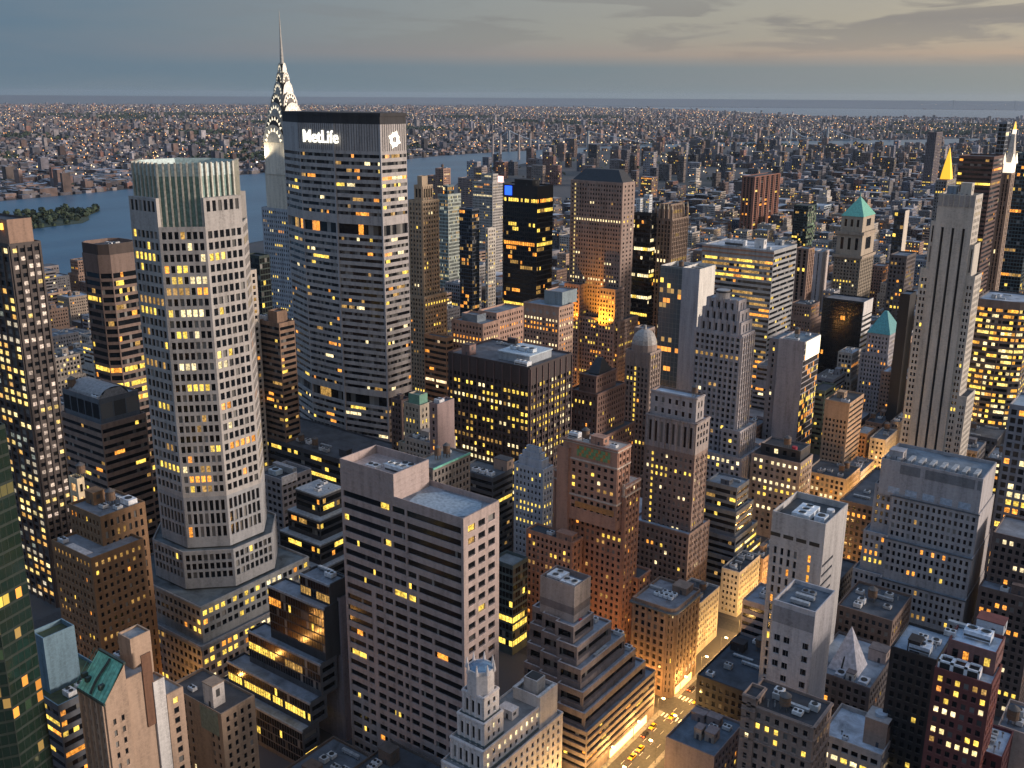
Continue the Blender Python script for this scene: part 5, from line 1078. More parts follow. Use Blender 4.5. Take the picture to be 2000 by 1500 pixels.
zz = [z1 - 16, z1 - 35.5, z1 - 54, z1 - 73]
for k in range(4):
    g = 3.4 * k; zb = zz[k + 1] - .9 if k < 3 else 0; main = w * .86
    b.rect(x - .6 - .3 * k, y + 1.2 + g, zz[k], main, 30 + g, z0=zb, sn=('grid', dict(ZS, lit=(.05, .06, .12, .14)[k], rows=(9,) if k == 3 else ())), sw='blank', foot=k == 3, parapet=.9)
    b.rect(x - .6 - .3 * k + main, y - 1.5 + g, zz[k] - (0 if k else -3), w * .2 + 2.2 * k, 26 + g, z0=zb, sn=('grid', dict(ZS, lit=(.02, .25, .1, .3)[k])), foot=k == 3, parapet=.9)
    b.W.box(x - .9 - .3 * k, x + main, y + 1.0 + g, y + 1.5 + g, zz[k] - .4, zz[k] + .12, plain('ledge_dark', (.09, .10, .115)))
b = Bld('tall grey limestone tower with three black vertical stripes and stepped shoulders, right', (.47, .43, .375), roofc=ROOFD)
x, y, z1, w, l = (130.0, -618.5, 206.1, 20.3, 17.6)
stw = dict(nb=3, fu=.25, fh=158, fv=.985, rec=1.6, mt=18, mb=0, lit=0, glass=dk_, mu=1.5)
b.rect(x, y, z1, w, 17, sn=('slot', stw), sw=('punch', dict(nb=4, fu=.4, fh=3.8, lit=.0)), parapet=2)
for k in range(7):
    q = Q(); q.box(x + w * (k + .15) / 7, x + w * (k + .85) / 7, y, y + .35, z1 - 7, z1 - .5, wall((.30, .28, .265))); b.part('crown_rib', q)
P2 = dict(nb=2, fu=.55, fh=3.9, fv=.55, rec=.4, lit=.05, blind=0, mt=5, cols=[YEL])
b.rect(x + w, y - 1.2, z1 - 44, 5.5, 15, sn=('punch', P2), parapet=1)
b.rect(x + w - .02, y - 1.8, z1 - 16, 2.8, 12, z0=z1 - 46, sn=('slot', dict(nb=1, fu=.5, fh=12, fv=.8, lit=0)), foot=False)
b.rect(x - 5.0, y - 1.0, z1 - 46, 5.0, 17, sn=('punch', P2), sw=('punch', dict(bay=3, fu=.45, fh=3.7, lit=.01)), parapet=1)
b.rect(x - 2.4, y - 1.6, z1 - 28, 2.4, 14, z0=z1 - 47, sn=('slot', dict(nb=1, fu=.5, fh=16, fv=.85, lit=0)), sw='blank', foot=False)
b.rect(x - 9.6, y - .6, z1 - 118, 4.6, 21, sn=('punch', dict(P2, lit=.03)), sw=('punch', dict(bay=3, fu=.45, fh=3.7, lit=.01)))
b.bulk(x + 4, y - 5, z1 - 2, 6, 6, 8); b.bulk(x + 12, y - 4, z1 - 2, 5, 6, 6, wall((.2, .25, .3))); b.ac(x + 8, y - 3, z1 - 2)
b = Bld('curved office block with every floor glowing yellow and orange at the right edge', (.13, .11, .105), ('ribbon', dict(bay=2.6, fu=.88, fh=4.2, fv=.55, rec=.5, lit=.7, full=.35, hot=1.25, mt=5, cols=[(1, .72, .2), YEL, (1, .8, .4), (1, .45, .06), (.7, .3, .05)])), roofc=(.28, .32, .37))
x, y, z1, w, l = (124.8, -775.0, 119.7, 28.6, 18.2)
b.poly([(x - 6, y - 40), (x - 6, y - 8), (x + 0, y - 3), (x + 10, y - .8), (x + w * .6, y), (x + w, y), (x + w, y - 40), (x + w * .4, y - 42)], z1, 0)
b.clutter(x + 8, y - 6, z1 - 1, w - 14, 24, 4)
# ---- lower right roofs
b = Bld('dark building with a white pyramid skylight and pale roof lanterns, lower right', (.14, .12, .12), ('punch', dict(bay=2.8, fh=3.6, lit=.06, cols=[ORG, YEL])), roofc=(.20, .24, .29))
x, y, z1, w, l = (88.0, -350.6, 42.3, 24.5, 29.3)
b.rect(x, y, z1, w, l + 6)
q = Q(); wp = plain('white_panel', (.62, .60, .64), .5); hx, hy = x + w * .52, y - 12.0
q.prism([(hx - 6, hy - 6), (hx - 6, hy + 6), (hx + 6, hy + 6), (hx + 6, hy - 6)], z1 - 1, z1 + 16.5, wp, pts1=[(hx - .15, hy - .15), (hx - .15, hy + .15), (hx + .15, hy + .15), (hx + .15, hy - .15)])
q.add([[(hx + .3, hy + 6.04, z1 - .9), (hx + 1.1, hy + 6.04, z1 - .9), (hx + .25, hy + 1.5, z1 + 12.2), (hx + .05, hy + 1.5, z1 + 12.2)]], plain('fan_black', (.02, .02, .02))); b.part('pyramid_skylight', q, 'white pyramid skylight')
for s in (0, 1): b.ac(x + 2 + 9 * s, y - 1.5, z1 - 1, 3.4, 5, 1.4, 1, c=(.5, .54, .6))
b.bulk(x + 7, y - 2, z1 - 1, 3.2, 3, 3.2, wall(WHITE)); b.bulk(x + 1, y - 22, z1 - 1, 7, 6, 5, wall((.42, .33, .30)))
b = Bld('weathered brown stone building with arched attic windows, bottom edge right of the avenue', (.25, .185, .155), ('punch', dict(bay=3.2, fu=.46, fh=3.9, fv=.55, rec=.5, lit=.07, blind=.3, cornice=.5, belts=(1, 3), cols=[WHT, YEL])), roofc=(.035, .036, .042))
x, y, z1, w, l = (86.0, -280.0, 65.7, 24.5, 6.9)
b.rect(x, y, z1, w, l + 10); b.rect(x + w * .80, y + .5, z1 + 3, w * .2, 8, z0=0, foot=False)
b.clutter(x + 1, y - 1, z1 - 1, w - 2, l + 8, 8)
b = Bld('cream building with a white gravel roof and a big tan stair tower, bottom edge right', (.44, .40, .38), ('grid', dict(bay=3.6, fu=.7, fh=4.4, fv=.5, rec=.6, lit=.1, full=.1, rows=(1,), cols=[YEL, WHT])), roofc=(.46, .52, .60))
x, y, z1, w, l = (73.5, -318.5, 38.0, 22.0, 13.7)
b.rect(x, y, z1, w, l + 9, parapet=1.8)
b.bulk(x + .5, y - 6, z1 - 1.8, 8.0, 8, 10.5, wall((.36, .26, .205)))
q = Q(); q.cyl(x + 4.2, y - 10, 2.2, 2.2, z1 + 8.9, z1 + 10.2, plain('tank_blue_grey', (.40, .47, .55), .5), 18); b.part('round_tank', q, 'round blue grey tank lid')
q = Q(); q.box(x + .3, x + .5, y - 13.9, y - 6, z1 + 7.2, z1 + 8.7, plain('fan_black', (.02, .02, .02))); b.part('louvre_band', q)
b.ac(x + 13, y - 3, z1 - 1.8, 2, 2, 1.2); b.pipe(x + 16, y - 6, z1 - 1.8, 1.2)
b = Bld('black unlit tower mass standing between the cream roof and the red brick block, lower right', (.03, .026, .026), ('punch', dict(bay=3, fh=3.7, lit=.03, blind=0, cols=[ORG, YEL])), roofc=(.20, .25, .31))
x, y, z1, w, l = (62.0, -328.8, 74.8, 15.4, 13.5)
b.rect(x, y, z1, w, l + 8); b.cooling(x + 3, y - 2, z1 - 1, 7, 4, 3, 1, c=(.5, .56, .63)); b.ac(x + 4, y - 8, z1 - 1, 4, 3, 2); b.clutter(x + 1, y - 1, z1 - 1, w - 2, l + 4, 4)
b = Bld('red brick block with three white framed skylights and many lit windows, lower right', (.15, .045, .04), ('punch', dict(bay=2.5, fu=.55, fh=3.6, fv=.55, lit=.36, blind=.3, run=.5, cols=[YEL, (1, .8, .35), WHT, ORG, DIM])), roofc=(.40, .47, .55))
x, y, z1, w, l = (40.0, -297.8, 89.8, 16.5, 8.4)
b.rect(x, y, z1, w, l + 6); b.rect(x + 1, y - 7, z1 + 7, w - 2.5, l + 4, z0=z1 - 1, foot=False, sn=('punch', dict(bay=3, fh=5, lit=.4)), wm=wall((.20, .10, .09)))
q = Q(); wf = plain('white_frame', (.75, .76, .78), .5)
for k in range(3):
    for bx_ in ((x + 4 + 4 * k, x + 4.5 + 4 * k), (x + 7.5 + 4 * k, x + 8 + 4 * k)): q.box(*bx_, y - 5.6, y - 1.2, z1 - 1, z1 + 2.2, wf)
q.box(x + 4, x + 16, y - 1.7, y - 1.2, z1 + 1.6, z1 + 2.2, wf); q.box(x + 4, x + 16, y - 5.6, y - 5.1, z1 + 1.6, z1 + 2.2, wf); q.box(x + 4.3, x + 15.7, y - 5.3, y - 1.5, z1 - 1, z1 + 1.2, plain('fan_black', (.02, .02, .02))); b.part('skylight_frame', q, 'white framed skylights')
b.cooling(x + 4, y - 12, z1 + 6, 8, 5, 3, 2, c=(.6, .66, .74)); b.ac(x + 14, y - 10, z1 + 6); b.bulk(x + 2, y - 20, z1 + 6, 8, 6, 4, wall((.4, .44, .5))); b.duct(x + 12, y - 18, z1 + 6, 6, 1.5)
b = Bld('dark maroon building with a cluttered pale roof at the bottom right corner', (.10, .028, .032), ('punch', dict(bay=3, fu=.5, fh=4, lit=.08, cols=[YEL])), roofc=(.38, .45, .54))
x, y, z1, w, l = (35.0, -305.1, 62.2, 12.9, 9.0)
b.rect(x, y, z1, w, l + 8); b.clutter(x + 1, y - 1, z1 - 1, w - 2, l + 6, 9)
b = Bld('low building with a cream gable end at the extreme bottom right corner', (.42, .32, .27), 'punch', roofc=(.10, .12, .15))
x, y, z1, w, l = (28.6, -319.9, 62.0, 11.3, 8.7)
b.rect(x, y - 3, z1, w, l + 10, sn='blank'); b.tank(x + 8, y - 8, z1 - 1); b.clutter(x + 1, y - 6, z1 - 1, w - 2, 12, 3)
b = Bld('low building with a blue grey roof at the bottom edge beside the avenue', (.24, .19, .18), ('punch', dict(bay=3, fh=3.7, lit=.03)), roofc=(.085, .115, .15))
x, y, z1, w, l = (128.7, -302.9, 22.0, 20.4, 26.2)
b.rect(x, y, z1, w, l, sn='blank'); b.bulk(x + 4, y - 8, z1 - 1, 4, 5, 4, wall((.34, .28, .24))); b.bulk(x + 9, y - 7, z1 - 1, 3, 4, 4.5, wall((.36, .30, .25))); b.clutter(x + 1, y - 14, z1 - 1, w - 2, max(6, l - 16), 4)
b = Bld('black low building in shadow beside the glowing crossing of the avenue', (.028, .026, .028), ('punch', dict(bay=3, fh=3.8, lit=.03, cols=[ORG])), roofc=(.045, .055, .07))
x, y, z1, w, l = (128.0, -345.3, 54.8, 23.2, 32.6)
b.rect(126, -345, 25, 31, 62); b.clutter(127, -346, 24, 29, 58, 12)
b = Bld('brownstone block with a crowded mechanical roof between the two white towers, lower right', (.16, .11, .09), ('punch', dict(bay=2.8, fh=3.5, lit=.06)), roofc=(.06, .07, .085))
x, y, z1, w, l = (92.5, -385.0, 51.3, 23.3, 17.7)
b.rect(x, y - 6, z1, w, 28); b.clutter(x + 1, y - 7, z1 - 1, w - 2, 24, 10)
b = Bld('long footbridge roofed building spanning low beside the blue grey stacked block', (.34, .29, .28), ('ribbon', dict(bay=3, fh=4, lit=.05)), roofc=(.17, .19, .225))
x, y, z1, w, l = (145.0, -388.5, 41.7, 19.6, 11.7)
b.rect(x, y, max(z1, 14), 12, 20); b.clutter(x, y, max(z1, 14) - 1, 12, 18, 3)
b = Bld('brown building packed with yellow windows at the right edge beside the striped limestone tower', (.10, .075, .062), ('punch', dict(bay=2.6, fu=.55, fh=3.7, fv=.5, lit=.5, run=.5, blind=.1, cols=[YEL, YEL, (1, .8, .4), ORG])), roofc=ROOFB)
x, y, z1, w, l = (84.7, -590.0, 63.0, 16.0, 9.9)
b.rect(x, y, z1, w, 26); b.clutter(x, y, z1 - 1, w, 20, 4)
b = Bld('grey tower with paired bright windows on the extreme right edge', (.22, .21, .225), ('grid', dict(bay=3, fh=3.9, lit=.4, full=.1, cols=[(1, .8, .4), YEL, ORG])), roofc=(.20, .25, .29))
x, y, z1, w, l = (61.1, -480.0, 126.7, 14.2, 7.5)
b.rect(x, y, z1, w, 24)
b = Bld('dark brown stepped building at the right edge behind the red brick block', (.12, .085, .075), ('punch', dict(bay=2.8, fh=3.6, lit=.16, cols=[YEL, (1, .8, .45), ORG])), roofc=(.14, .16, .19))
x, y, z1, w, l = (50.0, -440.0, 80.4, 17.9, 11.6)
b.rect(x, y, z1, w, 24); b.rect(x - 3, y + 9, z1 - 22, w + 4, 32); b.clutter(x, y + 8, z1 - 23, w, 8, 3)

# ---- towers farther downtown
b = Bld('red brown slab tower with vertical copper coloured piers standing alone in the middle distance', (.22, .095, .065), ('slot', dict(bay=5.5, fu=.55, fh=3.6, fv=.9, rec=1.0, lit=.04, rib=.8, rw=1.6, cols=[YEL, ORG])), roofc=ROOFD)
x, y, z1, w, l = (700.0, -1640.6, 128.8, 22.4, 112.5); b.rect(x, y, z1, w, l, sn=('slot', dict(bay=6, fu=.5, fh=3.6, fv=.9, rec=1.0, lit=.02)), sw=('slot', dict(nb=5, fu=.52, fh=3.6, fv=.92, rec=1.2, lit=.05, rib=1.0, rw=3.0, cols=[YEL, ORG])))
b = Bld('green glass tower with a pale lit west side in the middle distance', (.02, .045, .04), ('curtain', dict(bay=3, fh=3.8, lit=.05, cols=[YEL, DIM])), roofc=ROOFD)
x, y, z1, w, l = (560.0, -1526.6, 98.1, 23.0, 37.4); b.rect(x, y, z1, w, l, sw=('curtain', dict(bay=3, fh=3.8, lit=.6, cols=[(.16, .20, .10), (.2, .2, .12)])))
b = Bld('pale blue white slab right behind the green glass tower', (.50, .57, .62), ('curtain', dict(bay=3, fh=3.8, lit=.02)), roofc=ROOFL)
x, y, z1, w, l = (700.0, -1996.8, 50.7, 27.4, 41.2); b.rect(x, y, z1, w, l, sn='blank'); b.rect(x + 8, y + 20, z1 - 40, w, l)
b = Bld('twin pale ribbed slab left of the green pyramid roofed tower', (.52, .45, .42), ('slot', dict(bay=7, fu=.2, fh=4, fv=.95, rec=1, lit=0)), roofc=(.12, .16, .19))
x, y, z1, w, l = (380.0, -1092.6, 94.7, 8.7, 21.1); b.rect(x, y, z1, w, l)
b = Bld('brown piered block behind the wide banded block on its right side', (.27, .17, .125), ('slot', dict(bay=5, fu=.5, fh=3.8, fv=.9, rec=.8, lit=.03)), roofc=(.12, .16, .19))
x, y, z1, w, l = (370.0, -1021.0, 107.2, 13.8, 17.7); b.rect(x, y, z1, w, l)
gold = lamp_mat('gold_floodlight', (1.0, .55, .04), 1.0)  # roof surface emits its own gold glow, standing in for floodlighting
b = Bld('distant tower topped by a glowing golden pyramid spire', (.22, .20, .19), ('punch', dict(bay=3, fh=4, lit=.04)), roofc=ROOFD)
x, y, z1, w, l = (330.0, -1391.6, 157.2, 14.0, 47.3); b.rect(x, y, z1, w, l)
hx, hy = x + w / 2, y - l / 2; q = Q(); r = min(w, l) * .46
sq = [(hx - r, hy - r), (hx - r, hy + r), (hx + r, hy + r), (hx + r, hy - r)]
q.prism(sq, z1, z1 + 10, gold, pts1=[(hx + (p[0] - hx) * .8, hy + (p[1] - hy) * .8) for p in sq]); q.prism([(hx + (p[0] - hx) * .8, hy + (p[1] - hy) * .8) for p in sq], z1 + 10, z1 + 40, gold, pts1=[(hx + (p[0] - hx) * .03, hy + (p[1] - hy) * .03) for p in sq]); b.part('golden_spire', q, 'glowing golden pyramid spire')
b = Bld('dark brown slab right behind the glowing golden spire', (.10, .055, .045), ('ribbon', dict(bay=3, fh=4, lit=.03, rows=(5,), cols=[ORG, YEL, DIM])), roofc=ROOFD)
x, y, z1, w, l = (190.0, -952.4, 211.1, 28.3, 16.0); b.rect(x, y, z1, w, 40)
wfl = lamp_mat('white_floodlight', (1.0, .84, .62), 1.3)  # floodlit look put into the crown stone as emission, no lamps aimed at it
b = Bld('distant clock tower shaft crowned by a white floodlit spire near the right edge', (.30, .22, .17), ('slot', dict(nb=2, fu=.5, fh=4, fv=.9, rec=1, lit=.03)), roofc=ROOFD)
x, y, z1, w, l = (185.0, -1009.5, 194.4, 8.1, 15.7); b.rect(x, y, z1, w, 16)
hx, hy = x + w / 2, y - 8; sq = lambda k: [(hx - w * k, hy - 8 * k * 2), (hx - w * k, hy + 8 * k * 2), (hx + w * k, hy + 8 * k * 2), (hx + w * k, hy - 8 * k * 2)]
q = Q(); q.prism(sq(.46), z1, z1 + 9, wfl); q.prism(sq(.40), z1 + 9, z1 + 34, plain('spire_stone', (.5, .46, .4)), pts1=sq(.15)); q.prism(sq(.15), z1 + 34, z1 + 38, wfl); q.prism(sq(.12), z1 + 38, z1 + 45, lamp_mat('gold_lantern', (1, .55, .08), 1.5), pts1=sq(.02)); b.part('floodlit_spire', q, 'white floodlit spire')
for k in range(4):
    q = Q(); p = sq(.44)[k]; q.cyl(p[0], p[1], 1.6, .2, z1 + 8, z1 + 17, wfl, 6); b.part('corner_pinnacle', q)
b = Bld('slender plain grey slab rising left of the floodlit clock tower spire', (.20, .22, .25), ('curtain', dict(bay=3, fh=4, lit=.0)), roofc=ROOFB)
x, y, z1, w, l = (210.0, -1091.0, 237.4, 7.4, 11.7); b.rect(x, y, z1, w, 14)
b = Bld('blue green glass tower cut by the right edge of the view', (.06, .10, .115), ('curtain', dict(bay=3, fh=4, lit=.05, cols=[YEL, ORG, DIM])), roofc=ROOFB)
x, y, z1, w, l = (204.1, -1250.0, 201.2, 22.7, 30.6); b.rect(x, y, z1, w, 30)
b = Bld('round cornered dark apartment tower far down the avenue before the strip of harbour', (.13, .11, .12), ('punch', dict(bay=4, fh=4, lit=.04)), roofc=ROOFD)
x, y, z1, w, l = (700.0, -2785.2, 175.2, 22.9, 60.3); b.rect(x, y, z1, w, l)
b = Bld('dark blue office slab with a bright white edge beside the striped limestone tower', (.05, .06, .08), ('curtain', dict(bay=3, fh=4, lit=.18, cols=[YEL, ORG, DIM])), roofc=ROOFD)
x, y, z1, w, l = (270.0, -993.9, 155.8, 9.6, 13.5); b.rect(x, y, z1, w, l, sw='blank'); b.W.box(x - .3, x - .05, y - l, y, z1 - 60, z1, wall((.62, .55, .46)))
b = Bld('brown slab with spots of orange light between the teal roof and the striped tower', (.10, .085, .085), ('punch', dict(bay=3, fh=3.8, lit=.18, cols=[ORG, YEL, DIM])), roofc=ROOFB)
x, y, z1, w, l = (235.0, -886.9, 129.0, 14.6, 27.9); b.rect(x, y, z1, w, l)
for nm, (lx_, cx_, cy_, rx_, kx, c, lab) in enumerate(()): pass

b = Bld('low dark roofed building in the shadow between the pinkish slab and the black terraces', (.10, .08, .07), ('punch', dict(bay=2.8, fh=3.6, lit=.08, cols=[YEL, ORG])), roofc=(.05, .055, .065))
b.rect(206, -214, 22, 26, 24); b.clutter(207, -215, 21, 24, 22, 6)
b = Bld('low brown building with a cluttered roof beside the low white stair box building', (.13, .09, .07), ('punch', dict(bay=2.8, fh=3.6, lit=.2, full=.1, cols=[YEL, ORG])), roofc=(.09, .10, .115))
b.rect(234, -206, 16, 24, 26); b.clutter(235, -207, 15, 22, 24, 6)

b = Bld('brown low block between the striped limestone tower and the tan brick shaft tower', (.17, .115, .085), ('punch', dict(bay=2.8, fh=3.6, lit=.1, cols=[YEL, ORG])), roofc=(.06, .065, .075))
b.rect(121, -515, 48, 36, 62); b.clutter(122, -516, 47, 34, 58, 9)
b = Bld('dark low block along the west side of the avenue beside the white stone box tower', (.05, .042, .04), ('punch', dict(bay=2.8, fh=3.6, lit=.06, cols=[ORG, YEL])), roofc=(.05, .055, .065))
b.rect(135, -412, 30, 22, 70); b.clutter(136, -413, 29, 20, 66, 9)
# ------------------------------------------------------------------ ground, water, streets
rng = np.random.default_rng(11); rnd = random.Random(4)
def ground_mat():
    m, t, p = new_mat('city_ground'); g = nn(t, 'ShaderNodeNewGeometry')
    n1 = nn(t, 'ShaderNodeTexNoise', Scale=.0016, Detail=9.0, Roughness=.72); t.links.new(g.outputs['Position'], n1.inputs['Vector'])
    t.links.new(ramp(t, n1.outputs['Fac'], [(.32, (.020, .032, .026)), (.45, (.055, .06, .066)), (.6, (.09, .085, .085)), (.72, (.05, .055, .06))]), p.inputs['Base Color'])
    p.inputs['Roughness'].default_value = .9; return m
def water_mat():
    m, t, p = new_mat('river_water'); g = nn(t, 'ShaderNodeNewGeometry')
    n1 = nn(t, 'ShaderNodeTexNoise', Scale=.02, Detail=6.0, Roughness=.7); t.links.new(g.outputs['Position'], n1.inputs['Vector'])
    mp = nn(t, 'ShaderNodeMapping'); mp.inputs['Scale'].default_value = (.0035, .0012, 1); mp.inputs['Rotation'].default_value = (0, 0, .35); t.links.new(g.outputs['Position'], mp.inputs[0])
    n2 = nn(t, 'ShaderNodeTexNoise', Scale=1.0, Detail=5.0, Distortion=.7); t.links.new(mp.outputs[0], n2.inputs['Vector'])
    t.links.new(ramp(t, n2.outputs['Fac'], [(.35, (.022, .085, .155)), (.6, (.045, .135, .215))]), p.inputs['Base Color'])
    bmp = nn(t, 'ShaderNodeBump', Strength=.5, Distance=2.0); t.links.new(n1.outputs['Fac'], bmp.inputs['Height']); t.links.new(bmp.outputs[0], p.inputs['Normal'])
    p.inputs['Roughness'].default_value = .32; return m
def sheet(name, pts, z, mat):
    me = bpy.data.meshes.new(name); me.from_pydata([(a, b_, z) for a, b_ in pts], [], [list(range(len(pts)))]); me.materials.append(mat)
    o = bpy.data.objects.new(name, me); COL.objects.link(o); o['kind'] = 'structure'; return o
RH = 27500.0
sheet('ground', [(RH * math.cos(2 * math.pi * i / 256), RH * math.sin(2 * math.pi * i / 256)) for i in range(256)], 0.0, ground_mat())
WM = water_mat()
near_bank = [(1180, 900), (1240, 0), (1330, -500), (1400, -820), (1470, -1250), (1600, -1700), (1850, -2200), (2120, -2600), (2330, -3150), (2560, -3800), (2680, -4300), (2600, -4800), (2250, -5500), (1500, -6200), (1080, -6600)]
far_bank = [(1050, -7900), (1500, -7650), (1850, -6900), (2330, -6200), (2650, -5500), (2860, -4700), (2960, -3900), (2960, -3500), (2820, -2700), (2730, -2150), (2560, -1650), (2500, -1200), (2480, 0), (2500, 900)]
sheet('river', near_bank + far_bank, .35, WM)
HARB = [(900, -12500), (2600, -12300), (4300, -13300), (6500, -15800), (9500, -19000), (11500, -20500), (16500, -21500), (9000, -25500), (0, -27000), (-1500, -20000)]
sheet('harbour', HARB, .35, WM)
ISL = [(1960, -1060), (2010, -1010), (2110, -1020), (2230, -1110), (2300, -1180), (2330, -1080), (2380, -900), (2300, -700), (2150, -500), (2050, -300), (1950, -500), (1925, -900)]
ISL = [(1950, -1140), (1990, -1180), (2060, -1220), (2130, -1290), (2170, -1310), (2210, -1290), (2200, -1200), (2190, -1000), (2170, -600), (2120, -100), (2000, -100), (1960, -600), (1940, -1000)]
sheet('island', ISL, .7, plain('island_grass', (.035, .055, .03), .95))
def inside(poly, x, y):
    c = False; n = len(poly); j = n - 1
    for i in range(n):
        xi, yi = poly[i]; xj, yj = poly[j]
        if (yi > y) != (yj > y) and x < (xj - xi) * (y - yi) / (yj - yi) + xi: c = not c
        j = i
    return c
RIV = near_bank + far_bank
# avenue and cross streets of the visible grid
asph = plain('asphalt', (.05, .05, .053), .8); pav = plain('pavement', (.20, .19, .185), .9); pnt = plain('road_paint', (.72, .70, .64), .6)
AVX = [(165.5, 6.6), (-106, 10), (330 - 19, 7), (452, 14), (590, 8), (720, 9), (940, 9), (1130, 9)]
STY_ = [50 - 80.5 * k for k in range(46)]
av = Q(); av.add([[(x - h, -3600, .03), (x + h, -3600, .03), (x + h, 100, .03), (x - h, 100, .03)] for x, h in AVX], asph); o = av.obj('avenue'); o['kind'] = 'structure'
st_ = Q(); st_.add([[(-400, y - 5.5, .026), (1130, y - 5.5, .026), (1130, y + 5.5, .026), (-400, y + 5.5, .026)] for y in STY_], asph); o = st_.obj('cross_streets'); o['kind'] = 'structure'
pv = Q()
for s in (-1, 1):
    for k in range(len(STY_) - 1):
        a, c = STY_[k] - 6.5, STY_[k + 1] + 6.5
        x0_, x1_ = sorted((165.5 + s * 6.6, 165.5 + s * 8.7)); pv.box(x0_, x1_, c, a, 0.0, .15, pav)
o = pv.obj('pavement'); o['kind'] = 'structure'
mk = Q()
for k in range(60):
    for lx_ in (-3.3, 0, 3.3): mk.box(165.5 + lx_ - .08, 165.5 + lx_ + .08, -250 - k * 9 - 3, -250 - k * 9, .034, .036, pnt)
for yy in STY_[3:12]:
    for s in (-1, 1):
        for i in range(8): mk.box(165.5 - 6.2 + i * 1.7, 165.5 - 5.5 + i * 1.7, yy + s * 8.2 - 1.5, yy + s * 8.2 + 1.5, .034, .036, pnt)
o = mk.obj('road_markings'); o['kind'] = 'structure'

# ------------------------------------------------------------------ street lamps with their light
def lamp_at(x, y, side, label, group, e=1500, col=(1, .55, .16), h=9.0, first=[None]):
    if first[0] is None:
        t = empty('street_lamp', (x, y, 0), label, 'street lamp', group)
        q = Q(); q.cyl(0, 0, .14, .09, .4, h, plain('lamp_steel', (.16, .16, .16), .4, .5), 8); q.cyl(0, 0, .28, .2, 0, .5, plain('lamp_steel', (.16, .16, .16), .4, .5), 8); q.obj('pole', t)
        q = Q(); q.bar((0, 0, h - .2), (2.4, 0, h + .5), .07, plain('lamp_steel', (.16, .16, .16), .4, .5)); q.obj('arm', t)
        q = Q(); q.box(1.9, 3.1, -.35, .35, h + .42, h + .7, lamp_mat('lamp_glow', (1, .62, .2), 28)); q.obj('lantern', t)
        first[0] = t; r = t
    else:
        s_ = first[0]; r = s_.copy(); COL.objects.link(r); r.location = (x, y, 0)
        for ch in s_.children:
            if ch.type == 'MESH': c = ch.copy(); COL.objects.link(c); c.parent = r
        r['label'] = label; r['group'] = group
    r.rotation_euler = (0, 0, 0 if side > 0 else math.pi)
    if e:
        L = bpy.data.lights.new('lamp_light', 'POINT'); L.energy = e; L.color = col; L.shadow_soft_size = .6; L.use_custom_distance = False
        lo = bpy.data.objects.new('lamp_light', L); COL.objects.link(lo); lo.parent = r; lo.location = (2.5, 0, h - .2)
    return r
G5 = 'street lamps along the lit avenue'
for k in range(22):
    for s in (-1, 1):
        y = -250 - k * 21 - (8 if s > 0 else 0)
        lamp_at(165.5 + s * 7.4, y, -s, 'orange street lamp on the pavement of the bright avenue', G5, 9500)
for (x, y, n, dx, dy, e, g) in [(ambx - 8, amby + 9, 6, 8, 0, 9000, 'street lamps below the amber lit brick block'), (ambx - 8, amby - 2, 4, 0, -9, 9000, 'street lamps below the amber lit brick block'),
                               (hotx - 14, hoty + 16, 7, 11, 0, 20000, 'street lamps under the brown hotel slab'), (hotx - 30, hoty + 30, 6, 0, -22, 14000, 'street lamps under the brown hotel slab'),
                               (182, -348.5, 4, 11, 0, 9000, G5), (372, -385, 8, 0, -24, 9000, 'street lamps at the foot of the broad banded tower'), (130, -640, 4, 14, 0, 14000, 'street lamps by the tan brick shaft tower'),
                               (183, -560, 5, 0, -26, 5000, G5)]:
    for i in range(n):
        lamp_at(x + dx * i, y + dy * i, 1, 'orange ' + g.replace('street lamps', 'street lamp standing'), g, e, (1, .45, .10))
# floodlights washing the hotel's portal in orange light, where the photograph shows it glowing
def flood(x, y, z, tx, ty, tz, e, col, label):
    t = empty('floodlight', (x, y, z), label, 'floodlight')
    q = Q(); q.box(-.5, .5, -.4, .4, 0, .7, lamp_mat('flood_glow', col, 6), bottom=True); q.obj('lamp_head', t); q = Q(); q.box(-.1, .1, -.1, .1, -1.2, 0, plain('steel_dark', (.1, .1, .1)), bottom=True); q.obj('bracket', t)
    L = bpy.data.lights.new('flood_light', 'SPOT'); L.energy = e; L.color = col; L.spot_size = R(95); L.spot_blend = .6; L.shadow_soft_size = 1.5
    lo = bpy.data.objects.new('flood_light', L); COL.objects.link(lo); lo.parent = t; lo.location = (0, 0, 1.2); lo.rotation_euler = (Vector((tx - x, ty - y, tz - z))).to_track_quat('-Z', 'Y').to_euler()
flood(hotx + 8, hoty + 24, hotz - 34, hotx + 8, hoty + 10, hotz - 24, 150000, (1, .42, .03), 'orange floodlight washing the east portal of the brown hotel slab')
flood(hotx + hotw - 8, hoty + 24, hotz - 34, hotx + hotw - 8, hoty + 10, hotz - 26, 90000, (1, .34, .02), 'orange floodlight washing the west portal of the brown hotel slab')
for s, nm in ((-1, 'west'), (1, 'east')):
    flood(sx + s * 17 - (8 if s < 0 else 0), sy + 17, 206, sx + s * 6, sy + 10, 236, 25000 if s < 0 else 70000, (1, .86, .62), 'white floodlight on the %s shoulder of the spire tower' % nm)

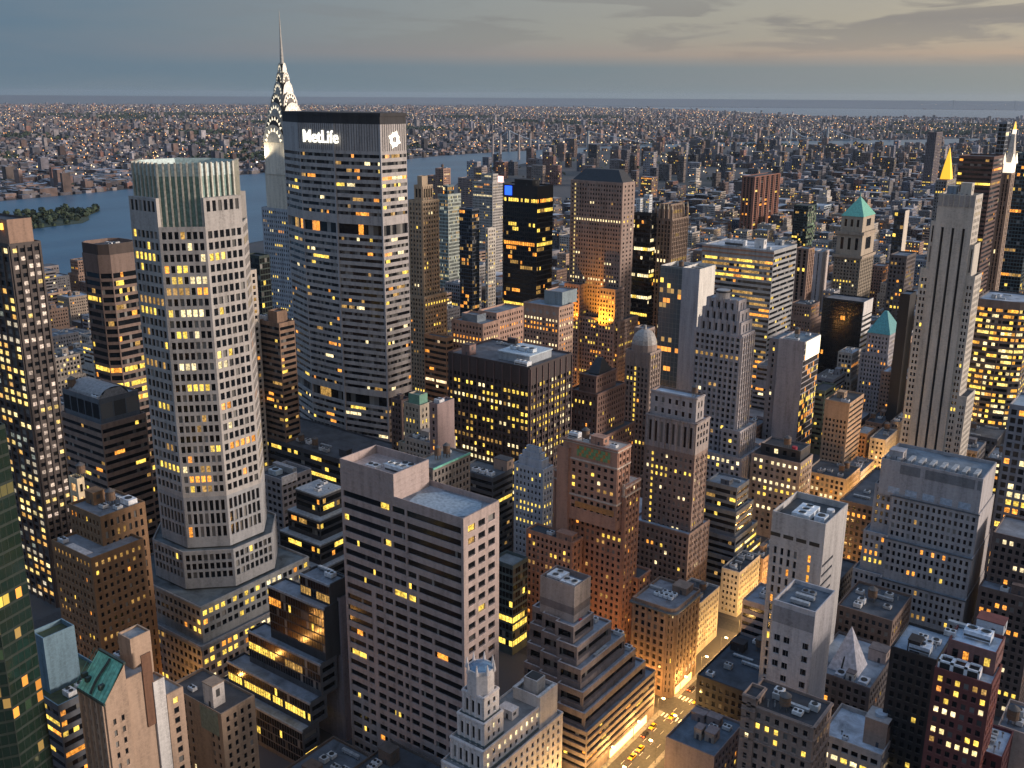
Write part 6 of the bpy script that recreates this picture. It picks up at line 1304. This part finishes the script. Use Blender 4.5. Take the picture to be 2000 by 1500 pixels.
# ------------------------------------------------------------------ traffic on the avenue
def make_car(c, taxi=False):
    t = empty('car', (0, 0, 0), 'car', 'car'); pm = plain('car_paint', c, .3)
    q = Q(); body = [(-.9, -2.2), (-.9, 2.2), (.9, 2.2), (.9, -2.2)]
    q.prism(body, .35, .85, pm, pts1=[(-.88, -2.15), (-.88, 2.15), (.88, 2.15), (.88, -2.15)]); q.obj('body', t)
    q = Q(); q.prism([(-.82, -1.7), (-.82, .9), (.82, .9), (.82, -1.7)], .85, 1.42, plain('car_glass', (.02, .02, .025), .15), pts1=[(-.66, -1.2), (-.66, .3), (.66, .3), (.66, -1.2)], top=False); q.prism([(-.66, -1.2), (-.66, .3), (.66, .3), (.66, -1.2)], 1.42, 1.46, pm); q.obj('cabin', t)
    for sx_ in (-1, 1):
        for wy in (-1.4, 1.4):
            q = Q(); pts = [(wy + .33 * math.cos(a), .33 + .33 * math.sin(a)) for a in np.linspace(0, 2 * math.pi, 12, endpoint=False)]; tyre = plain('tyre', (.02, .02, .02), .9); xo, xi = sx_ * .92, sx_ * .70
            q.add([[(xi, *pts[i]), (xi, *pts[(i + 1) % 12]), (xo, *pts[(i + 1) % 12]), (xo, *pts[i])] for i in range(12)] + [[(xo, wy, .33), (xo, *pts[i]), (xo, *pts[(i + 1) % 12]), (xo, *pts[(i + 2) % 12])] for i in range(0, 12, 2)], tyre); q.obj('wheel', t)
        q = Q(); q.box(sx_ * .65 - .2, sx_ * .65 + .2, 2.16, 2.23, .55, .75, lamp_mat('tail_lamp', (1, .05, .01), 40)); q.obj('tail_light', t)
        q = Q(); q.box(sx_ * .65 - .2, sx_ * .65 + .2, -2.23, -2.16, .55, .75, lamp_mat('head_lamp', (1, .85, .6), 70)); q.obj('headlight', t)
    return t
CG = 'cars driving down the lit avenue'
protos = [(make_car((.75, .45, .02)), 'yellow taxi driving down the lit avenue with red tail lights'), (make_car((.02, .02, .025)), 'black car driving down the lit avenue with red tail lights'), (make_car((.6, .6, .62)), 'white car driving down the lit avenue with red tail lights')]
used = set(); placed = []
for k in range(56):
    y = -256 - k * 8.5 - rnd.random() * 4; lane = rnd.choice((-4.9, -1.65, 1.65, 4.9))
    if any(abs(y - b_) < 6 and lane == a for a, b_ in placed): continue
    placed.append((lane, y)); i = rnd.choices((0, 1, 2), (5, 4, 3))[0]; s_, lab = protos[i]
    if i not in used: r = s_; used.add(i)
    else:
        r = s_.copy(); COL.objects.link(r)
        for ch in s_.children: c = ch.copy(); COL.objects.link(c); c.parent = r
    r.location = (165.5 + lane, y, .04); r['label'] = lab; r['group'] = CG + ', ' + ('taxis' if i == 0 else 'dark' if i == 1 else 'white'); r['category'] = 'car'
def shopfront(x, y0, y1, h, c, s, label):
    q = Q(); q.box(x - .25, x, y0, y1, .6, h, lamp_mat('shop_window_glow', c, s, True)); o = q.obj('shop_window', None, (x, (y0 + y1) / 2, 0)); tag(o, label, 'shop window')
shopfront(174.1, -334, -304, 4.2, (1, .68, .28), 2.4, 'bright shop window at street level below the stepped brown office block')
shopfront(174.1, -376, -360, 4.0, (1, .62, .24), 2.0, 'bright shop window under the building with the rounded cornice')
shopfront(190.7, -470, -452, 5.0, (1, .60, .2), 3.0, 'glowing shop window under the blue grey stacked block')
def facade_glow(y0, y1): pass

# ------------------------------------------------------------------ the rest of midtown: one building per lot
FOOTA = np.array(FOOT)
def free(x0, x1, y0, y1):
    return not ((x0 < FOOTA[:, 1] + 1.2) & (x1 > FOOTA[:, 0] - 1.2) & (y0 < FOOTA[:, 3] + 1.2) & (y1 > FOOTA[:, 2] - 1.2)).any()
def screen(x, y, z):
    v = Vector((x, y, z - CZ)); d = v.dot(FWD); return (1000 + v.dot(RIGHT) / d * FPX, 750 - v.dot(UPV) / d * FPX, d)
PAL = [(.30, .24, .19), (.24, .16, .12), (.34, .30, .26), (.28, .27, .28), (.20, .13, .105), (.40, .36, .32), (.16, .15, .155), (.36, .25, .19), (.22, .23, .26), (.46, .43, .40), (.10, .10, .11), (.27, .18, .14)]
CNAME = ['tan', 'brown', 'beige', 'grey', 'dark brown', 'cream', 'charcoal', 'pinkish brown', 'blue grey', 'pale', 'near black', 'russet']
lots = []
avl = sorted(x for x, h in AVX) ; avl = [-400] + avl + [1235]
for i in range(len(avl) - 1):
    xa, xb = avl[i] + 16, avl[i + 1] - 16
    for k in range(len(STY_) - 1):
        ya, yb = STY_[k] - 9.5, STY_[k + 1] + 9.5
        for row in (0, 1):
            x = xa
            while x < xb - 8:
                w = rnd.uniform(14, 34); w = min(w, xb - x)
                if w < 9: break
                y1 = ya if row == 0 else (ya + yb) / 2 - .3; l = (ya - yb) / 2 - .6 - rnd.uniform(0, 5)
                lots.append((x, y1, w - .5, l)); x += w
def zone(x, y):
    if y > -1250 and 150 < x < 760: m = 62
    elif y > -1250 and x <= 150: m = 46
    elif y > -1250: m = 44
    elif y > -2100: m = 38
    else: m = 26
    h = m * rnd.lognormvariate(-.12, .45)
    if rnd.random() < (.06 if y < -1250 else .0): h *= 1.8
    return h
cand = []
for (x, y, w, l) in lots:
    h = zone(x, y)
    s = screen(x + w / 2, y - l / 2, h)
    if s[2] < 120 or not (-160 < s[0] < 2160) or s[1] > 1720: continue
    if y > -330 and x < 520: continue
    if y > -420 and 345 < x < 420: h = min(h, 22)
    if x < 165 and y > -520: continue
    if not free(x, x + w, y - l, y):
        for f in (.5, .35):
            ok = False
            for a, c in ((x, x + w * f), (x + w * (1 - f), x + w)):
                if free(a, c, y - l, y): x, w, ok = a, c - a, True; break
            if ok: break
        else: continue
        if w < 6: continue
    # keep close buildings low where the photograph looks over them
    d = math.hypot(x, y)
    if d < 760: h = min(h, rnd.uniform(20, 40))
    elif d < 1300: h = min(h, rnd.uniform(52, 70))
    else: h = min(h, rnd.uniform(45, 62)) if rnd.random() < .93 else min(h, 95)
    cand.append((x, y, w, l, h, s))
for (x, y, w, l, h, s) in cand: occ_box(x, x + w, y - l, y, 0, h)
bvh0 = BVHTree.FromPolygons(OCC_V, OCC_F); eye0 = Vector((0, 0, CZ))
def seen_frac(x, y, w, l, h):
    n = 0; pts = [(x + w * u, y + .05, h * v) for u in (.1, .5, .9) for v in (.98, .75, .5)] + [(x - .05, y - l * u, h * v) for u in (.2, .8) for v in (.98, .7)] + [(x + w * u, y - l * t, h + .05) for u in (.2, .5, .8) for t in (.2, .8)]
    for p in pts:
        v = Vector(p); d = v - eye0; L = d.length; d.normalize(); hh = bvh0.ray_cast(eye0, d, L - .6); n += hh[0] is None
    return n / len(pts)
rated = []
for c in cand:
    f = seen_frac(*c[:5])
    if f <= 0: continue
    a = f * (c[2] + c[3]) * c[4] / c[5][2] ** 2
    rated.append((a, c, f))
rated.sort(key=lambda t: -t[0])
NIND = 300 - len(HERO) - 4
REF = [('in front of the broad banded tower', lambda s: 480 < s[0] < 800 and s[1] > 700), ('around the stainless spire tower', lambda s: 400 < s[0] < 560), ('left of the green crowned tower', lambda s: s[0] <= 400), ('between the banded tower and the blue lit black tower', lambda s: 560 <= s[0] < 1000 and s[1] <= 700), ('around the squat black office block', lambda s: 800 < s[0] < 1100), ('beyond the brown hotel slab', lambda s: 1000 <= s[0] < 1300 and s[1] <= 560), ('around the brown slab tower', lambda s: 1100 <= s[0] < 1400), ('beyond the wide banded block', lambda s: 1300 <= s[0] < 1620 and s[1] <= 600), ('around the grey art deco tower', lambda s: 1400 <= s[0] < 1600), ('around the green pyramid roofed tower', lambda s: 1600 <= s[0] < 1760 and s[1] <= 800), ('around the striped limestone tower', lambda s: s[0] >= 1760 and s[1] <= 900), ('in the lower right corner', lambda s: True)]
def roofword(h): return 'low' if h < 28 else 'mid height' if h < 55 else 'tall'
GSTY = [('punch', dict(bay=2.8, fu=.46, fh=3.5, fv=.52)), ('punch', dict(bay=2.4, fu=.5, fh=3.3, fv=.5)), ('ribbon', dict(bay=2.2, fh=3.8, fv=.5)), ('pier', dict(bay=3, fh=3.6, fv=.6, rib=.3)), ('grid', dict(bay=2.8, fh=3.8))]
rest = []
for n_, (a, (x, y, w, l, h, s), f) in enumerate(rated):
    if n_ >= NIND: rest.append((x, y, w, l, h)); continue
    ci = rnd.randrange(len(PAL)); ref = next(t for t, fn in REF if fn(s))
    stn = rnd.choice(GSTY); glow = rnd.choice((.05, .08, .14, .22))
    word = {'ribbon': 'banded', 'punch': 'brick', 'pier': 'piered', 'grid': 'gridded'}[stn[0]]
    lab = '%s %s %s building %s' % (roofword(h), CNAME[ci], word, ref)
    b = Bld(lab, wall(PAL[ci]) if False else PAL[ci], (stn[0], dict(stn[1], lit=glow, full=rnd.choice((0, .03, .08)), blind=.25, cols=[YEL, YEL, ORG, DIM, WHT])), roofc=rnd.choice([ROOFB, ROOFD, (.09, .105, .125), ROOFL, (.12, .11, .105)]), group='buildings filling the blocks ' + ref)
    b.minpx = 6.5
    if h > 45 and rnd.random() < .6:
        k = rnd.uniform(.55, .8); b.rect(x, y, h * k, w, l, foot=False); m = rnd.uniform(1.5, 4); b.rect(x + m, y - m, h, w - 2 * m, l - 2 * m, z0=h * k - 1, foot=False); rx_, ry_, rw, rl = x + m, y - m, w - 2 * m, l - 2 * m
    else: b.rect(x, y, h, w, l, foot=False); rx_, ry_, rw, rl = x, y, w, l
    d = math.hypot(x, y); b.clutter(rx_ + .5, ry_ - .5, h - 1.05, rw - 1, rl - 1, 9 if d < 700 else 5 if d < 1100 else 2)
for bb in HERO:
    if not hasattr(bb.wm, 'node_tree'): bb.wm = wall(bb.wm)
# ------------------------------------------------------------------ the crowd of buildings too far off or too hidden to stand alone
def vcol_mat(name, lo=.6):
    m, t, p = new_mat(name); a = nn(t, 'ShaderNodeAttribute', attribute_name='lit')
    g = nn(t, 'ShaderNodeNewGeometry'); n1 = nn(t, 'ShaderNodeTexNoise', Scale=.06, Detail=4.0); t.links.new(g.outputs['Position'], n1.inputs['Vector'])
    t.links.new(mixc(t, 1.0, a.outputs['Color'], ramp(t, n1.outputs['Fac'], [(.3, (lo,) * 3), (.7, (1.3,) * 3)]), 'MULTIPLY'), p.inputs['Base Color']); p.inputs['Roughness'].default_value = .85; return m
VC = vcol_mat('far_facade')
def boxes_arr(X0, X1, Y0, Y1, Z0, Z1):
    """top, north, west, south, east faces of many boxes at once"""
    P = lambda a, b_, c: np.stack([a, b_, c], -1)
    t = np.stack([P(X0, Y0, Z1), P(X1, Y0, Z1), P(X1, Y1, Z1), P(X0, Y1, Z1)], 1)
    n = np.stack([P(X0, Y1, Z0), P(X0, Y1, Z1), P(X1, Y1, Z1), P(X1, Y1, Z0)], 1)
    w = np.stack([P(X0, Y0, Z0), P(X0, Y0, Z1), P(X0, Y1, Z1), P(X0, Y1, Z0)], 1)
    s = np.stack([P(X0, Y0, Z0), P(X1, Y0, Z0), P(X1, Y0, Z1), P(X0, Y0, Z1)], 1)
    e = np.stack([P(X1, Y0, Z0), P(X1, Y1, Z0), P(X1, Y1, Z1), P(X1, Y0, Z1)], 1)
    return t, n, w, s, e
PALA = np.array(PAL + [(.33, .17, .12), (.30, .30, .33), (.5, .47, .44), (.07, .07, .08)], np.float32)
ROOFA = np.array([(.20, .22, .25), (.09, .10, .115), (.33, .37, .42), (.15, .16, .18), (.24, .24, .25), (.48, .50, .54)], np.float32)
def mass(name, arr, label, lit_p, fine=True):
    arr = np.array(arr, np.float32); X0, Y1, W_, L_, H = arr.T; X1 = X0 + W_; Y0 = Y1 - L_; Z0 = np.zeros_like(H)
    n = len(arr); col = PALA[rng.integers(0, len(PALA), n)] * np.array((.56, .56, .64), np.float32) * rng.uniform(.35, 1.25, (n, 1)).astype(np.float32); rc = ROOFA[rng.integers(0, len(ROOFA), n)]
    q = Q(); one = np.ones((n, 1), np.float32)
    for i, f in enumerate(boxes_arr(X0, X1, Y0, Y1, Z0, H)): q.add(f, VC, np.concatenate([rc if i == 0 else col, one], 1))
    # plant rooms on the roofs
    s = rng.random(n) < .6; bx0 = X0[s] + W_[s] * rng.uniform(.1, .5, s.sum()); by1 = Y1[s] - L_[s] * rng.uniform(.1, .5, s.sum())
    fs = boxes_arr(bx0, bx0 + W_[s] * .3, by1 - L_[s] * .3, by1, H[s] - .2, H[s] + rng.uniform(2.5, 5, s.sum()))
    for i, f in enumerate(fs): q.add(f, VC, np.concatenate([(rc if i == 0 else col)[s], one[s]], 1))
    q.mats = [VC]; o = q.obj(name, with_lit=True); tag(o, label, 'buildings', kind='stuff')
    # window panes, a little proud of the walls
    w = Q(); dist = np.hypot(X0, Y1)
    quads, lits = [], []
    for i in range(n):
        if fine:
            bay, fh = (3.4, 3.7) if dist[i] < 2600 else (6, 7)
            for face in (0, 1):
                span = W_[i] if face == 0 else L_[i]; nb = int(span / bay); nf = int((H[i] - 2) / fh)
                if nb < 1 or nf < 1: continue
                u = (np.arange(nb) + .5) * span / nb; v = 1.5 + (np.arange(nf) + .5) * fh; U, V = np.meshgrid(u, v); U, V = U.ravel(), V.ravel(); hw = bay * .24; hh = fh * .25
                a = X0[i] + U if face == 0 else np.full_like(U, X0[i] - .06); b_ = np.full_like(U, Y1[i] + .06) if face == 0 else Y1[i] - U
                dx, dy = (hw, 0) if face == 0 else (0, hw)
                quads.append(np.stack([np.stack([a - dx, b_ - dy, V - hh], -1), np.stack([a + dx, b_ + dy, V - hh], -1), np.stack([a + dx, b_ + dy, V + hh], -1), np.stack([a - dx, b_ - dy, V + hh], -1)], 1))
                m = len(U); l = np.zeros((m, 4), np.float32); on = rng.random(m) < lit_p * rng.gamma(1.2, .85); cc = np.array([YEL, YEL, ORG, WHT, DIM], np.float32)[rng.integers(0, 5, m)]
                l[on, :3] = cc[on] * rng.uniform(.6, 1.4, (on.sum(), 1)); l[:, 3] = (rng.random(m) < .2) * .4; lits.append(l)
    if quads:
        w.add(np.concatenate(quads), GLASS, np.concatenate(lits)); w.obj('far_windows', o, with_lit=True)['kind'] = 'stuff'
    return o
mass('distant_city_buildings', rest, 'packed mass of smaller buildings filling the blocks downtown beyond the towers', .07)

def box_at(d, ang):      # polar position about the observation deck, ang measured from the view axis
    a = YAW - math.pi / 2 - ang; return d * math.cos(a), d * math.sin(a)
# lower Manhattan below the grid, the projects along the east side
low = []
for _ in range(15000):
    d = 3000 + 4000 * rng.random() ** .8; x, y = box_at(d, rng.uniform(-.30, .52))
    if y > -3600 or inside(RIV, x, y) or x < -700: continue
    xs = 2300 if y > -5200 else 1400
    if x > xs and x > 1000 + 0 and not (y < -3600 and x < 2650): continue
    if inside(far_bank[:1] + far_bank, x, y): continue
    h = 17 * rng.lognormal(0, .45); w = rng.uniform(14, 34)
    if rng.random() < .045: h = rng.uniform(45, 75); w = rng.uniform(16, 28)
    low.append((x, y, w, rng.uniform(14, 34), h))
# big slabs of housing near the east river
for _ in range(150):
    d = rng.uniform(3000, 5200); x, y = box_at(d, rng.uniform(-.12, .36))
    if inside(RIV, x, y) or x > 2550 or y > -2300: continue
    low.append((x, y, rng.uniform(18, 45), rng.uniform(14, 22), rng.uniform(45, 85)))
mass('lower_island_buildings', low, 'far low rise neighbourhoods with taller housing slabs before the bridges', .10)
qn = []
def dens(x, y): return .55 + .45 * math.sin(x * .0031 + 1.3 * math.sin(y * .0023)) * math.sin(y * .0027 + .8)
for _ in range(88000):
    d = 2450 + 24500 * rng.random() ** 2.1; x, y = box_at(d, rng.uniform(-.56, .56))
    if inside(RIV, x, y): continue
    if x < 2450 + (0 if y > -3000 else 200) and y > -5200: continue
    if y < -6500 and x < 1300 and d < 7300: continue
    if x < 2300 and y > -6600: continue
    if rng.random() > dens(x, y) + .25: continue
    h = 9.5 * rng.lognormal(0, .4); w = rng.uniform(8, 24); l = rng.uniform(9, 28)
    if rng.random() < .02: h = rng.uniform(28, 60)
    if d < 3600 and rng.random() < .18: w *= 2.6; l *= 2.0; h = rng.uniform(10, 22)
    if d > 15500 and (inside(HARB, x, y)): continue
    qn.append((x, y, w * (1 + d / 26000), l * (1 + d / 26000), h))
mass('far_shore_buildings', qn, 'endless low neighbourhoods across the river reaching to the horizon', 0, fine=False)

# specks of street light and lit windows over the far districts
sp = Q(); L_ = []
cols = [(1, .60, .20), (1, .70, .32), (1, .80, .52), (1, .42, .12)]
pts = []
for _ in range(6000):
    d = 1700 + 22000 * rng.random() ** 1.9; x, y = box_at(d, rng.uniform(-.56, .56))
    if inside(RIV, x, y) or inside(HARB, x, y) or (d < 3300 and x > 1200) : continue
    if x > 1150 and x < 2400 and y > -3000: continue
    pts.append((x, y, rng.uniform(8, 22)))
for ang0, d0, ang1, d1, n in [(-.05, 5200, .30, 5600, 60), (-.5, 9000, -.1, 9600, 50), (.1, 8800, .5, 9400, 70), (-.3, 4600, -.05, 4300, 40), (-.55, 3600, -.3, 3300, 40), (.3, 10500, .55, 11000, 60), (-.2, 15000, .2, 15500, 40)]:
    for i in range(n):
        t_ = i / n; x, y = box_at(d0 + (d1 - d0) * t_ + rng.normal(0, 60), ang0 + (ang1 - ang0) * t_)
        if not inside(RIV, x, y): pts.append((x, y, rng.uniform(10, 18)))
for (x, y, h) in pts:
    c = cols[rng.integers(0, 4)]; r = rng.uniform(.8, 1.6) * (1 + math.hypot(x, y) / 8000); s = lamp_mat('far_lamp', c, 2.8)
    sp.add([[(x - r, y, h), (x, y - r, h), (x + r, y, h + r * 1.2), (x, y + r, h + r * 1.2)], [(x - r, y, h), (x, y + r, h), (x, y, h + 2 * r), (x - r * .3, y - r * .3, h + 2 * r)]], s)
tag(sp.obj('street_lights'), 'countless tiny street lights scattered over the far districts', 'street lights', kind='stuff')

# tree cover: parks and leafy streets as clumps of foliage
def leaf_mat():
    m, t, p = new_mat('foliage'); g = nn(t, 'ShaderNodeNewGeometry'); n1 = nn(t, 'ShaderNodeTexNoise', Scale=.08, Detail=4.0); t.links.new(g.outputs['Position'], n1.inputs['Vector'])
    t.links.new(ramp(t, n1.outputs['Fac'], [(.35, (.018, .032, .020)), (.65, (.05, .075, .038))]), p.inputs['Base Color']); p.inputs['Roughness'].default_value = .9; return m
LEAF = leaf_mat()
def canopy(q, x, y, z, r, n):
    a = rng.normal(0, 1, (n, 3)); a /= np.linalg.norm(a, axis=1)[:, None]; c = np.array((x, y, z + r * .8)) + a * r * rng.uniform(.5, 1, (n, 1)) * (1, 1, .75)
    u = np.cross(a, rng.normal(0, 1, (n, 3))); u /= np.linalg.norm(u, axis=1)[:, None] + 1e-6; v = np.cross(a, u); s = r * rng.uniform(.3, .6, (n, 1))
    q.add(np.stack([c - u * s - v * s, c + u * s - v * s, c + u * s + v * s, c - u * s + v * s], 1), LEAF)
q = Q()
parks = []
for _ in range(46):
    d = 2700 + 11000 * rng.random() ** 1.4; parks.append((*box_at(d, rng.uniform(-.54, .54)), rng.uniform(120, 420) * (1 + d / 9000), rng.uniform(60, 200) * (1 + d / 9000)))
for (px, py, rx_, ry_) in parks:
    for _ in range(int(min(130, rx_ * ry_ / 380))):
        x, y = px + rng.normal(0, .5) * rx_, py + rng.normal(0, .5) * ry_
        if inside(RIV, x, y) or (x < 2500 and y > -5200): continue
        canopy(q, x, y, 3, rng.uniform(6, 13) * (1 + math.hypot(x, y) / 20000), 7)
for _ in range(1500):
    d = 2500 + 7000 * rng.random(); x, y = box_at(d, rng.uniform(-.55, .55))
    if not inside(RIV, x, y): canopy(q, x, y, 3, rng.uniform(4, 8), 6)
tag(q.obj('tree_cover'), 'dark tree cover of parks and streets across the far districts', 'trees', kind='stuff')
q = Q()
for _ in range(420):
    x, y = rng.uniform(1940, 2210), rng.uniform(-1310, -150)
    if inside(ISL, x, y): canopy(q, x, y, .6, rng.uniform(5, 9), 16)
tag(q.obj('island_trees'), 'dense dark trees covering the river island', 'trees', kind='stuff')

# ------------------------------------------------------------------ things on and by the river
first = None
for i, px in enumerate((962, 977, 1013, 1035)):
    x, y, _ = [(2500, -3244, 0), (2477, -3264, 0), (2540, -3476, 0), (2546, -3566, 0)][i]
    if first is None:
        first = empty('smokestack', (x, y, 0), '', 'smokestack'); q = Q(); q.cyl(0, 0, 5.5, 4.2, 0, 112, plain('stack_brick', (.36, .31, .29), .9), 14, top=False); q.obj('shaft', first)
        q = Q(); q.cyl(0, 0, 4.8, 4.6, 106, 113, plain('stack_rim', (.12, .10, .10), .9), 14); q.obj('rim', first); r = first
    else:
        r = first.copy(); COL.objects.link(r); r.location = (x, y, 0)
        for ch in first.children: c = ch.copy(); COL.objects.link(c); c.parent = r
    r['label'] = ('leftmost', 'second from left', 'third from left', 'rightmost')[i] + ' of the four power station chimneys by the river'; r['group'] = 'power station chimneys'
def bridge(name, label, a, c, deck, th, sag, towers, lamp, cc):
    """suspension bridge from a to c: deck, two towers, cables, hangers, lamps"""
    A, C_ = Vector((*a, deck)), Vector((*c, deck)); d = C_ - A; L = d.length; u = d.normalized(); n = Vector((-u.y, u.x, 0)); mid = (A + C_) / 2
    root = empty(name, (mid.x, mid.y, 0), label, 'bridge'); o = (mid.x, mid.y, 0); st = plain('bridge_steel', cc, .6)
    q = Q()
    for s in (0,): q.prism([tuple((A + n * 9).xy), tuple((C_ + n * 9).xy), tuple((C_ - n * 9).xy), tuple((A - n * 9).xy)], deck - 4, deck, st)
    q.obj('deck', root, o)
    tp = [A + u * L * t for t in towers]
    for p in tp:
        q = Q()
        for s in (-1, 1): b_ = p + n * 9 * s; q.box(b_.x - 4, b_.x + 4, b_.y - 4, b_.y + 4, 0, th, st)
        for zz in (deck + 20, th - 7): e = [p + n * 10, p - n * 10]; q.bar((e[0].x, e[0].y, zz), (e[1].x, e[1].y, zz), 3, st)
        q.obj('tower', root, o)
    ca = plain('bridge_cable', tuple(1.6 * v for v in cc), .5); cr = (th - deck) * .016
    for s in (-1, 1):
        q = Q(); hz = Q(); N = 40; prev = None
        for i in range(N + 1):
            t = i / N
            if t < towers[0]: k = t / towers[0]; zz = deck + (th - deck) * k ** 1.3
            elif t > towers[1]: k = (1 - t) / (1 - towers[1]); zz = deck + (th - deck) * k ** 1.3
            else: k = (t - towers[0]) / (towers[1] - towers[0]) * 2 - 1; zz = deck + 6 + (th - deck - 6) * k * k
            p = A + u * L * t + n * 9 * s; p.z = zz
            if prev is not None: q.bar(prev, p, cr, ca)
            hz.bar((p.x, p.y, deck), (p.x, p.y, zz), .25, ca); prev = p
        q.obj('cable', root, o); hz.obj('hangers', root, o)
    q = Q()
    for i in range(int(L / lamp)):
        p = A + u * lamp * i + n * 8.5; q.cyl(p.x, p.y, 2.2, 2.2, deck + 4, deck + 8, lamp_mat('bridge_lamp', (1, .66, .3), 3.5), 6)
    q.obj('deck_lights', root, o)['kind'] = 'stuff'
bridge('suspension_bridge', 'low suspension bridge with a chain of orange lamps crossing the bend of the river', (3026, -3897), (2318, -4309), 42, 100, 40, (.12, .58), 45, (.22, .26, .30))
bridge('suspension_bridge', 'suspension bridge with pale swooping cables among the far rooftops', (2314, -5507), (1815, -5659), 40, 102, 40, (.28, .66), 60, (.26, .30, .34))
bridge('suspension_bridge', 'tiny suspension bridge standing on the horizon at the right', (7500, -28044), (5035, -30615), 90, 215, 80, (.25, .75), 400, (.12, .15, .18))
# pier and boat
b_ = empty('ferry_boat', (2300, -1650, 0), 'small white boat on the open river right of the green crowned tower', 'boat')
q = Q(); q.prism([(-4, -14), (-4, 10), (0, 17), (4, 10), (4, -14)], .3, 3.2, plain('hull_white', (.7, .7, .7))); q.obj('hull', b_); q = Q(); q.box(-3, 3, -10, 6, 3.2, 6.5, plain('cabin_white', (.6, .62, .66))); q.box(-2, 2, 0, 5, 6.5, 8.5, plain('cabin_white', (.6, .62, .66))); q.obj('cabin', b_)
# midtown west of the deck, out of the picture: it keeps the low evening light off the lower storeys
ws = []
for i in range(14):
    for k in range(30):
        x = -170 - i * 62 - rng.uniform(0, 14); y = 250 - k * 55 - rng.uniform(0, 14)
        if math.degrees(math.atan2(-x, -y)) < 14 and y < 0: continue
        h = min(190, 55 * rng.lognormal(0, .5)); ws.append((x, y, rng.uniform(26, 46), rng.uniform(26, 44), h))
mass('west_side_buildings', ws, 'blocks of midtown west of the viewpoint', 0, fine=False)
# ------------------------------------------------------------------ evening haze
hm = bpy.data.materials.new('haze_air'); hm.use_nodes = True; t = hm.node_tree; t.nodes.clear()
ho = nn(t, 'ShaderNodeOutputMaterial'); hv = nn(t, 'ShaderNodeVolumePrincipled'); t.links.new(hv.outputs[0], ho.inputs['Volume'])
hv.inputs['Color'].default_value = (.60, .72, .88, 1); hv.inputs['Density'].default_value = 1.3e-5; hv.inputs['Anisotropy'].default_value = .2
hq = Q(); hq.box(-29000, 29000, -29000, 29000, -1.2, 345, hm, bottom=True); tag(hq.obj('haze'), 'thin blue evening haze over the far districts', 'haze', kind='stuff')
finish_buildings()
for hb in HERO:
    if len(hb.label.split()) > 16: print('LONG', len(hb.label.split()), hb.label)
